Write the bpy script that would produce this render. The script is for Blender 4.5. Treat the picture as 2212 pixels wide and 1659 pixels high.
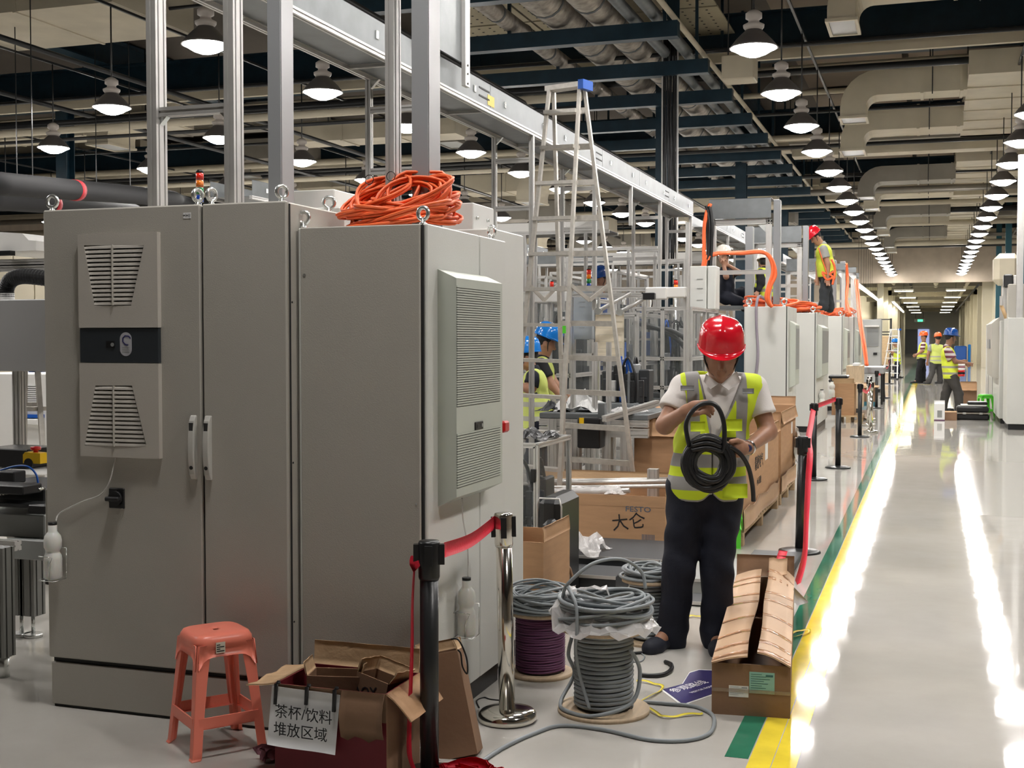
import bpy, bmesh, math, random
import numpy as np
from mathutils import Vector, Matrix, Euler
for o in list(bpy.data.objects): bpy.data.objects.remove(o, do_unlink=True)
SC = bpy.context.scene
COL = SC.collection
PI = math.pi
R = math.radians
random.seed(7)
# ------------------------------------------------------------------ camera, world, exposure
YAW, PIT, FPX = 18.68, 2.06, 2680.0
EYE = 1.6
cam_d = bpy.data.cameras.new('camera')
cam_d.sensor_fit = 'HORIZONTAL'; cam_d.sensor_width = 36.0
cam_d.lens = 36.0 * FPX / 2212.0
cam_d.clip_start = 0.05; cam_d.clip_end = 400
cam = bpy.data.objects.new('camera', cam_d); COL.objects.link(cam)
cam.location = (0, 0, EYE)
cam.rotation_euler = (R(90 - PIT), 0, R(YAW))
SC.camera = cam
wd = bpy.data.worlds.new('hall_air'); SC.world = wd; wd.use_nodes = True
wd.node_tree.nodes['Background'].inputs[0].default_value = (0.75, 0.74, 0.68, 1)
wd.node_tree.nodes['Background'].inputs[1].default_value = 0.035
SC.view_settings.view_transform = 'Standard'; SC.view_settings.look = 'None'
SC.view_settings.gamma = 1.0; SC.view_settings.exposure = 0.36
SC.view_settings.use_curve_mapping = False
SC.cycles.max_bounces = 7; SC.cycles.diffuse_bounces = 3; SC.cycles.glossy_bounces = 4
SC.cycles.transmission_bounces = 6; SC.cycles.transparent_max_bounces = 12
SC.cycles.sample_clamp_indirect = 6.0
SC.cycles.caustics_reflective = False; SC.cycles.caustics_refractive = False
LAMP_POWER = 92.0       # strength of the high-bay diffusers
# ------------------------------------------------------------------ photo geometry helpers (pixel ray meets a real plane)
_c, _s = math.cos(R(YAW)), math.sin(R(YAW)); _cp, _sp = math.cos(R(PIT)), math.sin(R(PIT))
FW = np.array([-_s * _cp, _c * _cp, -_sp]); RT = np.array([_c, _s, 0.0]); UP = np.cross(RT, FW)
CP = np.array([0, 0, EYE])
def ray(u, v): return FW + RT * (u - 1106) / FPX - UP * (v - 829.5) / FPX
def onX(u, v, X): d = ray(u, v); return Vector(CP + d * (X / d[0]))
def onY(u, v, Y): d = ray(u, v); return Vector(CP + d * (Y / d[1]))
def onZ(u, v, Z=0.0): d = ray(u, v); return Vector(CP + d * ((Z - EYE) / d[2]))
def atD(u, v, D): return Vector(CP + ray(u, v) * D)
# ------------------------------------------------------------------ materials
MATS = {}
def mat(name, col, rough=0.5, metal=0.0, noise=0.0, nscale=6.0, bump=0.0, bscale=60.0, emit=0.0, trans=0.0, alpha=1.0, coat=0.0, ior=1.45, spec=0.5, sub=0.0, stretch=None):
    if name in MATS: return MATS[name]
    m = bpy.data.materials.new(name); m.use_nodes = True
    nt = m.node_tree; b = nt.nodes['Principled BSDF']; I = b.inputs
    c = (col[0], col[1], col[2], 1)
    I['Base Color'].default_value = c; I['Roughness'].default_value = rough; I['Metallic'].default_value = metal
    I['IOR'].default_value = ior; I['Specular IOR Level'].default_value = spec
    if coat: I['Coat Weight'].default_value = coat; I['Coat Roughness'].default_value = 0.08
    if trans: I['Transmission Weight'].default_value = trans
    if alpha < 1: I['Alpha'].default_value = alpha
    if sub: I['Subsurface Weight'].default_value = sub; I['Subsurface Radius'].default_value = (0.02, 0.008, 0.004)
    if emit:
        I['Emission Color'].default_value = c; I['Emission Strength'].default_value = emit
    if noise or bump:
        tc = nt.nodes.new('ShaderNodeTexCoord'); mp = nt.nodes.new('ShaderNodeMapping')
        nt.links.new(tc.outputs['Object'], mp.inputs[0])
        if stretch: mp.inputs['Scale'].default_value = stretch
    if noise:
        n = nt.nodes.new('ShaderNodeTexNoise'); n.inputs['Scale'].default_value = nscale; n.inputs['Detail'].default_value = 5
        nt.links.new(mp.outputs[0], n.inputs['Vector'])
        cr = nt.nodes.new('ShaderNodeValToRGB'); cr.color_ramp.elements[0].position = 0.3; cr.color_ramp.elements[1].position = 0.7
        cr.color_ramp.elements[0].color = (c[0] * (1 - noise), c[1] * (1 - noise), c[2] * (1 - noise), 1)
        cr.color_ramp.elements[1].color = (min(1, c[0] * (1 + noise)), min(1, c[1] * (1 + noise)), min(1, c[2] * (1 + noise)), 1)
        nt.links.new(n.outputs['Fac'], cr.inputs[0]); nt.links.new(cr.outputs[0], I['Base Color'])
    if bump:
        n2 = nt.nodes.new('ShaderNodeTexNoise'); n2.inputs['Scale'].default_value = bscale; n2.inputs['Detail'].default_value = 3
        nt.links.new(mp.outputs[0], n2.inputs['Vector'])
        bp = nt.nodes.new('ShaderNodeBump'); bp.inputs['Strength'].default_value = bump; bp.inputs['Distance'].default_value = 0.01
        nt.links.new(n2.outputs['Fac'], bp.inputs['Height']); nt.links.new(bp.outputs[0], I['Normal'])
    MATS[name] = m
    return m
M = {}
M['cab'] = mat('cabinet_grey_paint', (0.44, 0.42, 0.375), 0.5, noise=0.02, nscale=3, bump=0.12, bscale=260)
M['cabc'] = mat('cooling_cover_grey', (0.52, 0.49, 0.44), 0.5, bump=0.08, bscale=260)
M['cabw'] = mat('cabinet_light_paint', (0.66, 0.665, 0.63), 0.42, noise=0.02, nscale=3, bump=0.1, bscale=260)
M['seam'] = mat('seam_dark', (0.03, 0.03, 0.03), 0.7)
M['rub'] = mat('black_rubber', (0.018, 0.018, 0.019), 0.55)
M['blk'] = mat('black_plastic', (0.012, 0.012, 0.013), 0.35)
M['blkm'] = mat('black_metal', (0.02, 0.021, 0.022), 0.32, bump=0.05)
M['alu'] = mat('aluminium_profile', (0.60, 0.59, 0.57), 0.38, 0.6, noise=0.05, nscale=9)
M['alu_shaded'] = mat('aluminium_shaded', (0.22, 0.22, 0.21), 0.45, 0.5)  # same aluminium, colour darkened to stand for legs in shade
M['hndl'] = mat('handle_grey', (0.55, 0.54, 0.50), 0.4)
M['alul'] = mat('aluminium_ladder', (0.60, 0.57, 0.52), 0.42, 0.6, noise=0.1, nscale=25)
M['steel'] = mat('galvanised_sheet', (0.185, 0.198, 0.205), 0.42, 0.4, noise=0.10, nscale=7, bump=0.04, bscale=20)
M['chrome'] = mat('polished_steel', (0.75, 0.72, 0.66), 0.12, 1.0, noise=0.05, nscale=12)
M['zinc'] = mat('zinc_plated', (0.78, 0.80, 0.78), 0.25, 0.9)
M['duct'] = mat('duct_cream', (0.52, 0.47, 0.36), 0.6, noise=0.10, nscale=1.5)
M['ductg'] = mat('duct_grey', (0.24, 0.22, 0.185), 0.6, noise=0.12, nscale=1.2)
M['conc'] = mat('wall_concrete', (0.44, 0.37, 0.29), 0.8, noise=0.08, nscale=2)
M['blue'] = mat('steelwork_blue', (0.007, 0.026, 0.042), 0.42, noise=0.2, nscale=4)
M['pipeins'] = mat('foil_insulation', (0.36, 0.33, 0.29), 0.35, 0.45, noise=0.3, nscale=8, bump=0.5, bscale=14)
M['greyduct'] = mat('cable_duct_grey', (0.30, 0.31, 0.32), 0.4, 0.1)
M['lampsh'] = mat('lamp_reflector', (0.10, 0.09, 0.085), 0.4, 0.3)
M['lampneck'] = mat('lamp_housing', (0.42, 0.38, 0.34), 0.5)
M['diff'] = mat('lamp_diffuser', (1.0, 0.965, 0.93), 0.4, emit=LAMP_POWER)
M['tube'] = mat('fluorescent_tube', (1.0, 0.93, 0.75), 0.4, emit=26)
M['card'] = mat('cardboard', (0.46, 0.27, 0.145), 0.75, noise=0.07, nscale=5, bump=0.1, bscale=40, stretch=(1, 1, 6))
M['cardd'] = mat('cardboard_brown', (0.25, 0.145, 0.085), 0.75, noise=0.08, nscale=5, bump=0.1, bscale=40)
M['cardi'] = mat('cardboard_inside', (0.52, 0.35, 0.20), 0.8, noise=0.06, nscale=7, bump=0.2, bscale=30, stretch=(1, 8, 1))
M['wood'] = mat('pallet_wood', (0.50, 0.36, 0.21), 0.7, noise=0.18, nscale=9, stretch=(1, 8, 8))
M['ply'] = mat('plywood', (0.56, 0.43, 0.29), 0.6, noise=0.12, nscale=9, stretch=(6, 1, 1))
M['white'] = mat('white_paint', (0.78, 0.77, 0.74), 0.4)
M['paper'] = mat('paper_white', (0.80, 0.80, 0.80), 0.7)
M['paperb'] = mat('paper_beige', (0.88, 0.78, 0.62), 0.8, noise=0.05)
M['red'] = mat('red_tape', (0.62, 0.012, 0.035), 0.6, bump=0.2, bscale=90)
M['redp'] = mat('red_plastic', (0.55, 0.010, 0.012), 0.3, coat=0.5)
M['yel'] = mat('yellow_plastic', (0.85, 0.52, 0.01), 0.4)
M['orc'] = mat('orange_cable', (0.86, 0.155, 0.045), 0.42, noise=0.08, nscale=12)
M['grc'] = mat('grey_cable', (0.26, 0.285, 0.30), 0.42)
M['blc'] = mat('black_cable', (0.012, 0.012, 0.013), 0.4)
M['pur'] = mat('purple_cable', (0.12, 0.035, 0.095), 0.5)
M['pink'] = mat('pink_plastic', (0.95, 0.26, 0.18), 0.33, sub=0.05)
M['green'] = mat('green_plastic', (0.10, 0.62, 0.035), 0.35)
M['bluep'] = mat('blue_plastic', (0.01, 0.09, 0.42), 0.35)
M['plastic'] = mat('clear_wrap', (0.85, 0.83, 0.82), 0.12, alpha=0.42, bump=1.0, bscale=16)
M['clear'] = mat('clear_acrylic', (0.25, 0.27, 0.27), 0.06, alpha=0.14)
M['milk'] = mat('milky_plastic', (0.82, 0.82, 0.78), 0.3, sub=0.2)
M['ink'] = mat('ink_black', (0.015, 0.015, 0.018), 0.6)
M['inkb'] = mat('ink_navy', (0.03, 0.03, 0.12), 0.6)
M['teal'] = mat('label_mint', (0.28, 0.52, 0.46), 0.6)
M['inkt'] = mat('ink_teal', (0.05, 0.16, 0.15), 0.6)
M['redbox'] = mat('printed_red', (0.16, 0.012, 0.02), 0.6, noise=0.1)
M['plate'] = mat('dark_plate', (0.034, 0.037, 0.04), 0.5, 0.2)
M['platel'] = mat('grey_plate', (0.30, 0.31, 0.30), 0.45, 0.2)
M['skin'] = mat('skin', (0.36, 0.185, 0.115), 0.5, sub=0.06, noise=0.06, nscale=20)
M['skind'] = mat('skin_dark', (0.24, 0.12, 0.075), 0.5)
M['hair'] = mat('hair_black', (0.010, 0.009, 0.009), 0.6, bump=0.6, bscale=120)
M['navy'] = mat('navy_trousers', (0.006, 0.008, 0.018), 0.8, bump=0.2, bscale=200)
M['blackc'] = mat('black_cloth', (0.009, 0.009, 0.011), 0.85)
M['greyc'] = mat('grey_cloth', (0.055, 0.052, 0.05), 0.85)
M['slate'] = mat('slate_cloth', (0.03, 0.034, 0.038), 0.85)
M['polo'] = mat('white_polo', (0.70, 0.66, 0.63), 0.8, bump=0.1, bscale=200)
M['greyt'] = mat('grey_shirt', (0.30, 0.31, 0.29), 0.85)
M['shoe'] = mat('shoe_brown', (0.035, 0.026, 0.02), 0.6)
M['shoed'] = mat('shoe_navy', (0.012, 0.014, 0.024), 0.7)
M['watch'] = mat('watch_steel', (0.7, 0.7, 0.7), 0.2, 1.0)
for k, c in (('hred', (0.60, 0.008, 0.02)), ('hblue', (0.012, 0.21, 0.68)), ('horange', (0.85, 0.13, 0.03)), ('hwhite', (0.8, 0.76, 0.68)), ('hyellow', (0.85, 0.42, 0.01)), ('hnavy', (0.01, 0.06, 0.26))):
    M[k] = mat('helmet_' + k, c, 0.16, coat=0.6)
for k, c in (('lred', (0.85, 0.03, 0.012)), ('lora', (0.9, 0.22, 0.01)), ('lgre', (0.01, 0.22, 0.05)), ('lblu', (0.01, 0.05, 0.30))):
    M[k] = mat('beacon_' + k, c, 0.2, coat=0.4)

# ------------------------------------------------------------------ mesh builder
class MB:
    def __init__(s): s.v = []; s.f = []; s.sm = []
    def add(s, vs, fs, smooth=False):
        n = len(s.v); s.v += [tuple(p) for p in vs]; s.f += [tuple(i + n for i in f) for f in fs]; s.sm += [smooth] * len(fs); return s
    def box(s, lo, hi, M4=None):
        x0, y0, z0 = lo; x1, y1, z1 = hi
        vs = [(x0, y0, z0), (x1, y0, z0), (x1, y1, z0), (x0, y1, z0), (x0, y0, z1), (x1, y0, z1), (x1, y1, z1), (x0, y1, z1)]
        if M4 is not None: vs = [M4 @ Vector(p) for p in vs]
        return s.add(vs, [(0, 3, 2, 1), (4, 5, 6, 7), (0, 1, 5, 4), (1, 2, 6, 5), (2, 3, 7, 6), (3, 0, 4, 7)])
    def cbox(s, c, sz, rot=(0, 0, 0)):
        m = Matrix.Translation(c) @ Euler(rot).to_matrix().to_4x4()
        h = [q / 2 for q in sz]
        return s.box([-q for q in h], h, m)
    def rbox(s, lo, hi, r=0.006):          # box with chamfered edges
        x0, y0, z0 = lo; x1, y1, z1 = hi
        r = min(r, (x1 - x0) / 2.01, (y1 - y0) / 2.01, (z1 - z0) / 2.01)
        vs = []; idx = {}
        for ix, X in enumerate((x0, x1)):
            for iy, Y in enumerate((y0, y1)):
                for iz, Z in enumerate((z0, z1)):
                    sx, sy, sz = 1 - 2 * ix, 1 - 2 * iy, 1 - 2 * iz
                    for a, off in (('x', (0, sy * r, sz * r)), ('y', (sx * r, 0, sz * r)), ('z', (sx * r, sy * r, 0))):
                        idx[(ix, iy, iz, a)] = len(vs); vs.append((X + off[0], Y + off[1], Z + off[2]))
        F = []
        for i in (0, 1):
            F.append([idx[(i, a, b, 'x')] for a, b in ((0, 0), (1, 0), (1, 1), (0, 1))][::(1 if i else -1)])
            F.append([idx[(a, i, b, 'y')] for a, b in ((0, 0), (1, 0), (1, 1), (0, 1))][::(-1 if i else 1)])
            F.append([idx[(a, b, i, 'z')] for a, b in ((0, 0), (1, 0), (1, 1), (0, 1))][::(1 if i else -1)])
        for a in (0, 1):
            for b in (0, 1):
                F.append([idx[(a, b, 0, 'x')], idx[(a, b, 1, 'x')], idx[(a, b, 1, 'y')], idx[(a, b, 0, 'y')]])
                F.append([idx[(a, 0, b, 'x')], idx[(a, 1, b, 'x')], idx[(a, 1, b, 'z')], idx[(a, 0, b, 'z')]])
                F.append([idx[(0, a, b, 'y')], idx[(1, a, b, 'y')], idx[(1, a, b, 'z')], idx[(0, a, b, 'z')]])
                for c in (0, 1): F.append([idx[(a, b, c, 'x')], idx[(a, b, c, 'y')], idx[(a, b, c, 'z')]])
        return s.add(vs, F)
    def cyl(s, p0, p1, r0, r1=None, n=16, caps=True, smooth=True):
        return s.tube([p0, p1], [r0, r0 if r1 is None else r1], n, caps, smooth)
    def tube(s, pts, r, n=8, caps=True, smooth=True, closed=False, flat=None):
        pts = [Vector(p) for p in pts]; k = len(pts)
        rr = r if isinstance(r, (list, tuple)) else [r] * k
        T = []
        for i in range(k):
            a = pts[(i - 1) % k] if (i > 0 or closed) else pts[i]; b = pts[(i + 1) % k] if (i < k - 1 or closed) else pts[i]
            t = (b - a); T.append(t.normalized() if t.length > 1e-9 else Vector((0, 0, 1)))
        up = Vector((0, 0, 1)) if abs(T[0].z) < 0.95 else Vector((0, 1, 0))
        nn = (up - T[0] * up.dot(T[0])).normalized(); vs = []
        for i in range(k):
            nn = nn - T[i] * nn.dot(T[i]); nn = nn.normalized() if nn.length > 1e-6 else T[i].orthogonal().normalized()
            bb = T[i].cross(nn)
            for j in range(n):
                a = 2 * PI * j / n + (PI / 4 if n == 4 else 0)
                vs.append(pts[i] + (nn * math.cos(a) + bb * math.sin(a) * (flat or 1)) * rr[i])
        fs = []
        for i in range(k if closed else k - 1):
            for j in range(n):
                a = i * n + j; b = i * n + (j + 1) % n; i2 = (i + 1) % k
                fs.append((a, b, i2 * n + (j + 1) % n, i2 * n + j))
        s.add(vs, fs, smooth)
        if caps and not closed:
            base = len(s.v) - len(vs)
            s.f.append(tuple(base + j for j in range(n))[::-1]); s.sm.append(False)
            s.f.append(tuple(base + (k - 1) * n + j for j in range(n))); s.sm.append(False)
        return s
    def lathe(s, prof, c=(0, 0, 0), n=24, smooth=True, M4=None, sq=None):
        vs = []; k = len(prof)
        for (r, z) in prof:
            for j in range(n):
                a = 2 * PI * j / n
                vs.append(Vector((c[0] + r * math.cos(a), c[1] + r * math.sin(a), c[2] + z)))
        if M4 is not None: vs = [M4 @ p for p in vs]
        fs = [(i * n + j, i * n + (j + 1) % n, (i + 1) * n + (j + 1) % n, (i + 1) * n + j) for i in range(k - 1) for j in range(n)]
        s.add(vs, fs, smooth); base = len(s.v) - len(vs)
        if prof[0][0] > 1e-4: s.f.append(tuple(base + j for j in range(n))[::-1]); s.sm.append(False)
        if prof[-1][0] > 1e-4: s.f.append(tuple(base + (k - 1) * n + j for j in range(n))); s.sm.append(False)
        return s
    def prism(s, poly, ax, a0, a1, smooth=False, M4=None):   # 2D polygon extruded along axis ax ('x','y','z')
        def P(p, a):
            q = {'x': (a, p[0], p[1]), 'y': (p[0], a, p[1]), 'z': (p[0], p[1], a)}[ax]
            return M4 @ Vector(q) if M4 is not None else q
        n = len(poly); vs = [P(p, a0) for p in poly] + [P(p, a1) for p in poly]
        fs = [tuple(range(n))[::-1], tuple(range(n, 2 * n))]
        s.add(vs, fs); b = len(s.v) - 2 * n
        for j in range(n):
            s.f.append((b + j, b + (j + 1) % n, b + n + (j + 1) % n, b + n + j)); s.sm.append(smooth)
        return s
    def sheet(s, P, th=0.003):             # grid of points [i][j] made into a thin two-sided sheet
        ni, nj = len(P), len(P[0])
        A = [[Vector(p) for p in row] for row in P]; vs = []; N = []
        for i in range(ni):
            for j in range(nj):
                du = A[min(i + 1, ni - 1)][j] - A[max(i - 1, 0)][j]; dv = A[i][min(j + 1, nj - 1)] - A[i][max(j - 1, 0)]
                nn = du.cross(dv); N.append(nn.normalized() if nn.length > 1e-12 else Vector((0, 0, 1)))
        fl = [A[i][j] for i in range(ni) for j in range(nj)]
        vs = [p + n_ * th / 2 for p, n_ in zip(fl, N)] + [p - n_ * th / 2 for p, n_ in zip(fl, N)]
        m = ni * nj; fs = []
        for i in range(ni - 1):
            for j in range(nj - 1):
                a = i * nj + j; q = (a, a + 1, a + nj + 1, a + nj); fs.append(q); fs.append(tuple(x + m for x in q[::-1]))
        rim = [j for j in range(nj)] + [i * nj + nj - 1 for i in range(1, ni)] + [(ni - 1) * nj + j for j in range(nj - 2, -1, -1)] + [i * nj for i in range(ni - 2, 0, -1)]
        for a, b in zip(rim, rim[1:] + rim[:1]): fs.append((a, b, b + m, a + m))
        return s.add(vs, fs, True)
    def slot(s, p0, p1, w=0.04, h=None, up=None):   # T-slot aluminium profile between two points
        h = h or w; p0 = Vector(p0); p1 = Vector(p1); t = (p1 - p0).normalized()
        up = Vector(up) if up is not None else (Vector((0, 0, 1)) if abs(t.z) < 0.9 else Vector((0, 1, 0)))
        b = t.cross(up).normalized(); u = b.cross(t).normalized()
        def side(L, g=0.005, d=0.006):      # slot centres along a side of length L
            k = max(1, round(L / 0.04)); return [(-L / 2 + L * (i + 0.5) / k) for i in range(k)], g, d
        poly = []
        def run(L, fn):
            cs, g, d = side(L)
            poly.append(fn(-L / 2, 0))
            for c in cs: poly.extend([fn(c - g, 0), fn(c - g, d), fn(c + g, d), fn(c + g, 0)])
        run(w, lambda a, d: (a, -h / 2 + d)); run(h, lambda a, d: (w / 2 - d, a))
        run(w, lambda a, d: (-a, h / 2 - d)); run(h, lambda a, d: (-w / 2 + d, -a))
        n = len(poly); vs = [p0 + b * x + u * y for x, y in poly] + [p1 + b * x + u * y for x, y in poly]
        fs = [(j, (j + 1) % n, n + (j + 1) % n, n + j) for j in range(n)] + [tuple(range(n))[::-1], tuple(range(n, 2 * n))]
        return s.add(vs, fs)
    def build(s, name, m, parent=None, off=None, bevel=0.0, sub=0):
        me = bpy.data.meshes.new(name)
        vs = s.v
        if off is not None: o_ = Vector(off); vs = [tuple(Vector(p) - o_) for p in vs]
        me.from_pydata([tuple(p) for p in vs], [], s.f)
        me.polygons.foreach_set('use_smooth', s.sm); me.update()
        if isinstance(m, str): m = M[m]
        me.materials.append(m)
        ob = bpy.data.objects.new(name, me); COL.objects.link(ob)
        if parent is not None: ob.parent = parent
        if bevel:
            bv = ob.modifiers.new('bevel', 'BEVEL'); bv.width = bevel; bv.segments = 2; bv.limit_method = 'ANGLE'
        if sub:
            sb = ob.modifiers.new('subsurf', 'SUBSURF'); sb.levels = sub; sb.render_levels = sub
        return ob
def tag(o, label=None, cat=None, group=None, kind=None):
    if label: o['label'] = label
    if cat: o['category'] = cat
    if group: o['group'] = group
    if kind: o['kind'] = kind
    return o
def thing(name, label, cat, loc=(0, 0, 0), rz=0.0, group=None, rot=None):
    o = bpy.data.objects.new(name, None); COL.objects.link(o); o.empty_display_size = 0.05
    o.location = loc; o.rotation_euler = rot or (0, 0, rz)
    return tag(o, label, cat, group)
def dup(root, loc, rz=None, label=None, group=None, scale=None):
    def cp(o, par):
        c = o.copy(); COL.objects.link(c); c.parent = par
        for ch in list(o.children): cp(ch, c)
        return c
    kids = list(root.children); r = root.copy(); COL.objects.link(r)
    for ch in kids: cp(ch, r)
    r.location = loc
    if rz is not None: r.rotation_euler = (0, 0, rz)
    if label: r['label'] = label
    if group: r['group'] = group
    if scale: r.scale = scale
    return r
def struct(name, mb, m, parent=None):
    o = mb.build(name, m, parent)
    if parent is None: o['kind'] = 'structure'
    return o
def words(name, txt, size, m, parent, loc, rot, ext=0.0006, align='CENTER', shear=0.0, sx=1.0):
    cu = bpy.data.curves.new(name, 'FONT'); cu.body = txt; cu.size = size; cu.extrude = ext
    cu.align_x = align; cu.align_y = 'CENTER'; cu.resolution_u = 2; cu.shear = shear
    tmp = bpy.data.objects.new(name, cu); COL.objects.link(tmp)
    bpy.context.view_layer.update()
    me = bpy.data.meshes.new_from_object(tmp.evaluated_get(bpy.context.evaluated_depsgraph_get()))
    bpy.data.objects.remove(tmp, do_unlink=True)
    me.materials.clear(); me.materials.append(M[m])
    ob = bpy.data.objects.new(name, me); COL.objects.link(ob); ob.parent = parent
    ob.location = loc; ob.rotation_euler = rot; ob.scale = (sx, 1, 1)
    return ob
def catenary(a, b, sag, n=12):
    a, b = Vector(a), Vector(b)
    return [a.lerp(b, t / n) - Vector((0, 0, sag * 4 * (t / n) * (1 - t / n))) for t in range(n + 1)]
def spline(P, n=8, closed=False):         # Catmull-Rom through points
    P = [Vector(p) for p in P]; out = []; k = len(P)
    for i in range(k if closed else k - 1):
        p0 = P[(i - 1) % k] if (closed or i > 0) else P[0]; p1 = P[i]; p2 = P[(i + 1) % k]; p3 = P[(i + 2) % k] if (closed or i + 2 < k) else P[-1]
        for t in range(n):
            t /= n
            out.append(0.5 * ((2 * p1) + (p2 - p0) * t + (2 * p0 - 5 * p1 + 4 * p2 - p3) * t * t + (3 * p1 - p0 - 3 * p2 + p3) * t ** 3))
    if not closed: out.append(P[-1])
    return out
ORD = ['nearest', 'second', 'third', 'fourth', 'fifth', 'sixth', 'seventh', 'eighth', 'ninth', 'tenth', 'eleventh', 'twelfth']
# ================================================================== THE SETTING
# floor: glossy grey epoxy
def floor_mat():
    m = bpy.data.materials.new('epoxy_floor'); m.use_nodes = True; nt = m.node_tree; b = nt.nodes['Principled BSDF']
    tc = nt.nodes.new('ShaderNodeTexCoord')
    n = nt.nodes.new('ShaderNodeTexNoise'); n.inputs['Scale'].default_value = 0.9; n.inputs['Detail'].default_value = 8; n.inputs['Roughness'].default_value = 0.6
    nt.links.new(tc.outputs['Object'], n.inputs['Vector'])
    cr = nt.nodes.new('ShaderNodeValToRGB'); e = cr.color_ramp.elements
    e[0].position = 0.35; e[0].color = (0.42, 0.40, 0.365, 1); e[1].position = 0.7; e[1].color = (0.50, 0.48, 0.445, 1)
    nt.links.new(n.outputs['Fac'], cr.inputs[0]); nt.links.new(cr.outputs[0], b.inputs['Base Color'])
    n2 = nt.nodes.new('ShaderNodeTexNoise'); n2.inputs['Scale'].default_value = 2.2; n2.inputs['Detail'].default_value = 4
    nt.links.new(tc.outputs['Object'], n2.inputs['Vector'])
    mr = nt.nodes.new('ShaderNodeMapRange'); mr.inputs['To Min'].default_value = 0.02; mr.inputs['To Max'].default_value = 0.075
    nt.links.new(n2.outputs['Fac'], mr.inputs[0]); nt.links.new(mr.outputs[0], b.inputs['Roughness'])
    n3 = nt.nodes.new('ShaderNodeTexNoise'); n3.inputs['Scale'].default_value = 3.5; n3.inputs['Detail'].default_value = 2
    nt.links.new(tc.outputs['Object'], n3.inputs['Vector'])
    bp = nt.nodes.new('ShaderNodeBump'); bp.inputs['Strength'].default_value = 0.055; bp.inputs['Distance'].default_value = 0.01
    nt.links.new(n3.outputs['Fac'], bp.inputs['Height']); nt.links.new(bp.outputs[0], b.inputs['Normal'])
    b.inputs['Specular IOR Level'].default_value = 0.18
    return m
YEND, YBAND = 150.0, 72.0
struct('floor', MB().box((-42, -9, -0.2), (14, YEND + 1, 0)), floor_mat())
M['ymark'] = mat('yellow_marking', (0.80, 0.62, 0.05), 0.06, spec=.1, noise=0.1, nscale=7)
M['gmark'] = mat('green_marking', (0.03, 0.17, 0.10), 0.06, spec=.1, noise=0.1, nscale=5)
struct('floor_marking_line', MB().box((-0.640, 2.5, 0), (-0.555, 47.5, 0.0012)), 'ymark')
struct('floor_marking_line', MB().box((-0.551, 2.5, 0), (-0.462, 47.5, 0.0012)), 'ymark')
struct('floor_marking_line', MB().box((-0.735, 4.72, 0), (-0.645, 47.5, 0.0012)), 'gmark')
struct('floor_marking_line', MB().box((-1.05, 47.6, 0), (-0.45, 100, 0.0012)), mat('pale_green_floor', (0.20, 0.30, 0.24), 0.04, spec=.1))
struct('floor_marking_line', MB().box((-0.45, 46.2, 0), (0.05, 46.35, 0.0012)), 'ymark')
struct('floor_marking_line', MB().box((0.35, 12, 0), (1.3, 30, 0.0008)), mat('grey_floor_patch', (0.40, 0.385, 0.35), 0.07, spec=.15))
# shell
M['ceilm'] = mat('ceiling_plaster', (0.09, 0.075, 0.06), 0.8, noise=0.15, nscale=0.6)
M['acou'] = mat('perforated_board', (0.46, 0.41, 0.29), 0.8, noise=0.06, nscale=2)
struct('ceiling', MB().box((-42, -9, 8.6), (14, YBAND, 8.8)), 'ceilm')
struct('wall_left', MB().box((-42.2, -9, 0), (-42, YBAND, 8.6)), 'conc')
struct('wall_back', MB().box((-42, -9.2, 0), (14, -9, 8.6)), mat('wall_dim', (0.22, 0.20, 0.17), 0.8))
struct('wall_right', MB().box((14, -9, 0), (14.2, YBAND, 8.6)), 'conc')
struct('wall_band', MB().box((-42, YBAND, 4.72), (14, YBAND + 0.5, 8.6)), 'conc')
struct('wall_front_left', MB().box((-42, YBAND, 0), (-5.2, YBAND + 0.5, 4.72)), 'conc')
struct('wall_front_right', MB().box((3.3, YBAND, 0), (14, YBAND + 0.5, 4.72)), 'conc')
M['corr'] = mat('corridor_wall', (0.74, 0.70, 0.60), 0.7)
struct('wall_corridor_left', MB().box((-5.4, YBAND + .5, 0), (-5.2, YEND, 5.2)), 'corr')
struct('wall_corridor_right', MB().box((3.3, YBAND + .5, 0), (3.5, YEND, 5.2)), 'corr')
struct('wall_end', MB().box((-5.4, YEND, 0), (3.5, YEND + .2, 5.2)), mat('end_wall_paint', (0.85, 0.84, 0.78), 0.7))
struct('ceiling_corridor', MB().box((-5.4, YBAND + .5, 5.1), (3.5, YEND, 5.25)), mat('corridor_ceiling', (0.40, 0.38, 0.28), 0.8))
for i in range(9):
    y = YBAND + 5 + i * 8
    struct('column', MB().box((2.75, y, 0), (3.3, y + 0.6, 5.1)), 'corr')
    struct('column', MB().box((-3.1, y, 0), (-2.75, y + 0.6, 5.1)), 'corr')
struct('baseboard_end', MB().box((-5.2, YEND - 0.03, 0), (3.3, YEND, 0.35)), 'blkm')
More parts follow.
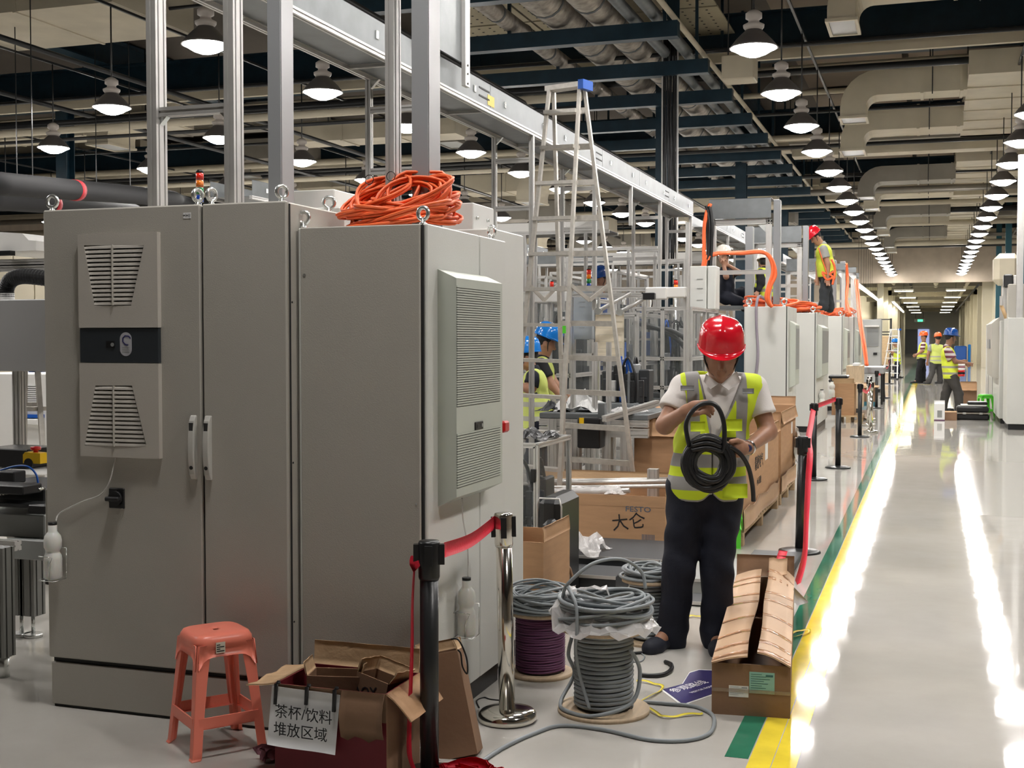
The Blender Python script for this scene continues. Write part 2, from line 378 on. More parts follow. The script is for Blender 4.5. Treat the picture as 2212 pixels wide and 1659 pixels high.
# end door
dr = struct('door_1', MB().box((-4.2 + 1.3, YEND - 0.1, 0), (-1.55, YEND - 0.01, 2.75)), mat('door_grey', (0.30, 0.32, 0.35), 0.5))
MB().box((-1.62, YEND - 0.16, 1.1), (-1.66, YEND - 0.1, 1.5)).build('door_handle', 'blk', dr)
dl = struct('door_2', MB().box((-1.5, YEND - 0.08, 0), (-0.3, YEND - 0.02, 2.75)), mat('daylight_opening', (0.45, 0.52, 0.9), 0.5, emit=0.6))
for i in range(5):
    y = YBAND + 6 + i * 15
    struct('trim_%d' % (i + 1), MB().box((-5.2, y, 4.75), (3.3, y + 0.5, 5.1)), 'ductg')
for i, (x, z, r, m) in enumerate([(-2.2, 4.95, .12, 'duct'), (-1.2, 4.85, .08, 'blkm'), (.2, 4.9, .14, 'duct'), (1.9, 4.8, .1, 'duct'), (2.4, 4.6, .06, 'blkm')]):
    struct('ceiling_pipe', MB().cyl((x, YBAND + 1, z), (x, YEND - 1, z), r, n=8), m)
for i in range(8):
    y = YBAND + 9 + i * 8.2; struct('ceiling_duct_piece', MB().box((-2.4 + (i % 3) * .7, y, 4.55), (1.8 - (i % 2) * .9, y + .9, 4.9)), 'duct' if i % 2 else 'ductg')
sg = thing('exit_sign', 'green lit exit sign hanging above the far corridor doors', 'sign', (-1.3, YEND - 6, 3.5))
MB().box((-0.55, 0, 0), (0.55, 0.08, 0.35)).build('housing', 'platel', sg)
MB().box((-0.2, -0.01, 0.05), (0.35, 0, 0.3)).build('lit_face', mat('exit_glow', (0.1, 0.9, 0.45), 0.5, emit=1.2), sg)
for q in (-.4, .4): MB().cyl((q, .04, .35), (q, .04, 1.6), .02).build('hanger', 'blkm', sg)
# corridor lamps; pairs past the first are added to brighten the end wall
for i in range(6):
    for s_, X in (('left', -1.6), ('right', 1.3)):
        y = YBAND + 5 + i * 12.5
        cl = thing('corridor_light', ('bright flat light on the low corridor ceiling, %s of the two nearest the beam' % s_) if i == 0 else 'added flat light further down the low corridor ceiling', 'lamp', (X, y, 4.45), 0, None if i == 0 else 'added lights along the low corridor ceiling')
        MB().box((-.55, -.3, 0), (.55, .3, .1)).build('housing', 'white', cl); MB().cyl((0, 0, .1), (0, 0, .66), .01, n=5).build('hanger', 'blkm', cl)
        MB().box((-.5, -.25, -.02), (.5, .25, 0)).build('tube_panel', mat('corridor_lamp_glow', (1, .93, .72), .5, emit=24), cl)
for i in range(26):
    y = 56 + i * 2.2
    for dx in (0, 0.75):
        if dx and i < 12: continue
        fl = thing('fluorescent_light', 'glowing batten light in the bright line leading down the left of the corridor', 'lamp', (-3.1 + dx, y, 3.95), 0, 'batten lights in line towards the corridor')
        MB().box((-.09, 0, .04), (.09, 1.9, .1)).build('batten', 'white', fl)
        MB().cyl((0, 0.05, 0), (0, 1.85, 0), .045, n=8).build('tube', 'tube', fl)
        MB().cyl((0, 1, .1), (0, 1, 1.1 if y > YBAND else 4.6), .01, n=4).build('hanger', 'blkm', fl)

# ---- steelwork
def beam(name, lo, hi, m='blue', flange=True):
    mb = MB(); x0, y0, z0 = lo; x1, y1, z1 = hi
    if not flange: mb.box(lo, hi)
    elif (x1 - x0) > (y1 - y0):
        yc = (y0 + y1) / 2; mb.box((x0, y0, z0), (x1, y1, z0 + .03)).box((x0, y0, z1 - .03), (x1, y1, z1)).box((x0, yc - .015, z0 + .03), (x1, yc + .015, z1 - .03))
    else:
        xc = (x0 + x1) / 2; mb.box((x0, y0, z0), (x1, y1, z0 + .03)).box((x0, y0, z1 - .03), (x1, y1, z1)).box((xc - .015, y0, z0 + .03), (xc + .015, y1, z1 - .03))
    return struct(name, mb, m)
GY = [14.0, 24.5, 35.0, 45.5, 56.0, 66.5]
for y in GY:
    beam('ceiling_beam', (-41.9, y - .2, 7.1), (13.9, y + .2, 7.9))
for x in (8.05, 3.0, -5.08, -11.6, -18.2, -31.3):
    beam('ceiling_beam', (x - .2, -8.9, 7.92), (x + .2, YBAND, 8.55))
for y in (9.0, 19.2, 29.7, 40.2, 50.7, 61.0):
    beam('ceiling_beam', (-41.9, y - .12, 8.1), (13.9, y + .12, 8.55))
for x in (-5.08, -18.2, -31.3):
    for y in GY[1:]:
        c = MB(); w = .15
        if x == -18.2 and y < 30: x = -19.4
        c.box((x - w, y - w, 0), (x + w, y - w + .02, 7.1)).box((x - w, y + w - .02, 0), (x + w, y + w, 7.1)).box((x - .01, y - w + .02, 0), (x + .01, y + w - .02, 7.1))
        struct('column', c, 'blue')
for k, y in enumerate((40, 48, 56, 64)):
    c = MB(); c.box((2.88, y - .12, 0), (3.12, y + .12, 8.0)); struct('column', c, mat('steelwork_teal', (0.01, 0.075, 0.10), 0.4))
# cream trunking under every girder (x direction)
for y in GY[1:]:
    MBt = MB().box((-41, y - .62, 6.92), (13.8, y - .42, 7.08)); struct('ceiling_trunking', MBt, 'duct')
    struct('ceiling_trunking', MB().box((-41, y - 1.05, 6.78), (13.8, y - .93, 6.9)), 'duct')
    struct('ceiling_pipe', MB().cyl((-41, y + .55, 6.85), (13.8, y + .55, 6.85), .07, n=10), 'blkm')
    struct('ceiling_pipe', MB().cyl((-41, y + .9, 7.0), (13.8, y + .9, 7.0), .05, n=8), 'duct')
    if y > 30:
        struct('ceiling_trunking', MB().box((-3.5, y - 1.9, 6.35), (13.8, y - 1.3, 6.62)), 'duct')
        struct('ceiling_trunking', MB().box((-3.5, y - 2.7, 6.55), (13.8, y - 2.3, 6.7)), 'ductg')
# extra thin pipes / conduits
for i, (y, z, r, m) in enumerate([(17.6, 7.0, .03, 'blkm'), (21.7, 6.6, .04, 'blkm'), (27.5, 6.9, .06, 'duct'), (28.2, 6.6, .035, 'blkm'), (31.2, 6.3, .05, 'blkm'), (32.3, 6.7, .09, 'duct'), (38.5, 6.5, .06, 'blkm'), (41, 6.3, .1, 'ductg'), (43.2, 6.1, .08, 'duct'), (49, 6.4, .1, 'blkm'), (52, 6.2, .1, 'duct'), (60, 6.0, .12, 'duct'), (63, 6.1, .1, 'blkm')]):
    struct('ceiling_pipe', MB().cyl((-41, y, z), (13.8, y, z), r, n=8), m)
for i, (x, z, r, m) in enumerate([(-6.6, 5.6, .05, 'blkm'), (-9.2, 6.4, .06, 'blkm'), (-12.9, 6.0, .045, 'blkm'), (-16.5, 6.2, .05, 'blkm'), (-23.5, 6.0, .06, 'blkm'), (3.6, 6.6, .05, 'blkm')]):
    struct('ceiling_pipe', MB().cyl((x, -8, z), (x, 70, z), r, n=8), m)
for x in (1.47, -2.09, -8.3, -11.9, -15.4, -21.6, -25.2):       # lamp conduit lines
    struct('ceiling_conduit', MB().box((x - .02, 5, 6.66), (x + .02, 70, 6.70)), 'blkm')
# pipe rack over the station row: short blue beams with big foil pipes running down the hall
for i in range(22):
    y = 8.0 + 2.7 * i
    beam('ceiling_rack_beam', (-9.2, y - .1, 6.18), (-3.69, y + .1, 6.42), flange=False)
    for x in (-8.9, -6.4, -3.9):
        struct('ceiling_rack_hanger', MB().box((x - .025, y - .025, 6.42), (x + .025, y + .025, 8.6)), 'blue')
for (x, z, r, m) in [(-4.1, 6.60, .10, 'steel'), (-4.45, 6.58, .09, 'steel'), (-4.95, 6.76, .27, 'pipeins'), (-5.62, 6.78, .30, 'pipeins'), (-6.4, 6.62, .14, 'pipeins'), (-3.82, 6.56, .045, 'duct')]:
    mb = MB().cyl((x, 5, z), (x, 68, z), r, n=16, caps=True)
    o = struct('ceiling_rack_pipe', mb, m)
    if r > .12:
        for i in range(30):
            MB().cyl((x, 6 + i * 1.35, z), (x, 6.06 + i * 1.35, z), r + .012, n=16).build('band', 'steel', o)
# perforated boards
for j in range(7):
    for i in range(3):
        x0 = -8.9 + i * 1.75; y0 = 6.2 + j * 2.7
        p = struct('ceiling_board', MB().box((x0, y0, 7.55), (x0 + 1.7, y0 + 2.62, 7.58)), 'acou')
        hm = MB()
        for a in range(7):
            for b in range(10): hm.box((x0 + .14 + a * .22, y0 + .16 + b * .25, 7.545), (x0 + .18 + a * .22, y0 + .20 + b * .25, 7.551))
        h = hm.build('hole', 'seam', p); h['kind'] = 'stuff'
for j in range(5):      # plain panels seen over the aisle
    for i in range(4):
        struct('ceiling_panel', MB().box((-3.2 + i * 2.6, 14.5 + j * 10.5, 8.35), (-.75 + i * 2.6, 23.9 + j * 10.5, 8.4)), mat('ceiling_brown', (0.22, 0.175, 0.13), 0.8, noise=.08, nscale=.7))

for z_, y_, r_, m_ in ((5.82, 20.3, .06, 'blkm'), (5.66, 20.2, .07, 'duct'), (5.52, 20.4, .035, 'blkm'), (5.35, 26.2, .05, 'duct')):
    struct('ceiling_pipe', MB().cyl((-41, y_, z_), (-5.6, y_, z_), r_, n=10), m_)
# ---- air ducts
def rduct(mb, pts, w, h):              # rectangular duct through points lying in a vertical plane
    pts = [Vector(p) for p in pts]; k = len(pts); vs = []
    hd = Vector((pts[-1].x - pts[0].x, pts[-1].y - pts[0].y, 0)).normalized(); side = Vector((-hd.y, hd.x, 0))
    for i in range(k):
        t = (pts[min(i + 1, k - 1)] - pts[max(i - 1, 0)]).normalized(); n_ = side.cross(t).normalized()
        for a, b in ((-1, -1), (1, -1), (1, 1), (-1, 1)): vs.append(pts[i] + side * a * w / 2 + n_ * b * h / 2)
    fs = [(i * 4 + j, i * 4 + (j + 1) % 4, i * 4 + 4 + (j + 1) % 4, i * 4 + 4 + j) for i in range(k - 1) for j in range(4)]
    fs += [(3, 2, 1, 0), tuple(range(4 * k - 4, 4 * k))]
    return mb.add(vs, fs)
def outlet_duct(x_tip, x_end, y, z, w, h, label, m='duct', drop=.55, grp=None):
    d = thing('air_duct', label, 'duct', ((x_tip + x_end) / 2, y, z), 0, grp)
    cx = (x_tip + x_end) / 2; s_ = 1 if x_end > x_tip else -1; mb = MB(); pts = []
    rad = h * .5 + .22
    for a in range(0, 91, 15):
        aa = R(a); pts.append((x_tip - cx + s_ * (rad - rad * math.cos(aa)), 0, -rad + rad * math.sin(aa)))
    pts = [(pts[0][0], 0, pts[0][2] - drop * .3)] + pts + [(x_end - cx, 0, 0)]
    rduct(mb, pts, w, h).build('duct_body', m, d)
    p = pts[0]; fr = MB(); hx, hy = h / 2 + .03, w / 2 + .03
    fr.box((p[0] - hx, -hy, p[2] - .05), (p[0] + hx, -hy + .05, p[2])).box((p[0] - hx, hy - .05, p[2] - .05), (p[0] + hx, hy, p[2])).box((p[0] - hx, -hy + .05, p[2] - .05), (p[0] - hx + .05, hy - .05, p[2])).box((p[0] + hx - .05, -hy + .05, p[2] - .05), (p[0] + hx, hy - .05, p[2]))
    fr.build('outlet_frame', m, d)
    MB().box((p[0] - hx + .05, -hy + .05, p[2] - .03), (p[0] + hx - .05, hy - .05, p[2] - .01)).build('outlet_grille', 'platel', d)
    n = max(2, int(abs(x_end - x_tip) / 1.1))
    for i in range(1, n + 1):
        X = (x_tip + s_ * (rad + .1) + (x_end - x_tip - s_ * (rad + .2)) * i / n) - cx
        MB().box((X - .03, -w / 2 - .02, -h / 2 - .02), (X + .03, w / 2 + .02, h / 2 + .02)).build('flange', m, d)
    X = (x_end - cx) * .4
    for q in (-1, 1): MB().cyl((X, q * (w / 2 + .03), -h / 2 - .05), (X, q * (w / 2 + .03), 8.5 - z), .012, n=6).build('hanger_rod', 'blkm', d)
    return d
def box_duct(lo, hi, label, m='duct', grp=None, ax='x', step=1.25):
    c = [(a + b) / 2 for a, b in zip(lo, hi)]; d = thing('air_duct', label, 'duct', (c[0], c[1], lo[2]), 0, grp)
    L = [a - b for a, b in zip(lo, (c[0], c[1], lo[2]))]; H = [a - b for a, b in zip(hi, (c[0], c[1], lo[2]))]
    MB().box(L, H).build('duct_body', m, d)
    i = 0 if ax == 'x' else 1; n = int((H[i] - L[i]) / step)
    for k in range(1, min(n, 24)):
        a = L[i] + (H[i] - L[i]) * k / min(n, 24); l2 = [L[0] - .02, L[1] - .02, L[2] - .02]; h2 = [H[0] + .02, H[1] + .02, H[2] + .02]
        l2[i] = a - .025; h2[i] = a + .025; MB().box(l2, h2).build('flange', m, d)
    for k in (.25, .75):
        a = L[i] + (H[i] - L[i]) * k; p = [0, 0]; p[i] = a; q = [L[0] + .03, L[1] + .03]; q[i] = a
        MB().cyl((q[0], q[1], H[2]), (q[0], q[1], 8.5 - lo[2]), .012, n=6).build('hanger_rod', 'blkm', d)
    return d
box_duct((.6, 24.9, 6.55), (2.4, 34.0, 7.0), 'broad cream duct trunk at upper right, nearest over the aisle', 'duct', None, 'y')
box_duct((.6, 36.5, 6.5), (2.4, 65, 7.0), 'cream duct trunk running away behind the broad one at upper right', 'duct', None, 'y')
outlet_duct(-1.55, .6, 26.3, 6.72, .75, .5, 'cream duct branch with square downturned outlet, upper of the pair right of the lamp row')
outlet_duct(-1.75, .6, 29.5, 6.52, 1.0, .5, 'large cream elbow duct curving down, lower of the pair right of the lamp row')
outlet_duct(-1.35, 1.5, 20.0, 7.05, .95, .42, 'cream duct outlet cropped by the top edge of the photo')
box_duct((1.55, 17.4, 6.9), (3.4, 21.5, 7.5), 'wide brown duct filling the top right corner', 'ductg', None, 'x')
for j, y in enumerate((38.6, 42.0, 49.0, 52.4, 59.5, 63)):
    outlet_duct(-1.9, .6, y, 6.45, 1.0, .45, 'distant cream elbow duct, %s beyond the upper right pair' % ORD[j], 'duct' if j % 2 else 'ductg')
# hanging cream boxes over the row
for k, (u, v, w_, h_, Y, lb) in enumerate([(1598, 150, .55, .42, 21.6, 'cream junction box hanging behind the second nearest aisle lamp'), (1690, 315, .5, .36, 33.5, 'cream junction box beside the blue rack end, further off'), (1755, 390, .5, .4, 44.4, 'small cream box hung behind the far aisle lamps')]):
    p = onY(u, v, Y); b = thing('hanging_box', lb, 'box', p)
    MB().rbox((-w_ / 2, -.25, -h_ / 2), (w_ / 2, .25, h_ / 2), .02).build('body', 'duct', b)
    for q in (-.2, .2): MB().cyl((q, 0, h_ / 2), (q, 0, 8.5 - p.z), .012, n=6).build('hanger_rod', 'blkm', b)
# left field of ducts (x direction)
def left_duct(u0, u1, vmid, Y, h, w, m, lb):
    a = onY(u0, vmid, Y); b = onY(u1, vmid, Y); z = (a.z + b.z) / 2
    return box_duct((a.x, Y - w / 2, z - h / 2), (b.x, Y + w / 2, z + h / 2), lb, m)
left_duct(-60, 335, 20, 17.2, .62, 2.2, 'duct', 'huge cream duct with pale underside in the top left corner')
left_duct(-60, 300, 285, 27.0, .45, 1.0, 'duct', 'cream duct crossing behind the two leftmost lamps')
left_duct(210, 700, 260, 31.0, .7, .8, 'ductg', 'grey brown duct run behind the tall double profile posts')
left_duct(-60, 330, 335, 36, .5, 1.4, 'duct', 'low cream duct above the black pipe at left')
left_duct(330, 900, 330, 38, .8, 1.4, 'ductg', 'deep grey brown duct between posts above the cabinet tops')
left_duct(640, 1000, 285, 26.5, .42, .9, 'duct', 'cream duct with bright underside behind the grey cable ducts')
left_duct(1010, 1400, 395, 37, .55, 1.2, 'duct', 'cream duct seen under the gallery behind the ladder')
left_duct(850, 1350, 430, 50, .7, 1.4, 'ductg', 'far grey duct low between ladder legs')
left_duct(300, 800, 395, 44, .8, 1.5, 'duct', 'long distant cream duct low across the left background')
for k, (u, v, Y, ln, lb) in enumerate([(525, 330, 34, 2.4, 'cream duct elbow dome behind the fourth profile post'), (240, 255, 26, 2.0, 'cream duct elbow left of the tall profile posts'), (980, 250, 29, 2.2, 'brown duct elbow behind the sheet metal riser'), (1150, 385, 34, 2.4, 'cream duct elbow seen through the ladder top')]):
    p = onY(u, v, Y); outlet_duct(p.x, p.x + ln, Y, p.z, 1.1, .6, lb, 'duct' if k % 2 else 'ductg')
# left distribution field further away: generic rows
for j in range(5):
    for i in range(4):
        x = -29 + i * 7.0; y = 41 + j * 6.2
        outlet_duct(x, x + 3.2, y, 6.0 + .2 * (i % 2), 1.3, .6, 'distant cream duct branch in the dim ceiling over the left bays', 'duct' if (i + j) % 2 else 'ductg', grp='distant duct branches over the left bays')
# black insulated main with red bands
def bigpipe(pix, r, label, bands):
    P = [atD(*q) for q in pix]; t = thing('insulated_pipe', label, 'pipe', P[0]); L = [p - P[0] for p in P]; sp = spline(L, 6)
    MB().tube(sp, r, n=20).build('pipe', 'rubm', t)
    for f in bands:
        a_ = sp[0].lerp(L[1], f); d_ = (L[1] - L[0]).normalized(); MB().cyl(a_, a_ + d_ * .17, r + .006, n=20).build('red_band', mat('band_red', (.4, .02, .03), .6), t)
    for f in (.25, .8):
        a_ = L[0].lerp(L[1], f); MB().box((a_.x - .006, a_.y - .006, a_.z + r * .8), (a_.x + .006, a_.y + .006, 8.5 - P[0].z)).build('hanger', 'blkm', t)
M['rubm'] = mat('pipe_insulation_black', (.014, .014, .015), .75, spec=.3)
bigpipe([(-60, 392, 16.5), (340, 426, 24), (385, 436, 25.5), (420, 452, 26)], .165, 'fat black insulated pipe with red bands low at upper left', (.45,))
bigpipe([(-60, 428, 19), (260, 452, 25), (300, 470, 26)], .17, 'second black insulated pipe just beneath the red banded one', (.45,))

# ---- high-bay lamps
def make_lamp():
    r = thing('high_bay_lamp', 'x', 'lamp', (0, 0, 5.13))
    prof = [(.295, 0), (.275, .03), (.22, .10), (.16, .16), (.115, .20), (.10, .22)]
    MB().lathe(prof + [(0.0, .22)], n=28).build('reflector', 'lampsh', r)
    MB().lathe([(0.001, -.10), (.08, -.095), (.16, -.065), (.225, -.025), (.285, .004), (.28, .015), (0.001, .015)], n=28).build('diffuser', 'diff', r)
    MB().lathe([(.10, .22), (.125, .25), (.13, .28), (.07, .31), (.065, .34), (.10, .36), (.10, .42), (.06, .45), (.02, .47), (0.0, .47)], n=20).build('housing', 'lampneck', r)
    MB().cyl((0, 0, .47), (0, 0, 1.55), .012, n=6).build('hanging_rod', 'blkm', r)
    return r
lamp0 = make_lamp(); first = True
ROWS = [(-2.09, 9.5, 2.92, 22, 'the row along the left edge of the aisle'), (1.47, 9.5, 2.92, 22, 'the row right of the aisle'), (-8.3, 10.05, 3.02, 19, 'the row just behind the gallery'),
        (-11.9, 13.1, 3.02, 17, 'the row over the second bay'), (-15.4, 16.1, 3.02, 16, 'the row over the third bay'), (-21.6, 19.0, 3.02, 14, 'the row over the fourth bay'), (-25.2, 22.1, 3.02, 13, 'the leftmost far row')]
for (X, y0, dy, n, rn) in ROWS:
    for i in range(1, 3 if X > -9 else 2):         # lamps over and behind the camera
        if first: l = lamp0; l.location = (X, y0 - dy * i, 5.13); first = False
        else: l = dup(lamp0, (X, y0 - dy * i, 5.13), None)
        l['label'] = 'unseen high-bay lamp over the near part of the hall, %s, in %s' % (ORD[i], rn.replace('the row ', 'row ')); l['label'] = ' '.join(l['label'].split()[:16])
    for i in range(n):
        y = y0 + i * dy
        if i < 11: lb = 'glowing high-bay lamp, %s in %s' % (ORD[i], rn); g = None
        else: lb = 'tiny merging high-bay lamp, far end of %s' % rn; g = 'far lamps of ' + rn
        if first: l = lamp0; l.location = (X, y, 5.13); l['label'] = lb; first = False
        else: l = dup(lamp0, (X, y, 5.13), None, lb)
        if g: l['group'] = g
# ================================================================== FOREGROUND CABINETS
def W(mb, name, m, root, **k): return mb.build(name, m, root, off=root.matrix_world.translation if False else root.location, **k)
def eyebolt(root, loc, rz=0, n='eyebolt', s=1.0):
    mb = MB(); x, y, z = loc; pts = []
    for i in range(20):
        a = 2 * PI * i / 20; q = .024 * s * math.cos(a); pts.append((x + q * math.cos(rz), y + q * math.sin(rz), z + (.045 + .024 * math.sin(a)) * s))
    mb.tube(pts, .0085 * s, n=8, closed=True); mb.lathe([(.017 * s, 0), (.017 * s, .006 * s), (.009 * s, .012 * s), (.009 * s, .025 * s)], (x, y, z), 14)
    return W(mb, n, 'zinc', root)
def handle(root, par, X, Y, z0, z1):
    o = MB(); w = .014; n = 12; pr = []
    for i in range(n + 1):
        t = i / n; z = z0 + (z1 - z0) * t; d = .012 + .022 * math.sin(PI * min(1, max(0, t))) ** .5
        pr.append((z, d))
    poly = [(Y, z0)] + [(Y - d, z) for z, d in pr] + [(Y, z1)]
    o.prism([(p[0], p[1]) for p in poly], 'x', X - w, X + w)
    h = o.build('handle', 'hndl', root, off=root.location, bevel=.004)
    MB().box((X - .009, Y - .030, z1 - .085), (X + .009, Y - .0, z1 - .03)).build('push_button', 'seam', h, off=root.location)
    MB().cyl((X, Y - .031, z0 + .05), (X, Y - .018, z0 + .05), .008).build('key_lock', 'blk', h, off=root.location)
    return h
A = thing('electrical_cabinet', 'wide grey two-door electrical cabinet with dark-banded cooling unit, behind the pink stool', 'cabinet', (-3.04, 4.70, 0))
AX0, AX1, AY, AY1, AZ = -3.632, -2.449, 4.434, 4.95, 2.155
W(MB().rbox((AX0 + .01, AY + .022, .215), (AX1, AY1, AZ - .004), .006), 'body', 'cab', A)
W(MB().box((AX0 + .02, AY + .012, 0), (AX1 - .01, AY1 - .02, .012)).box((AX0 + .013, AY + .02, .195), (AX1 - .01, AY1 - .02, .217)), 'plinth_gap', 'seam', A)
W(MB().rbox((AX0 + .01, AY + .004, .012), (AX1 - .004, AY1, .196), .004), 'plinth', 'cab', A)
d1 = W(MB().rbox((AX0, AY, .217), (-2.853, AY + .02, AZ), .006), 'door', 'cab', A)
d2 = W(MB().rbox((-2.843, AY, .217), (AX1 - .004, AY + .02, AZ), .006), 'door', 'cab', A)
W(MB().box((-2.853, AY + .016, .22), (-2.843, AY + .03, AZ - .01)), 'door_gap', 'seam', A)
def py(u, v, Y): return onY(u, v, Y)
hz0, hz1 = py(420, 1035, AY).z, py(420, 897, AY).z
handle(A, d1, -2.885, AY, hz0, hz1); handle(A, d2, -2.815, AY, hz0, hz1)
lb = MB(); p0 = py(396, 472, AY - .001); p1 = py(412, 459, AY - .001)
lab = W(lb.box((p0.x, AY - .0015, p0.z), (p1.x, AY, p1.z)), 'label_plate', 'paper', A)
words('lettering', '+H1', .021, 'ink', lab, Vector(((p0.x + p1.x) / 2, AY - .0016, (p0.z + p1.z) / 2)) - A.location, (R(90), 0, 0))
# cooling unit in the left door
YC = AY - .024
def cover(v0, v1, tr, nsl, nm):
    x0, x1 = py(170, 700, YC).x, py(341, 700, YC).x; z1, z0 = py(170, v0, YC).z, py(170, v1, YC).z
    (a, b, c, d_, vt, vb) = tr; ta, tb = py(a, vt, YC), py(b, vt, YC); bc, bd = py(c, vb, YC), py(d_, vb, YC)
    T = [(ta.x, ta.z), (tb.x, tb.z), (bd.x, bd.z), (bc.x, bc.z)]; O = [(x0, z1), (x1, z1), (x1, z0), (x0, z0)]
    mb = MB()
    for i in range(4):
        j = (i + 1) % 4; mb.prism([O[i], O[j], T[j], T[i]], 'y', YC, AY)
    cv = W(mb, nm, 'cabc', A)
    for k in range(nsl):
        t = (k + .5) / nsl; zz = ta.z + (bc.z - ta.z) * t; xl = ta.x + (bc.x - ta.x) * t; xr = tb.x + (bd.x - tb.x) * t
        hh = (ta.z - bc.z) / nsl
        s_ = MB()
        xs = [xl + (xr - xl) * q / 8 for q in range(9)]; P = []
        for q, x in enumerate(xs):
            bow = -.003 * (1 - (2 * q / 8 - 1) ** 2)
            P.append([(x, YC + .014, zz + hh * .42), (x, YC + .004 + bow, zz + hh * .22), (x, YC + .001 + bow, zz - hh * .10), (x, YC + .003 + bow, zz - hh * .34)])
        s_.sheet(P, .003); s_.build('louvre_slat', 'cabc', cv, off=A.location)
    xm = (ta.x + tb.x + bc.x + bd.x) / 4
    MB().box((xm - .002, YC - .010, bc.z), (xm + .002, YC + .01, ta.z)).build('centre_rib', 'cab', cv, off=A.location)
    W(MB().box((min(ta.x, bc.x), AY - .004, bc.z), (max(tb.x, bd.x), AY - .001, ta.z)), 'grille_recess', 'seam', A)
cover(506, 708, (181, 311, 204, 283, 530, 660), 14, 'cooling_cover')
cover(784, 985, (206, 285, 183, 316, 833, 962), 14, 'cooling_cover')
x0, x1 = py(171, 745, YC).x, py(341, 745, YC).x
bd = W(MB().rbox((x0, YC + .004, py(171, 783, YC).z), (x1, AY, py(171, 709, YC).z), .002), 'display_band', mat('band_anthracite', (.028, .034, .040), .4), A)
c = py(272, 744, YC + .004); st = []
for i in range(24):
    a = 2 * PI * i / 24; st.append((c.x + .029 * math.cos(a), c.z + (.029 * math.sin(a)) + (.022 if math.sin(a) > 0 else -.02)))
sk = MB().prism(st, 'y', YC + .0025, YC + .004).build('sticker', mat('sticker_grey', (.42, .42, .45), .5), bd, off=A.location)
words('lettering', 'C', .062, 'inkb', bd, Vector((c.x, YC + .002, c.z + .017)) - A.location, (R(90), R(25), 0))
for k in range(3): MB().box((c.x - .018, YC + .0022, c.z - .016 - k * .009), (c.x + .018, YC + .0026, c.z - .012 - k * .009)).build('print_line', 'platel', bd, off=A.location)
c = py(240, 744, YC + .004); MB().box((c.x - .024, YC + .002, c.z - .014), (c.x + .018, YC + .004, c.z + .014)).build('display', 'blk', bd, off=A.location)
MB().cyl((c.x + .008, YC - .0, c.z - .001), (c.x + .008, YC + .004, c.z - .001), .008).build('button', 'platel', bd, off=A.location)
# rotary switch
c = py(254, 1076, AY); sw = W(MB().rbox((c.x - .038, AY - .010, c.z - .043), (c.x + .038, AY, c.z + .043), .003), 'rotary_switch', 'blk', A)
MB().cyl((c.x, AY - .022, c.z), (c.x, AY - .01, c.z), .032, n=24).rbox((c.x - .034, AY - .046, c.z - .009), (c.x + .034, AY - .02, c.z + .009), .004).build('switch_knob', 'rub', sw, off=A.location)
for (u, Y) in ((113, AY + .05), (427, AY + .05), (457, AY + .05), (609, AY + .05)):
    p = onY(u, 437, Y); eyebolt(A, (p.x, Y, AZ - .003), R(8 if u < 400 else (75 if u < 500 else 60)))
eyebolt(A, (-2.50, 4.90, AZ - .004), R(15))
# side strip details
for z in (.45, 1.1, 1.75): W(MB().cyl((AX1 - .001, AY + .035, z), (AX1 + .003, AY + .035, z), .004, n=8), 'screw', 'blk', A)
W(MB().box((AX1 - .004, AY + .021, .22), (AX1 + .001, AY + .026, AZ - .01)), 'door_gap', 'seam', A)

B = thing('electrical_cabinet', 'tall grey cabinet with orange cable heap on top and tall grille unit facing the aisle', 'cabinet', (-2.16, 4.98, 0))
BX0, BX1, BY, BY1, BZ = -2.444, -1.881, 4.501, 5.475, 2.055
W(MB().rbox((BX0 + .004, BY + .004, .1), (BX1 - .026, BY1 - .004, BZ - .004), .005), 'body', 'cabw', B)
W(MB().rbox((BX0 + .016, BY, .1), (BX1 - .022, BY + .014, BZ - .003), .004), 'end_panel', 'cab', B)
W(MB().box((BX0 + .03, BY + .03, 0), (BX1 - .035, BY1 - .02, .1)), 'plinth', 'blkm', B)
ysp = onX(1036, 508, BX1).y
for (a, b) in ((BY + .022, ysp - .004), (ysp + .004, BY1 - .002)): W(MB().rbox((BX1 - .02, a, .102), (BX1, b, BZ), .005), 'door', 'cabw', B)
W(MB().box((BX1 - .026, BY + .014, .104), (BX1 - .012, BY + .024, BZ - .006)).box((BX1 - .024, ysp - .006, .104), (BX1 - .012, ysp + .006, BZ - .006)), 'door_gap', 'seam', B)
W(MB().cyl((BX0 + .035, BY - .002, 1.86), (BX0 + .035, BY, 1.86), .006).cyl((BX1 - .04, BY - .002, .95), (BX1 - .04, BY, .95), .004), 'screw', 'zinc', B)
# aisle-side cooling unit
XO = -1.800; ya, yb = 4.63, 5.19
cu = W(MB().prism([(BX1, .925), (XO, .965), (XO, 1.845), (BX1, 1.882)], 'y', ya, yb), 'cooling_unit', mat('grille_grey_green', (.50, .53, .47), .45, noise=.02), B)
def gr(v0, v1, n, nm):
    p = onX(985, v0, XO); q = onX(985, v1, XO); y0 = onX(986, 700, XO).y; y1 = yb - .03
    MB().box((XO - .002, y0, q.z), (XO + .0006, y1, p.z)).build('grille_recess', 'seam', cu, off=B.location)
    mb = MB(); dz = (p.z - q.z) / n
    for k in range(n): mb.box((XO - .001, y0, q.z + dz * (k + .32)), (XO + .004, y1, q.z + dz * (k + 1.0)))
    mb.build('grille_slats', MATS['grille_grey_green'], cu, off=B.location)['kind'] = 'stuff'
gr(617, 880, 50, 'a'); gr(938, 1056, 21, 'b')
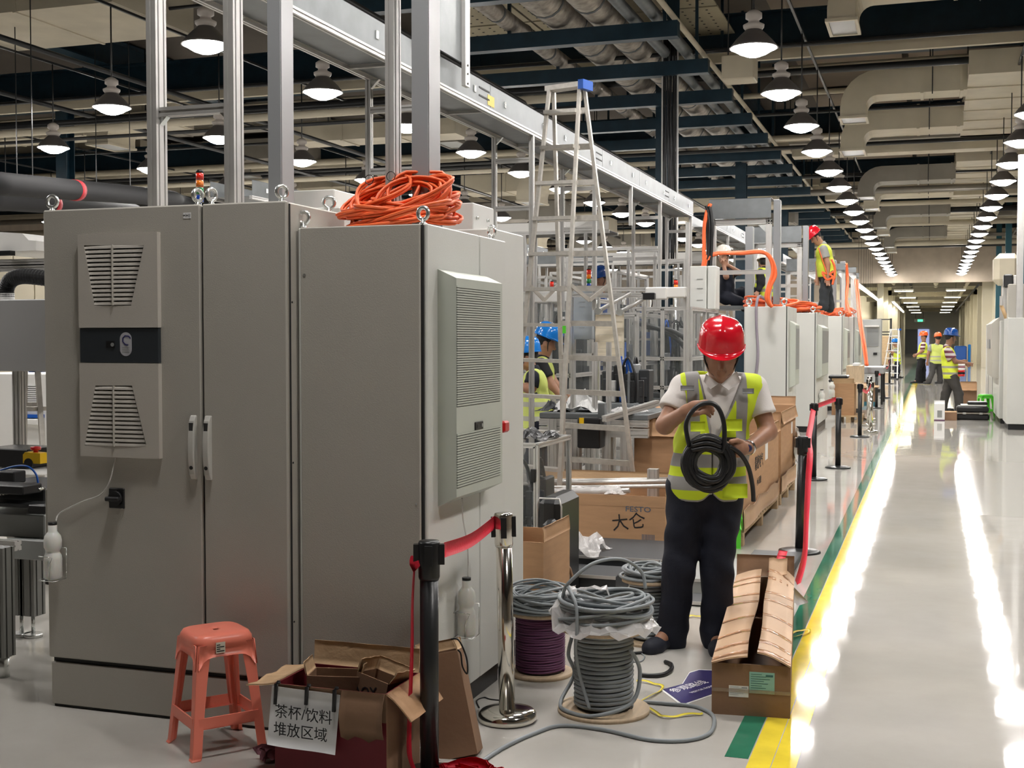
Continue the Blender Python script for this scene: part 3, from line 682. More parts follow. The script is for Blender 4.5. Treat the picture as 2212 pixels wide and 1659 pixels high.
p = onX(1034, 919, XO); dsp = MB().rbox((XO, p.y - .05, p.z - .017), (XO + .005, p.y + .045, p.z + .017), .002).build('display', 'blk', cu, off=B.location)
MB().box((XO + .005, p.y - .03, p.z - .008), (XO + .006, p.y + .01, p.z + .006)).build('screen', 'plate', dsp, off=B.location)
MB().cyl((XO + .005, p.y + .028, p.z), (XO + .007, p.y + .028, p.z), .008).build('button', 'platel', dsp, off=B.location)
MB().rbox((BX1, yb + .004, 1.0), (BX1 + .022, yb + .03, 1.22), .004).build('handle_bar', 'platel', cu, off=B.location)
# warning triangle and main switch
p = onX(1067, 882, BX1); h = .035
W(MB().prism([(p.y - .04, p.z - h), (p.y + .04, p.z - h), (p.y, p.z + h)], 'x', BX1, BX1 + .001), 'warning_triangle', mat('warning_yellow', (.75, .38, .08), .5), B)
W(MB().prism([(p.y - .008, p.z + .018), (p.y + .01, p.z + .004), (p.y, p.z), (p.y + .01, p.z - .022), (p.y - .01, p.z - .002), (p.y, p.z + .003)], 'x', BX1 + .001, BX1 + .0015), 'bolt_symbol', 'ink', B)
p = onX(1070, 921, BX1); sw = W(MB().rbox((BX1, p.y - .05, p.z - .04), (BX1 + .012, p.y + .05, p.z + .04), .003).box((BX1 - .0, p.y - .05, p.z - .04), (BX1 + .013, p.y - .042, p.z + .04)), 'main_switch', 'yel', B)
MB().cyl((BX1 + .012, p.y, p.z), (BX1 + .026, p.y, p.z), .036, n=20).rbox((BX1 + .02, p.y - .034, p.z - .026), (BX1 + .058, p.y + .034, p.z + .026), .008).build('red_knob', 'redp', sw, off=B.location)
for (u, Y) in ((656, BY + .05), (914, BY + .05)): p = onY(u, 480, Y); eyebolt(B, (p.x, Y, BZ - .003), R(0 if u < 800 else -12))
eyebolt(B, (BX1 - .05, BY1 - .06, BZ - .003), R(-30))

# drain bottles
def bottle(loc, label, wire=True, hose=None):
    t = thing('drain_bottle', label, 'bottle', loc)
    MB().lathe([(.0, 0), (.034, .0), (.038, .008), (.038, .085), (.036, .10), (.03, .112), (.028, .118), (.03, .124), (.037, .138), (.038, .165), (.034, .185), (.024, .198), (.019, .205), (.019, .232), (.017, .234)], n=24).build('body', 'milk', t)
    MB().cyl((0, 0, .232), (0, 0, .244), .019).build('cap', 'blk', t)
    if wire:
        MB().tube([(-.042, .03, .0), (-.042, -.041, -.004), (.042, -.041, -.004), (.042, .03, .0)], .0022, n=6).tube([(-.042, .03, .095), (-.042, -.042, .10), (.03, -.042, .10), (.012, -.041, .06), (.008, -.041, .0)], .0022, n=6).tube([(-.042, .035, 0), (-.042, .035, .13), (.042, .035, .13), (.042, .035, 0)], .0022, n=6).build('wire_bracket', 'zinc', t)
    if hose: MB().tube(spline([Vector(h) - Vector(loc) for h in hose], 8), .0035, n=6).build('hose', mat('clear_hose', (.75, .74, .70), .1, alpha=.6), t)
    return t
p = onY(115, 1250, AY - .045); hs = [onY(u, v, Y) for u, v, Y in ((121, 1126, AY - .045), (130, 1108, AY - .02), (180, 1083, AY - .012), (215, 1070, AY - .01), (235, 1045, AY - .016), (247, 1000, AY - .012), (249, 980, AY - .01))]
bottle(p, 'milky drain bottle with curved hose on the left edge of the wide grey cabinet', True, hs)
p = onX(1008, 1372, BX1 + .045); hs = [onX(u, v, X) for u, v, X in ((1011, 1245, BX1 + .045), (1010, 1180, BX1 + .03), (1000, 1120, BX1 + .03), (998, 1076, BX1 + .04))]
bottle(p, 'milky drain bottle in wire holder below the tall grille unit', True, hs)

# signal tower behind A
def beacon(p, h, r, label, cols=('lblu', 'lgre', 'lora', 'lred'), g=None):
    t = thing('signal_tower', label, 'light', p, 0, g); k = len(cols)
    MB().cyl((0, 0, -.04), (0, 0, .0), r * .5, n=10).build('stem', 'zinc', t)
    for i, c in enumerate(cols): MB().cyl((0, 0, h * i / k + .001), (0, 0, h * (i + 1) / k - .001), r, n=16).build('lens', c, t)
    MB().lathe([(r, h), (r, h + .008), (r * .6, h + .014), (0, h + .014)], n=16).build('cap', 'blk', t)
    return t
p = onY(432, 440, 4.62); beacon((p.x, 4.62, AZ + .03), .125, .0165, 'red, orange, green and blue signal tower rising behind the wide grey cabinet')
# tall ducts and posts standing on the cabinets
def tallduct(u0, u1, Y, dy, z0, label, u2=None):
    a = onY(u0, 430, Y); b = onY(u1, 430, Y); t = thing('cable_duct', label, 'duct', ((a.x + b.x) / 2, Y + dy / 2, z0)); w = (b.x - a.x) / 2
    MB().rbox((-w, -dy / 2 + .004, 0), (w - .003, dy / 2, 3.6), .003).build('channel', 'greyduct', t)
    MB().box((-w, -dy / 2, 0), (w, -dy / 2 + .004, 3.6)).build('lid', 'greyduct', t)
    MB().box((w - .004, -dy / 2 + .01, 0), (w + .001, dy / 2 - .004, 3.6)).build('side_cover', mat('duct_side_grey', (.42, .42, .43), .3, .3), t)
    return t
tallduct(580, 607, 4.62, .115, AZ + .002, 'grey vertical cable duct rising from the right end of the wide cabinet')
tallduct(890, 925, 4.95, .14, BZ + .002, 'dark grey vertical cable duct rising behind the orange cable heap')
fr = thing('profile_stand', 'pair of aluminium profile posts with crossbar standing on the wide grey cabinet', 'frame', (-3.05, 4.66, AZ))
xa = (onY(323, 430, 4.64).x + onY(347, 430, 4.64).x) / 2; xb = (onY(489, 430, 4.64).x + onY(513, 430, 4.64).x) / 2
for x in (xa, xb): W(MB().slot((x, 4.66, AZ), (x, 4.66, AZ + 3.2), .048, .08), 'post', 'alu', fr)
zc = onY(400, 238, 4.64).z
W(MB().slot((xa + .024, 4.66, zc), (xb - .024, 4.66, zc), .04, .04), 'crossbar', 'alu', fr)
for x, s_ in ((xa + .024, 1), (xb - .024, -1)): W(MB().prism([(x, zc - .02), (x + s_ * .035, zc - .02), (x, zc - .055)], 'y', 4.645, 4.675), 'corner_bracket', 'zinc', fr)
p = onY(846, 430, 4.93); f2 = thing('profile_post', 'single aluminium profile post beside the dark grey cable duct', 'post', (p.x, 4.95, BZ))
MB().slot((0, 0, 0), (0, 0, 3.4), .04, .08).build('post', 'alu', f2)
MB().prism([(.02, 0), (.06, 0), (.02, .06)], 'y', -.02, .02).build('foot_bracket', 'zinc', f2)
# white boxes on top behind
for (u0, u1, v0, v1, Y, dy, lb) in ((592, 722, 414, 470, 5.35, .42, 'white switch box on the far top of the wide cabinet'), (955, 1022, 440, 500, 5.62, .3, 'white box peeking out behind the orange cable heap')):
    a, b = onY(u0, v0, Y), onY(u1, v1, Y); t = thing('switch_box', lb, 'box', ((a.x + b.x) / 2, Y + dy / 2, b.z)); w = (b.x - a.x) / 2; h = a.z - b.z
    MB().rbox((-w, -dy / 2, 0), (w, dy / 2, h), .004).build('body', 'white', t)
    MB().cyl((w, -.1, h * .5), (w + .01, -.1, h * .5), .008).cyl((w, 0.05, h * .5), (w + .01, .05, h * .5), .008).build('screw', 'zinc', t)
# extra cabinets behind that carry those boxes
def plain_cab(lo, hi, label, m='cabw', grp=None):
    c = ((lo[0] + hi[0]) / 2, (lo[1] + hi[1]) / 2, lo[2]); t = thing('electrical_cabinet', label, 'cabinet', c, 0, grp)
    W(MB().rbox((lo[0], lo[1], lo[2] + .1), hi, .006), 'body', m, t); W(MB().box((lo[0] + .03, lo[1] + .03, lo[2]), (hi[0] - .03, hi[1] - .03, lo[2] + .1)), 'plinth', 'blkm', t)
    return t
plain_cab((-3.4, 5.0, 0), (-2.5, 5.9, onY(600, 470, 5.35).z), 'pale cabinet hidden behind the wide grey cabinet, top edge showing')
plain_cab((-2.5, 5.5, 0), (-1.95, 5.95, onY(1000, 500, 5.62).z), 'pale cabinet back to back with the tall grille cabinet')

# ---- orange cable heap on B
oc = thing('orange_cable_coil', 'large tangled heap of coiled orange cable on top of the grille cabinet', 'cable', (-2.16, 4.92, BZ))
rnd = random.Random(3)
for k in range(34):
    mb = MB(); t = k / 34
    if k < 20:      # lower flat tangle
        a = rnd.uniform(.13, .245); b = rnd.uniform(.09, .17); cz = .02 + rnd.random() * .10; cx = rnd.uniform(-.05, .05); cy = rnd.uniform(-.05, .05); tilt = rnd.uniform(-.25, .25); tx = rnd.uniform(-.15, .3)
    else:           # upright, leaning hoops
        a = rnd.uniform(.13, .20); b = rnd.uniform(.09, .13); cz = .12 + rnd.random() * .05; cx = rnd.uniform(-.09, .09); cy = rnd.uniform(-.06, .06); tilt = rnd.uniform(-.4, .5); tx = rnd.uniform(.5, 1.0)
    rz = rnd.uniform(0, PI); pts = []
    mt = Matrix.Translation((cx, cy, cz)) @ Euler((tx, tilt, 0)).to_matrix().to_4x4() @ Matrix.Rotation(rz * .3, 4, 'Z')
    turns = 2
    for i in range(26 * turns):
        q = 2 * PI * i / 26; w = 1 + .05 * math.sin(3 * q + k) + .03 * i / 26
        p = mt @ Vector((a * w * math.cos(q), b * w * math.sin(q), .006 * math.sin(2 * q + k) + .012 * (i // 26)))
        p.z = max(.006, min(.265, p.z)); p.x = max(-.27, min(.245, p.x)); p.y = max(-.33, min(.33, p.y)); pts.append(p)
    mb.tube(pts, .0065, n=7); mb.build('cable', 'orc', oc)
for (x, z) in ((-.10, .235), (.0, .245), (.12, .02)):
    MB().tube([(x + .02 * math.cos(a), -.12, z - .015 + .02 * math.sin(a)) for a in [i * PI / 5 for i in range(10)]], .002, n=5, closed=True).build('cable_tie', 'blk', oc)

# ================================================================== STOOL
def make_stool(name, label, loc, rz, m, S=.30, H=.46, sticker=True):
    t = thing(name, label, 'stool', loc, rz)
    def sq(a, half, p=5): c_, s_ = math.cos(a), math.sin(a); r = half / ((abs(c_) ** p + abs(s_) ** p) ** (1 / p)); return (r * c_, r * s_)
    T = .112; n = 48; prof = [(.012, H - .002), (.02, H - .001), (T - .012, H), (T - .003, H - .004), (T + .004, H - .016), (T + .009, H - .045)]
    vs, fs = [], []
    for (hh, z) in prof: vs += [(*sq(2 * PI * j / n, hh), z) for j in range(n)]
    k = len(prof); fs = [(i * n + j, i * n + (j + 1) % n, (i + 1) * n + (j + 1) % n, (i + 1) * n + j) for i in range(k - 1) for j in range(n)]
    MB().add(vs, fs, True).build('seat', m, t).modifiers.new('solid', 'SOLIDIFY').thickness = .004
    mb = MB()        # apron arches
    for q in range(4):
        mt = Matrix.Rotation(q * PI / 2, 4, 'Z'); P = []
        for i in range(13):
            s_ = -.93 + 1.86 * i / 12; x = s_ * (T + .002); low = .048 + .075 * abs(s_) ** 6; hf = T + .003 + .093 * low
            P.append([mt @ Vector((x, -(T + .005), H - .03)), mt @ Vector((s_ * hf, -hf, H - .03 - low))])
        mb.sheet(P, .004)
    mb.build('apron', m, t)
    for q in range(4):
        mt = Matrix.Rotation(q * PI / 2, 4, 'Z'); L = MB(); z0, z1 = 0, H - .03
        def ring(z, half, w): return [(-half, -half, z), (-half + w, -half, z), (-half + w * .8, -half + .014, z), (-half + .014, -half + .014, z), (-half + .014, -half + w * .8, z), (-half, -half + w, z)]
        rows = []
        for t_ in (0, .02, .3, .65, .9, 1.0):
            z = z0 + (z1 - z0) * t_; rows.append(ring(z, S / 2 + (T - S / 2) * t_ + (.006 if t_ == 0 else 0) , .038 + .018 * t_ ** 2))
        vs = [mt @ Vector(p) for r_ in rows for p in r_]
        fs = [(i * 6 + j, i * 6 + (j + 1) % 6, (i + 1) * 6 + (j + 1) % 6, (i + 1) * 6 + j) for i in range(len(rows) - 1) for j in range(6)] + [(5, 4, 3, 2, 1, 0)]
        L.add(vs, fs); L.build('leg', m, t, bevel=.003)
        b = MB(); zb = .135; half = S / 2 + (T - S / 2) * zb / H
        b.box((-half + .02, -half, zb - .022), (half - .02, -half + .006, zb + .022), mt); b.box((-half + .02, -half, zb - .022), (half - .02, -half + .016, zb - .018), mt); b.build('stretcher', m, t)
    if sticker:
        s_ = MB().box((T + .0115, -.045, H - .064), (T + .013, -.008, H - .022)).build('price_sticker', mat('sticker_cream', (.72, .66, .55), .6), t)
        for k in range(4): MB().box((T + .013, -.042, H - .058 + k * .008), (T + .0135, -.028 if k % 2 else -.012, H - .054 + k * .008)).build('print_line', 'ink', s_)
    return t
make_stool('plastic_stool', 'coral pink plastic stool with a small sticker, in front of the wide cabinet', (-2.655, 4.215, 0), R(-38), 'pink')
make_stool('plastic_stool', 'bright green plastic stool by the black cases near the right cabinets', onZ(2128, 900), R(20), 'green', sticker=False)
make_stool('plastic_stool', 'low green plastic stool mostly hidden behind the man in the red helmet', onZ(1568, 1180), R(10), 'green', .22, .27, sticker=False)

# ================================================================== CARTONS
def carton(label, loc, sz, rz=0, m='card', flaps=(), name='cardboard_box', mi='cardi', th=.006, open_=True, grp=None, rot=None):
    w, d, h = sz; t = thing(name, label, 'box', loc, rz, grp, rot)
    x, y = w / 2, d / 2
    MB().box((-x, -y, 0), (x, -y + th, h)).build('front_panel', m, t); MB().box((-x, y - th, 0), (x, y, h)).build('back_panel', m, t)
    MB().box((-x, -y + th, 0), (-x + th, y - th, h)).build('side_panel', m, t); MB().box((x - th, -y + th, 0), (x, y - th, h)).build('side_panel', m, t)
    MB().box((-x + th, -y + th, 0), (x - th, y - th, th)).build('bottom_panel', m, t)
    for f in flaps:          # (side, angle from vertical outward in deg, length)
        sd, ang, ln = f[:3]; a = R(ang); bend = f[3] if len(f) > 3 else 0.0; P = []
        L0 = (w if sd in 'fb' else d) / 2 - .002
        for i in range(9):
            s_ = -1 + 2 * i / 8; row = []
            for j in range(5):
                q = ln * j / 4; aa = a + bend * (j / 4) + .04 * math.sin(i * 1.7 + j)
                o_, z = q * math.sin(aa), h + q * math.cos(aa)
                if sd == 'f': row.append((s_ * L0, -y - o_, z))
                if sd == 'b': row.append((-s_ * L0, y + o_, z))
                if sd == 'l': row.append((-x - o_, -s_ * L0, z))
                if sd == 'r': row.append((x + o_, s_ * L0, z))
            P.append(row)
        MB().sheet(P, th * .8).build('flap', f[4] if len(f) > 4 else mi, t)
    return t
# sign box, lower left foreground
bx0, bx1 = onY(593, 1470, 3.95).x, onY(834, 1490, 3.95).x
sb = carton('open red-printed carton with a white paper sign clipped on its front', ((bx0 + bx1) / 2, 4.10, 0), (bx1 - bx0, .30, .352), 0, 'redbox', [('l', 100, .12), ('r', 118, .13, .3, 'card'), ('b', 8, .09)])
hw = (bx1 - bx0) / 2
MB().box((-hw - .001, -.1512, .25), (hw + .001, -.15, .353)).build('upper_band', 'cardd', sb)
MB().box((hw, -.149, .0), (hw + .0015, .149, .352)).build('side_face', 'cardd', sb)
P = [[(hw - .17 + .165 * i / 6, -.153 - .02 * math.sin(j / 5 * PI) - .01 * j / 5, .354 - .165 * j / 5 - (.01 * math.sin(i * 2.0) if j == 5 else 0)) for j in range(6)] for i in range(7)]
MB().sheet(P, .004).build('flap', 'cardd', sb)
zs = lambda v: EYE - (v - 733) * 4.5 / 2680
P = [[(-hw - .004 + .272 * i / 6 - .012 * j / 6, -.160 - .004 * math.sin(i) - .003 * j, .347 - .02 * i / 6 * .5 - .212 * j / 6) for j in range(7)] for i in range(7)]
sgn = MB().sheet(P, .0012).build('paper_sign', 'paper', sb)
words('lettering', '茶杯/饮料', .054, 'ink', sgn, (-hw + .134, -.184, .258), (R(90), R(1.5), 0))
words('lettering', '堆放区域', .054, 'ink', sgn, (-hw + .128, -.196, .198), (R(90), R(1.5), 0))
for x, l_ in ((-hw + .016, .07), (-hw + .14, .06), (-hw + .25, .075)):
    MB().tube([(x - .003, -.168, .352 - l_), (x, -.166, .355), (x, -.15, .360), (x, -.14, .335)], .006, n=4, flat=1.4).build('tape_strip', 'blk', sb)
carton('small brown carton with black marker scrawl, standing inside the sign box', (sb.location.x - .07, 4.15, .19), (.20, .12, .165), R(12), 'cardd', [('r', 20, .05), ('l', 15, .05)])
i2 = carton('folded brown carton sticking out of the right half of the sign box', (sb.location.x + .08, 4.14, .17), (.15, .11, .19), R(-16), 'cardd', [('b', 10, .05), ('r', 30, .06), ('l', -5, .05)], rot=(R(-6), R(9), R(-16)))
words('marker_scrawl', 'AOX', .05, 'ink', i2.children[0], (-.02, -.056, .13), (R(90), R(-15), 0))
lc = carton('tall open brown carton leaning on the cabinet, black string through its flap', (-1.70, 4.42, 0), (.15, .12, .395), R(14), 'cardd', [('b', 5, .04), ('r', -10, .04), ('l', 8, .05)], rot=(R(-8), R(-13), R(12)))
MB().tube(spline([(.06, -.055, .44), (.09, -.06, .43), (.105, -.055, .36), (.095, -.05, .30), (.082, -.05, .33), (.085, -.05, .38), (.07, -.05, .40)], 6), .0035, n=6).build('string', 'blk', lc)
# crumpled red tape on floor and pink rag
def crumple(pts_n, c, rx, ry, rz_, seed, wdt, m, name, par):
    rr = random.Random(seed); P = []; p = Vector(c); 
    ctrl = [Vector((c[0] + rr.uniform(-rx, rx), c[1] + rr.uniform(-ry, ry), c[2] + rr.uniform(0, rz_))) for _ in range(pts_n)]
    sp = spline(ctrl, 5); rows = []
    for i, q in enumerate(sp):
        a = i * .35 + rr.uniform(-.3, .3); wv = Vector((math.cos(a) * .5, math.sin(a) * .3, abs(math.sin(a * .7)) * .9 + .1)) * wdt
        rows.append([q, q + wv])
    for r_ in rows:
        for v_ in r_: v_.z = max(.003, v_.z)
    MB().sheet(rows, .0012).build(name, m, par)
rp = thing('tape_heap', 'crumpled heap of red barrier tape on the floor at the foot of the black post', 'tape', (-1.57, 4.12, 0))
for k in range(5): crumple(9, (0.01, .0, .0), .13, .09, .035, 20 + k, .045, 'red', 'tape_fold', rp)
rg = thing('rag', 'mauve crumpled rag on the floor behind the sign box corner', 'cloth', (-2.37, 4.12, 0))
crumple(8, (0, 0, 0), .05, .04, .02, 5, .04, mat('rag_mauve', (.30, .12, .15), .9), 'fold', rg)
crumple(8, (.01, 0, 0), .05, .04, .02, 6, .04, 'rag_mauve' if False else MATS['rag_mauve'], 'fold', rg)

# ================================================================== BARRIER POSTS
def make_post(kind='black', H=.875):
    t = thing('barrier_post', 'x', 'post', (0, 0, 0)); ch = kind == 'chrome'; m = 'chrome' if ch else 'blkm'
    MB().lathe([(0.0, .034), (.03, .034), (.05, .031), (.13 if ch else .135, .024), (.15 if ch else .155, .014), (.155, .004), (.15, 0)][::-1] if False else ([(.118, 0), (.123, .008), (.123, .030), (.112, .043), (.07, .050), (.036, .052), (.0, .052)] if ch else [(.15, 0), (.157, .004), (.155, .014), (.13, .022), (.05, .03), (.036, .034), (.0, .034)]), n=36).build('base', m, t)
    MB().cyl((0, 0, .03), (0, 0, H - .12), .034, n=24).build('pole', m, t)
    MB().lathe([(.036, H - .14), (.039, H - .13), (.040, H - .01), (.036, H), (.0, H)], n=24).build('head', m if ch else 'blk', t)
    for a in range(4):
        if ch: MB().box((.036, -.012, H - .10), (.052, .012, H - .015), Matrix.Rotation(a * PI / 2 + R(20), 4, 'Z')).build('tape_clip', 'blk', t)
        elif a != 1: MB().box((.036, -.014, H - .085), (.056, .014, H - .012), Matrix.Rotation(a * PI / 2 + R(20), 4, 'Z')).build('tape_clip', 'blk', t)
    return t
pb = make_post(); pc = make_post('chrome')
pb.location = (onZ(928, 1686).x, onZ(928, 1686).y, 0); pb['label'] = 'nearest black barrier post, with red tape hanging down its left side'
pc.location = onZ(1096, 1556); pc['label'] = 'nearest polished chrome barrier post beside the tall grille cabinet'
pc.rotation_euler = (0, R(-1.2), 0)
posts = {}
for key, u, v, lb, kind in (('c', 1727, 1193, 'black barrier post whose loose red tape trails into the long carton', 0), ('d', 1757, 1036, 'black barrier post joined by short red tape to the one behind it', 0), ('e', 1810, 1011, 'slim black barrier post at the far end of the short tape', 0), ('f', 1857, 944, 'black barrier post just before the leaning chrome ones', 0),
                            ('g', 1881, 935, 'foremost of the far chrome barrier posts', 1), ('h', 1876, 920, 'middle one of the far chrome barrier posts', 1), ('i', 1878, 908, 'rearmost of the far chrome barrier posts', 1), ('j', 1893, 882, 'black barrier post past the chrome posts', 0), ('k', 1910, 860, 'leaning black barrier post before the white ladder', 0), ('l', 1921, 829, 'farthest black barrier post beside the white ladder', 0)):
    o = dup(pc if kind else pb, onZ(u, v), R(30), lb); posts[key] = o
posts['k'].rotation_euler = (0, R(-4), 0); posts['c'].rotation_euler = (0, R(1.2), 0)
def tape(name, label, pts, w=.048, tw=None, m='red'):
    t = thing(name, label, 'tape', pts[0]); o_ = Vector(pts[0]); sp = spline(pts, 6); rows = []
    for i, p in enumerate(sp):
        d = (sp[min(i + 1, len(sp) - 1)] - sp[max(i - 1, 0)]).normalized(); up = Vector((0, 0, 1))
        a = (tw[0] + (tw[1] - tw[0]) * i / len(sp)) if tw else 0
        side = up - d * up.dot(d); side = side.normalized() if side.length > .15 else Vector((1, 0, 0)); side = Matrix.Rotation(a, 3, d) @ side
        rows.append([p - o_ - side * w / 2, p - o_ + side * w / 2])
    MB().sheet(rows, .0012).build('ribbon', m, t); return t
h1 = Vector((pb.location.x + .05, pb.location.y + .02, .84)); h2 = Vector((pc.location.x - .05, pc.location.y - .01, .838))
tape('barrier_tape', 'red tape stretched between the black and chrome posts in front', [h1, h1.lerp(h2, .5) - Vector((0, 0, .02)), h2], .055)
D0 = 4.46; hang = [atD(u, v, D) for u, v, D in ((905, 1208, 4.5), (897, 1212, D0), (891, 1300, D0), (890, 1400, D0), (886, 1520, D0), (884, 1620, D0), (895, 1665, D0))]
tape('barrier_tape', 'red tape falling from the nearest black post to the floor', hang, .042, (R(70), R(95)))
pd, pe = posts['d'].location, posts['e'].location
tape('barrier_tape', 'short taut red tape between two black posts by the pallet boxes', [(pd.x + .03, pd.y + .02, .84), (pe.x - .03, pe.y - .03, .86)], .055)
q = [atD(u, v, D) for u, v, D in ((1757, 885, 14.0), (1752, 915, 13.0), (1747, 945, 11), (1750, 975, 9.4), (1746, 1040, 9.0), (1742, 1120, 8.7), (1738, 1200, 8.4), (1722, 1262, 8.1))]
tape('barrier_tape', 'long loose red tape hanging from the post towards the long carton', q, .062, (R(60), R(20)))
for a, b, lb in (('f', 'g', 'tiny red tape between black and chrome post'), ('j', 'k', 'far pinkish tape sagging between black posts'), ('k', 'l', 'farthest pinkish tape up to the last black post')):
    A_, B_ = posts[a].location, posts[b].location
    tape('barrier_tape', lb, [(A_.x, A_.y, .82), ((A_.x + B_.x) / 2 + .02, (A_.y + B_.y) / 2, .72), (B_.x, B_.y, .84)], .06, m=mat('tape_pink', (.75, .08, .10), .5))
# ================================================================== GALLERY (cable tray on posts) ABOVE THE STATION ROW
XR, XL, ZB, ZT = -3.25, -3.63, 3.344, 3.565
def gallery(y0, y1, label, xr=XR, xl=XL, zb=ZB, zt=ZT, pairs=(), step=1.7, name='cable_gallery'):
    g = thing(name, label, 'cable tray', ((xr + xl) / 2, y0, zb)); P = lambda mb, n, m: W(mb, n, m, g)
    for x in (xr, xl):
        P(MB().slot((x - .02 if x == xr else x + .02, y0, zb + .02), (x - .02 if x == xr else x + .02, y1, zb + .02), .04, .04), 'rail', 'alu')
    n = max(1, round((y1 - y0) / step))
    for i in range(n):
        a = y0 + (y1 - y0) * i / n + .003; b = y0 + (y1 - y0) * (i + 1) / n - .003
        s_ = P(MB().box((xr - .003, a, zb + .04), (xr, b, zt)).box((xr - .025, a, zt - .003), (xr, b, zt)), 'side_sheet', 'steel')
        P(MB().box((xl, a, zb + .04), (xl + .003, b, zt)), 'side_sheet', 'steel')
        P(MB().box((xl + .04, a, zb + .03), (xr - .04, b, zb + .034)), 'bottom_sheet', 'steel')
        P(MB().slot((xl + .04, b - .02, zb + .02), (xr - .04, b - .02, zb + .02), .03), 'cross_rail', 'alu')
        for k in (.2, .8): MB().box((xr, a + (b - a) * k - .02, zb + .10), (xr + .006, a + (b - a) * k + .02, zb + .15)).build('clip', 'zinc', s_, off=g.location)
        if i % 2 == 1:
            mb = MB()
            for kz in (.09, .15): mb.box((xr, b - .25, zb + kz), (xr + .003, b - .02, zb + kz + .012))
            mb.build('cable_slot', 'seam', s_, off=g.location)
    for y, zb0 in pairs:
        for x in (xr, xl): P(MB().slot((x - .02 if x == xr else x + .02, y, zb0), (x - .02 if x == xr else x + .02, y, zb), .04, .04), 'post', 'alu')
        for z in (3.14, 2.73): P(MB().slot((xl + .04, y, z), (xr - .04, y, z), .04, .04), 'cross_rail', 'alu')
        P(MB().prism([(xl + .04, zb), (xl + .10, zb), (xl + .04, zb - .06)], 'y', y - .015, y + .015), 'corner_bracket', 'zinc')
    return g
g1 = gallery(2.2, 17.7, 'long aluminium cable gallery running diagonally overhead above the station row', pairs=[(7.67, 2.3), (10.2, 0), (12.3, 1.9), (15.5, 1.99), (17.6, 0)])
p = onX(1072, 225, XR); W(MB().box((XR, p.y - .2, p.z - .04), (XR + .002, p.y - .05, p.z + .04)), 'yellow_sticker', mat('sticker_yellow', (.7, .5, .12), .6), g1)
for y in (13.9, ): W(MB().slot((XR - .02, y, 2.9), (XR - .02, y, ZB), .04), 'post', 'alu', g1)
gallery(19.6, 27.5, 'second cable gallery section behind the first portal frame', pairs=[(21, 0), (24, 0), (27, 0)])
gallery(29, 40, 'far cable gallery section behind the man in the harness', pairs=[(30, 0), (33, 0), (36, 0)])
gallery(12.5, 24, 'parallel cable gallery further back beyond the ladder', xr=-7.35, xl=-7.9, zb=3.2, zt=3.42, pairs=[(16, 0), (20, 0), (23, 0)])
gallery(15, 24, 'third parallel cable gallery far behind the machines', xr=-11.0, xl=-11.5, zb=3.0, zt=3.25, pairs=[(16, 0), (20, 0)])
# cross gallery (x direction)
def xgallery(x0, x1, y, zb, h, label, posts=()):
    g = thing('cable_gallery', label, 'cable tray', ((x0 + x1) / 2, y, zb)); n = max(1, round((x1 - x0) / 1.6))
    for yy in (y, y + .45): W(MB().slot((x0, yy, zb + .02), (x1, yy, zb + .02), .04), 'rail', 'alu', g)
    for i in range(n):
        a = x0 + (x1 - x0) * i / n + .003; b = x0 + (x1 - x0) * (i + 1) / n - .003
        W(MB().box((a, y - .02, zb + .042), (b, y - .017, zb + h)), 'side_sheet', 'white' if i % 3 else 'steel', g); W(MB().box((a, y + .02, zb + .03), (b, y + .43, zb + .034)), 'bottom_sheet', 'steel', g)
    for x in posts:
        W(MB().slot((x, y, 0), (x, y, zb), .04), 'post', 'alu', g); W(MB().slot((x, y + .45, 0), (x, y + .45, zb), .04), 'post', 'alu', g)
    return g
xgallery(-7.2, -3.8, 15.0, 2.92, .15, 'white cross gallery linking the two cable galleries behind the ladder', (-6.9, -5.9, -4.9, -4.1))
xgallery(-11, -7.9, 20.0, 2.8, .2, 'distant cross gallery far behind the ladder', (-10.5, -9.5, -8.5))
xgallery(-7.2, -3.8, 22.0, 2.95, .2, 'cross gallery behind the seated workers', (-6.9, -5.5, -4.3))
# galvanised riser against the gallery
t = thing('sheet_riser', 'galvanised sheet metal riser standing on the gallery beside the dark cable duct', 'duct', (-3.2, 8.0, 3.46))
ya_, yb_ = onX(925, 100, -3.2).y, onX(997, 100, -3.2).y
W(MB().box((-3.215, ya_, 3.575), (-3.2, yb_, 6.4)), 'sheet', 'steel', t)
W(MB().box((-3.20, yb_, onX(1003, 188, -3.2).z), (-3.17, yb_ + .09, 6.4)), 'strut', 'alu', t)
for z in (3.43, 3.5, 3.56): MB().cyl((-.0, yb_ + .045 - 8, z - 3.46), (.035, yb_ + .045 - 8, z - 3.46), .008, n=8).build('bolt', 'blk', t)
# bundled black cables up the blue column
t = thing('cable_bundle', 'thick black cable bundle hanging between two rails down onto the gallery', 'cable', (-4.6, 21.5, 2.9))
rr = random.Random(5)
xA = onY(1447, 300, 21.5).x
for k in range(9):
    x = xA - t.location.x + (k - 4) * .028; MB().tube(spline([(x + rr.uniform(-.01, .01), rr.uniform(-.03, .03), z) for z in (.1, .9, 1.8, 2.7, 3.6, 4.2)], 4), .016, n=6).build('cable', 'blc', t)
for s_ in (-1, 1): x = xA - t.location.x + s_ * .135; MB().box((x - .012, -.02, .1), (x + .012, .02, 4.1)).build('side_rail', 'alu', t)
MB().box((xA - t.location.x - .15, .04, 4.1), (xA - t.location.x + .15, .07, 5.7)).build('back_plate', 'blue', t)

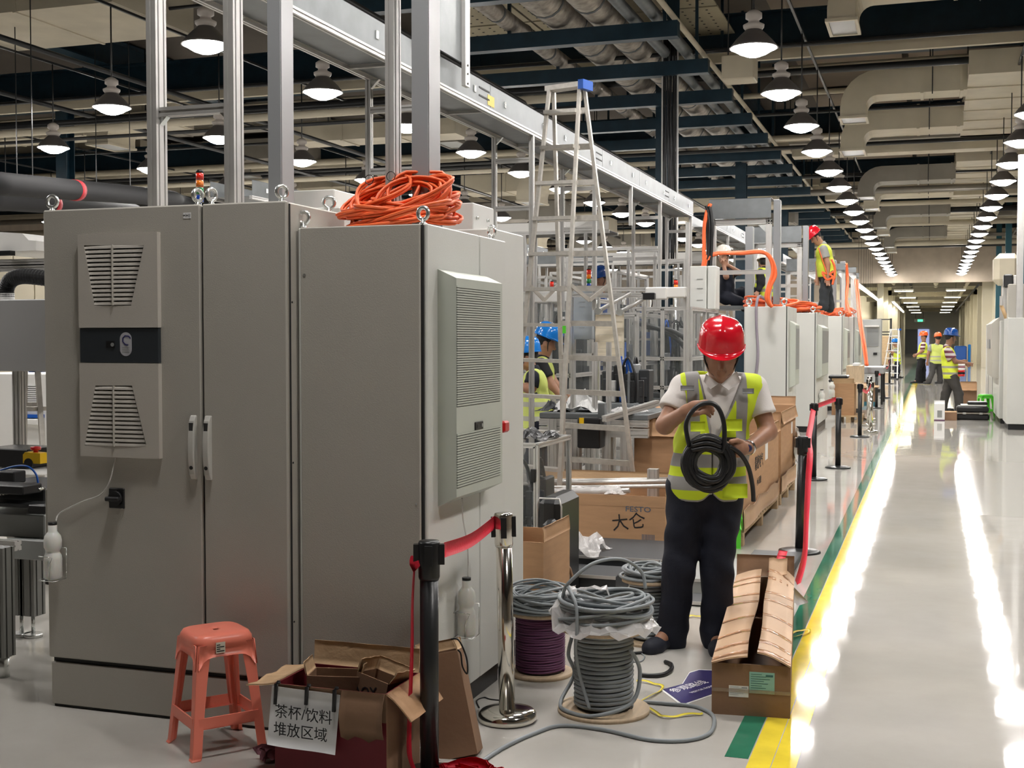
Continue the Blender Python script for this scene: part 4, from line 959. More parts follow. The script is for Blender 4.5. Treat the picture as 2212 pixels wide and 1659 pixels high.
# ================================================================== STATION 2: cabinets along the aisle
def cab2(ux0, ux1, useam, label, ztop=2.055, unit=True, front_x=-2.48, ub=None):
    y0 = onX(ux0, 690, BX1).y; y1 = onX(ux1, 690, BX1).y
    t = thing('electrical_cabinet', label, 'cabinet', ((front_x + BX1) / 2, (y0 + y1) / 2, 0))
    W(MB().rbox((front_x, y0 + .01, .1), (BX1 - .026, y1 - .005, ztop), .006), 'body', 'cabw', t)
    W(MB().rbox((front_x + .015, y0, .1), (BX1 - .024, y0 + .012, ztop - .003), .004), 'end_panel', 'cabw', t)
    W(MB().box((front_x + .03, y0 + .03, 0), (BX1 - .035, y1 - .03, .1)), 'plinth', 'blkm', t)
    ys = y0 + (y1 - y0) * .62
    for a, b in ((y0 + .022, ys - .006), (ys + .006, y1 - .004)): W(MB().rbox((BX1 - .02, a, .102), (BX1, b, ztop), .004), 'door', 'cabw', t)
    W(MB().box((BX1 - .026, y0 + .012, .104), (BX1 - .012, y0 + .024, ztop)).box((BX1 - .026, ys - .007, .104), (BX1 - .012, ys + .007, ztop)), 'door_gap', 'seam', t)
    if unit:
        a, b = y0 + .18, ys - .05
        c_ = W(MB().prism([(BX1, .92), (BX1 + .09, .97), (BX1 + .09, 1.80), (BX1, 1.86)], 'y', a, b), 'cooling_unit', MATS['grille_grey_green'], t)
        MB().box((BX1 + .09, a + .03, 1.18), (BX1 + .093, b - .03, 1.75)).build('grille', 'platel', c_, off=t.location)
        MB().box((BX1 + .001, ys + .1, 1.08), (BX1 + .03, ys + .16, 1.17)).build('switch', 'blk', t, off=t.location)
    eyebolt(t, (BX1 - .06, y0 + .06, ztop), R(10), s=1.5); eyebolt(t, (front_x + .06, y0 + .06, ztop), R(-10), s=1.5)
    return t
ydummy = 0
C1 = cab2(1702, 1721, 0, 'first tall pale cabinet of the second station, purple hose down its front')
C2 = cab2(1763, 1789, 0, 'second tall pale cabinet of the far station, under the man in the harness')
C3 = cab2(1821, 1832, 0, 'third tall pale cabinet in the far aisle row', 2.12)
C4 = cab2(1846, 1856, 0, 'fourth and farthest pale cabinet in the aisle row', 2.18)
# wide parts behind the fronts
CS = thing('electrical_cabinet', 'grey cabinet with a grille door facing down the aisle beyond the pale row', 'cabinet', (-1.9, 39.5, 0))
a, b = onY(1862, 700, 39.0), onY(1903, 700, 39.0)
W(MB().rbox((a.x, 39.0, .1), (b.x, 40.0, 2.2), .006), 'body', mat('cab_far_grey', (.42, .43, .42), .45), CS); W(MB().box((a.x, 39.05, 0), (b.x, 39.9, .1)), 'plinth', 'blkm', CS)
p, q = onY(1873, 710, 38.99), onY(1897, 748, 38.99); W(MB().box((p.x, 38.97, q.z), (q.x, 38.999, p.z)), 'grille', 'greyduct', CS)
for k in range(12): W(MB().box((p.x, 38.96, q.z + (p.z - q.z) * k / 12), (q.x, 38.97, q.z + (p.z - q.z) * (k + .5) / 12)), 'grille_slat', 'platel', CS)
p, q = onY(1868, 703, 38.95), onY(1899, 706, 38.95); W(MB().box((p.x, 38.8, q.z), (q.x, 38.999, p.z)), 'rain_hood', 'white', CS)
W(MB().box((q.x - .16, 38.93, 1.13), (q.x - .05, 38.999, 1.2)), 'display', 'blk', CS)
# purple hose on C1 front
y1c = onX(1702, 690, BX1).y
t = thing('cable', 'lilac grey cable hanging over the edge and down the first pale cabinet', 'cable', onY(1635, 660, y1c - .03))
MB().tube(spline([onY(u, v, y1c - d) - t.location for u, v, d in ((1655, 648, -.3), (1640, 640, -.05), (1634, 660, .03), (1634, 700, .03), (1637, 760, .03), (1634, 800, .03), (1630, 822, .03))], 6), .02, n=8).build('cable', mat('lilac_cable', (.32, .28, .33), .4), t)
# bottles on C cabs
for u, v, d, lb in ((1775, 880, .06, 'small milky bottle on the side of the second far cabinet'), (1797, 858, .06, 'small milky bottle on the next cabinet beyond')):
    p = onX(u, v, BX1 + d); b_ = bottle(p, lb, False); b_.scale = (1.5, 1.5, 1.3)
# portals and ducts on the cabinets
def portal(Y, u0, u1, vt, z0, label, duct=True, hsheet=.28, xp=None):
    a, b = onY(u0, vt, Y), onY(u1, vt, Y); t = thing('portal_gantry', label, 'frame', ((a.x + b.x) / 2, Y, z0)); P = lambda mb, n, m: W(mb, n, m, t)
    P(MB().slot((b.x - .04, Y, z0), (b.x - .04, Y, a.z - hsheet), .08, .08), 'post', 'alu'); P(MB().slot((a.x + .04, Y, z0), (a.x + .04, Y, a.z - hsheet), .08, .08), 'post', 'alu')
    P(MB().box((a.x, Y - .12, a.z - hsheet), (b.x, Y - .116, a.z)).box((a.x, Y - .12, a.z - .004), (b.x, Y + .4, a.z)), 'head_sheet', 'steel')
    P(MB().slot((a.x, Y, a.z - hsheet - .04), (b.x, Y, a.z - hsheet - .04), .08, .08), 'head_rail', 'alu')
    P(MB().slot((a.x + .08, Y, a.z - hsheet - .75), (b.x - .08, Y, a.z - hsheet - .75), .06, .06), 'cross_rail', 'alu')
    P(MB().prism([(b.x - .08, a.z - hsheet - .08), (b.x - .2, a.z - hsheet - .08), (b.x - .08, a.z - hsheet - .2)], 'y', Y - .02, Y + .02), 'corner_bracket', 'zinc')
    return t
portal(17.75, 1535, 1668, 433, 2.06, 'nearest tall portal frame with sheet metal head over the far cabinets')
portal(22.2, 1628, 1733, 492, 2.06, 'second portal frame behind the nearest one')
portal(29.5, 1700, 1790, 560, 2.06, 'third portal frame beside the man in the harness')
for (u0, u1, Y, vt, lb) in ((1672, 1686, 17.9, 432, 'dark grey vertical duct right of the nearest portal'), (1611, 1627, 19.5, 490, 'dark grey vertical duct between the two portals'), (1735, 1746, 22.4, 488, 'dark grey vertical duct right of the second portal'), (1798, 1806, 30, 562, 'slim grey duct beyond the man in the harness'), (1815, 1826, 33, 565, 'grey duct with orange cable in front of it')):
    a, b = onY(u0, vt, Y), onY(u1, vt, Y); z0 = 0.0 if Y == 19.5 else 2.06; t = thing('cable_duct', lb, 'duct', ((a.x + b.x) / 2, Y, z0)); w = (b.x - a.x) / 2
    MB().rbox((-w, -.05, 0), (w, .12, a.z - z0), .004).build('channel', 'greyduct', t); MB().box((w, -.03, .02), (w + .004, .10, a.z - z0 - .02)).build('side_cover', 'platel', t)
# white portal bits further
for j, (u0, u1, Y, vt) in enumerate(((1800, 1826, 31, 570), (1826, 1850, 37, 578), (1838, 1856, 44, 590))):
    portal(Y, u0, u1, vt, 0, 'small white profile portal, %s past the man in the harness' % ORD[j], hsheet=.15)
# control box hanging with orange hose
t = thing('control_box', 'pale wall-type control box hung above the red helmet, orange cables leaving its top', 'box', onY(1518, 672, 16.6))
a, b = onY(1490, 575, 16.6), onY(1545, 668, 16.6); c = t.location; w1 = onY(1526, 600, 16.6).x
MB().rbox((a.x - c.x, 0, b.z - c.z), (w1 - c.x, .3, a.z - c.z), .01).build('door', 'cabw', t); MB().rbox((w1 - c.x + .01, .01, b.z - c.z), (b.x - c.x, .36, a.z - c.z), .01).build('body', 'cabw', t)
for v in (603, 623, 648): p = onY(1512, v, 16.6) - c; MB().box((p.x - .04, -.006, p.z - .004), (p.x + .04, 0, p.z + .004)).build('hinge_mark', 'platel', t)
MB().slot((a.x - c.x - .05, .1, -1.9), (a.x - c.x - .05, .1, 1.2), .05).build('mounting_post', 'alu', t)
def cables(name, label, pix, r, m, jitter=0, n=1, D=None):
    P = [atD(*q) for q in pix]; t = thing(name, label, 'cable', P[0]); rr = random.Random(len(pix) + int(pix[0][0]))
    for k in range(n):
        o_ = Vector((rr.uniform(-1, 1), rr.uniform(-1, 1), rr.uniform(-.5, .5))) * jitter
        pts = [p - P[0] + o_ + Vector((rr.uniform(-1, 1), rr.uniform(-1, 1), rr.uniform(-1, 1))) * jitter * .5 for p in P]
        MB().tube(spline(pts, 6), r, n=6).build('cable', m, t)
    return t
DD = 16.9
cables('orange_cable_bundle', 'thick orange cable bundle arching from the control box over the portal down to the cabinets', [(1520, 590, DD), (1527, 560, DD), (1550, 548, DD), (1600, 546, DD), (1645, 545, DD), (1665, 560, DD), (1672, 590, DD), (1662, 620, DD), (1658, 645, DD), (1666, 662, DD)], .022, 'orc', .018, 5)
cables('orange_cable_bundle', 'orange cable strand climbing beside the black cables to the gallery', [(1521, 590, DD), (1520, 540, DD), (1521, 490, DD), (1528, 455, DD), (1534, 440, DD)], .02, 'orc', .012, 3)
cables('black_cable_bundle', 'black cable strands hanging from the gallery beside the orange strand', [(1530, 590, DD), (1533, 540, DD), (1533, 490, DD), (1532, 460, DD), (1528, 445, DD)], .022, 'blc', .03, 6)
# orange heaps on far cabinets
def heap(label, c, rx, ry, h, n, seed, r=.016, m='orc'):
    t = thing('orange_cable_coil', label, 'cable', c); rr = random.Random(seed)
    for k in range(n):
        a, b = rr.uniform(.5, 1) * rx, rr.uniform(.4, 1) * ry; cx, cy = rr.uniform(-.3, .3) * rx, rr.uniform(-.3, .3) * ry; cz = r + rr.random() * h * .6; ti = rr.uniform(-.5, .5); tj = rr.uniform(-.3, .3)
        pts = [Vector((cx + a * math.cos(q), cy + b * math.sin(q), max(r, min(h, cz + ti * b * math.sin(q) * .5 + tj * a * math.cos(q) * .6)))) for q in [2 * PI * i / 18 for i in range(18)]]
        MB().tube(pts, r, n=6, closed=True).build('cable', m, t)
    return t
p = onY(1660, 660, 18.2); heap('flat heap of orange cable on the first pale far cabinet', (-2.22, 18.1, 2.06), .34, .28, .16, 14, 4)
heap('loose heap of orange cable with looping strands on the second far cabinet', (-2.15, 22.2, 2.07), .32, .3, .26, 16, 9)
heap('small orange cable heap on the third far cabinet', (-2.15, 29.4, 2.14), .28, .4, .25, 10, 11)
heap('faint orange cable heap on the fourth far cabinet', (-2.15, 33.6, 2.2), .28, .4, .3, 8, 12)
cables('orange_cable', 'orange cables draped over the far cabinet edge down to the cartons', [(1848, 605, 34), (1853, 650, 33), (1858, 700, 31), (1866, 750, 30), (1872, 790, 29.5)], .022, 'orc', .05, 4)
cables('orange_cable', 'orange cable hose hanging inside the slim white portal', [(1828, 570, 32), (1832, 610, 32), (1828, 650, 31.5), (1836, 680, 30.5)], .035, 'orc', .03, 3)

# ================================================================== LADDERS
def aladder(name, label, FL, FR, RL, RR, TFL, TFR, TRL, TRR, nr=12, skip=1, m='alul', w=.06, cap=True, frac0=.04, frac1=.93):
    c = (FL + FR + RL + RR) / 4; c = Vector((c.x, c.y, 0)); t = thing(name, label, 'ladder', c)
    def rail(a, b):
        MB().tube([a - c, b - c], [w * .60, w * .5], n=4, smooth=False, flat=.6).build('rail', m, t)
    for a, b in ((FL, TFL), (FR, TFR), (RL, TRL), (RR, TRR)): rail(a, b)
    for k in range(nr):
        f = frac0 + (frac1 - frac0) * (k + .5) / nr
        for nm, a0, a1, b0, b1, dp, hh in (('step', FL, TFL, FR, TFR, .05, .028), ('rung', RL, TRL, RR, TRR, .02, .045)):
            p, q = a0.lerp(a1, f) - c, b0.lerp(b1, f) - c; d = (q - p).normalized(); n_ = Vector((-d.y, d.x, 0)).normalized() * dp
            vs = [p - n_, p + n_, q + n_, q - n_]; vs = vs + [v_ + Vector((0, 0, hh)) for v_ in vs]
            MB().add(vs, [(3, 2, 1, 0), (4, 5, 6, 7), (0, 1, 5, 4), (1, 2, 6, 5), (2, 3, 7, 6), (3, 0, 4, 7)]).build(nm, m, t)
    for f, (a0, a1, b0, b1) in ((.56, (FL, TFL, RL, TRL)), (.56, (FR, TFR, RR, TRR))):
        p, q = a0.lerp(a1, f) - c, b0.lerp(b1, f) - c; md = (p + q) / 2 - Vector((0, 0, .13))
        MB().tube([p, md], .022, n=4, smooth=False, flat=.4).build('spreader', m, t); MB().tube([md, q], .022, n=4, smooth=False, flat=.4).build('spreader', m, t)
    if cap:
        ct = (TFL + TFR + TRL + TRR) / 4 - c; d = (TFR - TFL).normalized(); L = (TFR - TFL).length / 2 + .03; ang = math.atan2(d.y, d.x)
        MB().box((-L, -.06, -.02), (L, .06, .02), Matrix.Translation(ct) @ Matrix.Rotation(ang, 4, 'Z')).build('top_cap', m, t)
        MB().box((L - .02, -.075, -.045), (L + .03, .075, .03), Matrix.Translation(ct) @ Matrix.Rotation(ang, 4, 'Z')).build('blue_hinge_cover', 'bluep', t)
    for p in (FL, FR, RL, RR): MB().cyl(p - c, p - c + Vector((0, 0, .05)), w * .62, n=8).build('rubber_foot', 'rub', t)
    return t
def foot(u, D): # floor point seen in column u at depth D
    P = atD(u, 900, D); d = ray(u, 900); P = Vector((P.x, P.y, 0)); return P
LF = dict(FL=foot(1085, 10.25), FR=foot(1203, 9.85), RL=foot(1222, 10.75), RR=foot(1384, 10.3))
LT = dict(TFL=atD(1187, 190, 10.22), TFR=atD(1252, 186, 10.05), TRL=atD(1196, 190, 10.3), TRR=atD(1262, 186, 10.12))
lad = aladder('step_ladder', 'tall aluminium A-frame step ladder opened behind the grille cabinet', LF['FL'], LF['FR'], LF['RL'], LF['RR'], LT['TFL'], LT['TFR'], LT['TRL'], LT['TRR'], nr=12, frac0=.03, frac1=.98)
s_ = atD(1221, 712, 9.9) - lad.location; MB().box((s_.x - .01, s_.y - .045, s_.z - .03), (s_.x + .015, s_.y - .03, s_.z + .03)).build('green_sticker', 'green', lad)
Dw = 50
w1 = [foot(1905, 51), foot(1937, 49.5), foot(1925, 53), foot(1948, 52)]; w2 = [atD(1924, 712, 51), atD(1941, 711, 50.5), atD(1926, 712, 52), atD(1942, 711, 51.2)]
aladder('step_ladder', 'white step ladder far down the aisle with a worker behind it', w1[0], w1[1], w1[2], w1[3], w2[0], w2[1], w2[2], w2[3], nr=6, m='white', w=.09)
l1 = [foot(15, 8.4), foot(108, 8.1), foot(45, 9.2), foot(100, 9.2)]; l2 = [atD(52, 790, 8.6), atD(80, 788, 8.5), atD(55, 790, 8.7), atD(82, 788, 8.6)]
aladder('step_ladder', 'short aluminium step ladder behind the conveyor at the left edge', l1[0], l1[1], l1[2], l1[3], l2[0], l2[1], l2[2], l2[3], nr=3, m='alul', w=.07)

# ================================================================== MACHINES BEHIND THE LADDER
def cage(label, lo, hi, nx=2, ny=2, zr=(.9,), panel=True, solid=None, grp=None, w=.045):
    c = Vector(((lo[0] + hi[0]) / 2, (lo[1] + hi[1]) / 2, lo[2])); t = thing('machine_cage', label, 'machine', c, 0, grp)
    x0, y0, z0 = lo; x1, y1, z1 = hi
    xs = [x0 + (x1 - x0) * i / nx for i in range(nx + 1)]; ys = [y0 + (y1 - y0) * i / ny for i in range(ny + 1)]; zz = [z0 + .12] + list(zr) + [z1]
    for x in xs:
        for y in (y0, y1): W(MB().slot((x, y, z0), (x, y, z1), w), 'post', 'alu', t)
    for y in ys[1:-1]:
        for x in (x0, x1): W(MB().slot((x, y, z0), (x, y, z1), w), 'post', 'alu', t)
    for z in zz:
        for y in (y0, y1): W(MB().slot((x0, y, z), (x1, y, z), w), 'rail', 'alu', t)
        for x in (x0, x1): W(MB().slot((x, y0, z), (x, y1, z), w), 'rail', 'alu', t)
    if panel:
        for a, b in zip(zz[1:-1] if len(zz) > 2 else zz, zz[2:] if len(zz) > 2 else zz[1:]):
            for i in range(nx): W(MB().box((xs[i] + w / 2, y0 - .004, a + w / 2), (xs[i + 1] - w / 2, y0 + .002, b - w / 2)), 'clear_panel', 'clear', t)
            for i in range(ny): W(MB().box((x1 - .002, ys[i] + w / 2, a + w / 2), (x1 + .004, ys[i + 1] - w / 2, b - w / 2)), 'clear_panel', 'clear', t)
    return t
def innards(label, lo, hi, n, seed, cat='machine', dark=.5):
    rr = random.Random(seed); c = Vector(((lo[0] + hi[0]) / 2, (lo[1] + hi[1]) / 2, lo[2])); t = thing('assembly_unit', label, cat, c)
    sx, sy, sz = (hi[0] - lo[0]), (hi[1] - lo[1]), (hi[2] - lo[2])
    MB().rbox((-sx / 2, -sy / 2, 0), (sx / 2, sy / 2, .06), .005).build('base_plate', 'steel', t)
    ms = ['blkm', 'steel', 'alu', 'plate', 'blk', 'bluep', 'greyduct', 'plate', 'white', 'alu', 'blkm', 'rub']
    nm = ['housing', 'bracket', 'actuator', 'motor', 'gripper', 'terminal_block', 'guide_rail', 'cylinder']
    for k in range(n):
        w = rr.uniform(.04, .2) * min(1, sx); d = rr.uniform(.04, .18) * min(1, sy); h = rr.uniform(.06, .5) * sz; x = rr.uniform(-.5, .5) * (sx - w); y = rr.uniform(-.5, .5) * (sy - d); m = rr.choice(ms); z = .06 if k % 3 else rr.uniform(.06, max(.07, sz - h))
        if rr.random() < .3: MB().cyl((x, y, .06), (x, y, z + h), min(w, d) * .35, n=12).cyl((x, y, z + h), (x, y, z + h + .02), min(w, d) * .5, n=12).build('cylinder', m, t)
        else:
            mb = MB().rbox((x - w / 2, y - d / 2, z), (x + w / 2, y + d / 2, z + h), .006)
            if z > .07: mb.box((x - .01, y - .01, .05), (x + .01, y + .01, z + .01))
            mb.rbox((x - w * .3, y - d * .62, z + h * .3), (x + w * .3, y - d * .45, z + h * .7), .003); mb.build(rr.choice(nm), m, t)
    for k in range(4):
        w = sx * rr.uniform(.12, .22); h = sz * rr.uniform(.45, .85); x = -sx / 2 + sx * (k + .5) / 4; MB().rbox((x - w / 2, sy * .05, .06), (x + w / 2, sy * .45, h), .01).rbox((x - w * .35, 0, h * .3), (x + w * .35, sy * .05, h * .8), .008).build('housing', ('plate', 'blkm', 'greyduct', 'plate')[k], t)
    for k in range(4):
        x, y = rr.uniform(-.4, .4) * sx, rr.uniform(-.4, .4) * sy; x2, y2 = rr.uniform(-.4, .4) * sx, rr.uniform(-.4, .4) * sy
        MB().tube(spline([(x, y, .06), (x, y, sz * .6), ((x + x2) / 2, (y + y2) / 2, sz * .95), (x2, y2, sz * .5), (x2, y2, .06)], 6), .012, n=6).build('hose', rr.choice(['blc', 'blc', 'bluep']), t)
    return t
# cage at right, directly behind man: u 1370..1490, v 655..860
a = onY(1372, 655, 15.2); b = onY(1492, 655, 15.2)
cage('clear-panelled machine cage left of the red helmet with black hoses inside', (a.x, 15.2, 0), (b.x, 17.2, 1.98), 2, 2, (1.0, 1.36))
innards('dark robot gripper assembly inside the clear cage left of the red helmet', (a.x + .1, 15.5, .86), (b.x - .1, 16.8, 1.9), 26, 3)
W_ = thing('machine_table', 'grey machine table under the clear cage left of the man', 'table', ((a.x + b.x) / 2, 16.2, 0))
MB().rbox((-.32, -.8, .78), (.32, .8, .86), .01).build('table_top', 'steel', W_)
for sx in (-.28, .28):
    for sy in (-.7, .7): MB().slot((sx, sy, 0), (sx, sy, .78), .06).build('leg', 'alu', W_)
cables('black_hose', 'two thick black hoses arching inside the clear cage', [(1370, 702, 15.6), (1400, 708, 15.6), (1440, 720, 15.6), (1470, 735, 15.6), (1482, 760, 15.5), (1484, 800, 15.5)], .03, 'blc', .06, 2)
# cage left
a = onY(1095, 650, 13.2); b = onY(1235, 650, 13.2)
cage('long clear-panelled machine cage behind the two workers in blue helmets', (a.x, 13.2, 0), (b.x, 14.9, 2.06), 3, 2, (.9, 1.2))
innards('crowded metal fixtures inside the cage behind the two blue helmets', (a.x + .1, 13.4, .86), (b.x - .1, 14.7, 1.95), 30, 8)
a2 = onY(1236, 640, 14.6); b2 = onY(1372, 640, 14.6)
cage('middle clear machine cage between ladder and hanging board', (a2.x, 14.7, 0), (b2.x, 16.4, 1.9), 2, 1, (.9, 1.3))
innards('fixtures with blue cylinders inside the middle clear cage', (a2.x + .1, 14.9, .86), (b2.x - .1, 16.2, 1.6), 22, 18)
# top white beam on the cage (1100-1240, 630-650)
t = thing('header_beam', 'white header beam across the cage top behind the ladder', 'beam', (onY(1170, 640, 13.15).x, 13.1, 2.03))
a, b = onY(1112, 637, 13.1), onY(1238, 652, 13.1); MB().rbox((a.x - t.location.x, 0, -.02), (b.x - t.location.x, .12, .1), .01).build('header', 'white', t); MB().slot((a.x - t.location.x, .06, .13), (b.x - t.location.x, .06, .13), .04).build('rail', 'alu', t)
# grey upright box 1240..1280
a, b = onY(1239, 624, 12.6), onY(1280, 733, 12.6); t = thing('control_box', 'tall narrow grey-blue control cabinet seen through the ladder right leg', 'box', ((a.x + b.x) / 2, 12.6, b.z)); w = (b.x - a.x) / 2; h = a.z - b.z
MB().rbox((-w, 0, 0), (w, .25, h), .005).build('body', mat('box_blue_grey', (.36, .39, .41), .45), t)
for z in (.12, .17, .34, .39): MB().box((-.04, -.004, z), (.02, 0, z + .006)).build('hinge_mark', 'platel', t)
MB().slot((-w - .03, .1, -b.z), (-w - .03, .1, h), .045).build('mounting_post', 'alu', t); MB().slot((w + .03, .1, -b.z), (w + .03, .1, h), .045).build('mounting_post', 'alu', t)
# beige board
a, b = onY(1286, 680, 12.2), onY(1348, 777, 12.2); t = thing('hanging_board', 'beige cardboard sheet with faint rows hung right of the grey-blue control cabinet', 'board', ((a.x + b.x) / 2, 12.2, b.z)); w = (b.x - a.x) / 2; h = a.z - b.z
P = [[(-w + 2 * w * i / 6, .012 * math.sin(i), h * j / 6) for j in range(7)] for i in range(7)]; bo = MB().sheet(P, .004).build('sheet', 'paperb', t)
for k in range(6): MB().box((-w * .9, -.02, h * (.1 + .15 * k)), (w * .9, -.018, h * (.1 + .15 * k) + .003)).build('ruled_line', 'duct', bo)
for s_ in (-1, 1): MB().cyl((s_ * w * .9, 0, h), (s_ * w * .9, 0, h + .2), .004, n=5).build('string', 'zinc', t)
MB().slot((-w - .25, .01, h + .2), (w + .2, .01, h + .2), .04).build('support_rail', 'alu', t)
MB().slot((w + .2, .01, -t.location.z), (w + .2, .01, h + .22), .04).build('support_post', 'alu', t)
# gantry tubes with black camera
DG = 12.0
t = thing('gantry_arm', 'aluminium gantry arm with black camera head reaching over the machine', 'machine', atD(1360, 640, DG)); o_ = t.location
L = lambda u, v, D=DG: atD(u, v, D) - o_
MB().slot(L(1283, 625), L(1400, 625), .04, .04).build('arm', 'alu', t); MB().slot(L(1283, 640, 12.2), L(1400, 640, 12.2), .03, .03).build('arm', 'alu', t)
p = L(1420, 634); MB().rbox((p.x - .11, p.y - .06, p.z - .06), (p.x + .10, p.y + .06, p.z + .06), .01).build('drive_housing', 'white', t)
p = L(1407, 640); MB().rbox((p.x - .06, p.y - .12, p.z - .035), (p.x + .055, p.y - .05, p.z + .03), .006).build('camera_head', 'blk', t)
MB().rbox((L(1441, 632).x, L(1441, 632).y - .05, L(1441, 632).z - .05), (L(1485, 632).x, L(1485, 632).y + .05, L(1441, 632).z + .05), .008).build('linear_axis', 'white', t)
for a, b in (((1293, 672), (1362, 632)), ((1340, 674), (1405, 638))): MB().cyl(L(*a), L(*b), .02, n=10).build('brace', 'alu', t); MB().cyl(L(*a) - Vector((0, .03, 0)), L(*a) + Vector((0, .03, 0)), .035, n=12).build('clamp', 'zinc', t)
MB().slot(L(1483, 670), Vector((L(1483, 670).x, L(1483, 670).y, -o_.z)), .05).build('support_post', 'alu', t); MB().slot(L(1483, 560), L(1483, 670), .05).build('support_post', 'alu', t)
# work table with clutter (1170..1400, 870..1040)
a, b = onZ(1190, 1075), onZ(1400, 1062)
t = thing('work_table', 'aluminium profile work table covered in plastic bags behind the ladder', 'table', (-3.0, 10.9, 0)); T0, T1 = onY(1165, 880, 10.4).x, onY(1400, 880, 10.4).x; zt = onY(1250, 893, 10.4).z
W(MB().rbox((T0, 10.4, zt - .05), (T1, 11.7, zt), .006), 'table_top', 'steel', t)
W(MB().slot((T0, 10.42, zt - .08), (T1, 10.42, zt - .08), .06, .06), 'rail', 'alu', t); W(MB().slot((T0, 10.42, zt - .16), (T1, 10.42, zt - .16), .06, .08), 'rail', 'alu', t)
for u in (1195, 1245, 1312, 1352):
    x = onY(u, 900, 10.42).x
    for y in (10.42, 11.66): W(MB().slot((x, y, 0), (x, y, zt - .05), .08, .08), 'leg', 'alu', t)
for z in (.18, .42):
    for y in (10.42, 11.66): W(MB().slot((T0 + .1, y, z), (T1, y, z), .05), 'stretcher', 'alu', t)
for v, nm in ((1, 'a'),):
    p = onY(1283, 925, 10.38); W(MB().rbox((p.x - .10, 10.2, p.z - .16), (p.x + .10, 10.38, p.z + .10), .01), 'drive_motor', 'blk', t); W(MB().box((p.x - .08, 10.19, p.z + .03), (p.x - .04, 10.2, p.z + .10)), 'yellow_label', 'yel', t)
    p = onY(1302, 900, 10.36); W(MB().rbox((p.x - .03, 10.30, p.z - .12), (p.x + .03, 10.38, p.z + .12), .006), 'vertical_plate', 'steel', t)
for k, u in enumerate((1285, 1315)): x = onY(u, 800, 10.6).x; W(MB().slot((x, 10.6, zt), (x, 10.6, zt + .62), .04), 'upright', 'alu', t)
x0, x1 = onY(1238, 800, 10.6).x, onY(1283, 800, 10.6).x
W(MB().slot((x0, 10.6, zt), (x0, 10.6, zt + .48), .04), 'upright', 'alu', t); W(MB().slot((x0, 10.6, zt + .5), (x1, 10.6, zt + .5), .04), 'upper_rail', 'alu', t)
def crumpled(label, name, c, rx, ry, h, seed, m='plastic', cat='bag', n=16):
    t = thing(name, label, cat, c); rr = random.Random(seed); P = []
    ph = [rr.uniform(0, 6) for _ in range(8)]
    vs = []; 
    for i in range(n):
        row = []
        for j in range(n):
            x = -1 + 2 * i / (n - 1); y = -1 + 2 * j / (n - 1); e = max(0, 1 - (abs(x) ** 2.5 + abs(y) ** 2.5) * .6)
            z = h * e * (.55 + .3 * math.sin(x * 5 + ph[0] + y * 3) + .25 * math.sin(y * 7 + ph[1] - x * 4) + rr.uniform(-.18, .18))
            row.append((x * rx * (1 + .12 * math.sin(y * 4 + ph[2])) + rr.uniform(-.04, .04) * rx, y * ry * (1 + .12 * math.sin(x * 4 + ph[3])) + rr.uniform(-.04, .04) * ry, max(.004, z)))
        P.append(row)
    o = MB().sheet(P, .0015).build('film', m, t)
    for q in o.data.polygons: q.use_smooth = False
    return t
p = onY(1250, 893, 10.7); crumpled('white and clear plastic bags heaped on the work table', 'plastic_bag', (p.x, 10.75, zt), .22, .2, .18, 3, mat('bag_white', (.75, .75, .74), .35, bump=.6, bscale=20))
p = onY(1200, 893, 10.7); crumpled('dark crumpled bag beside the white bags on the work table', 'plastic_bag', (p.x, 10.7, zt), .14, .14, .10, 5, 'plate')
p = onY(1360, 878, 10.8); crumpled('flattened clear film at the right end of the work table', 'plastic_film', (p.x, 10.8, zt), .16, .14, .05, 6)
t = thing('profile_bar', 'aluminium profile bar lying slanted over the right end of the work table', 'bar', atD(1360, 885, 10.6)); MB().slot(atD(1305, 905, 10.4) - t.location, atD(1420, 870, 10.9) - t.location, .05).build('bar', 'alu', t)
p = atD(1295, 780, 10.9); innards('small mechanism with blue and black parts standing on the work table', (p.x - .18, 11.0, zt), (p.x + .30, 11.5, zt + .5), 14, 31)
# distant low machines filling the hall (left background and behind the workers)
for j, (u0, u1, Y, vt, lb) in enumerate(((1095, 1180, 20, 600, 'far machine cage with wrapped parts left of the ladder'), (1190, 1330, 22, 590, 'far machine cage seen through the ladder middle'), (1340, 1500, 24, 585, 'far machine cage right of the ladder'), (1180, 1420, 30, 640, 'very far machine cage low behind the others'))):
    a, b = onY(u0, vt, Y), onY(u1, vt, Y); cage(lb, (a.x, Y, 0), (b.x, Y + 2.5, a.z), 4, 2, (1.0, 1.6), panel=(j < 2)); innards('dark equipment inside the ' + lb.replace(' with wrapped parts', '').replace('seen through', 'behind'), (a.x + .2, Y + .3, .9), (b.x - .2, Y + 2.2, a.z - .1), 22, 40 + j)
for j, (x, y) in enumerate(((-9.5, 27), (-14, 24), (-18, 18), (-18.5, 30), (-24, 26), (-7, 34), (-12, 38), (-22, 40))):
    cage('profile machine cage in the left bays, number %s from the camera' % ['one', 'two', 'three', 'four', 'five', 'six', 'seven', 'eight', 'nine', 'ten'][j] if False else 'profile machine cage standing in the left bays beyond the galleries', (x - 1.4, y, 0), (x + 1.4, y + 2.2, 2.3), 3, 2, (1.0,), panel=False, grp='machine cages in the left bays')
    t = thing('production_machine', 'boxy pale machine inside a cage in the left bays', 'machine', (x, y + 1.1, 0), 0, 'machine bodies in the left bays'); MB().rbox((-1.1, -.7, .1), (1.1, .7, 1.5), .02).build('housing', 'cabw' if j % 2 else 'platel', t); MB().rbox((-.6, -.75, 1.5), (.3, .3, 2.0), .02).build('upper_housing', 'white', t)
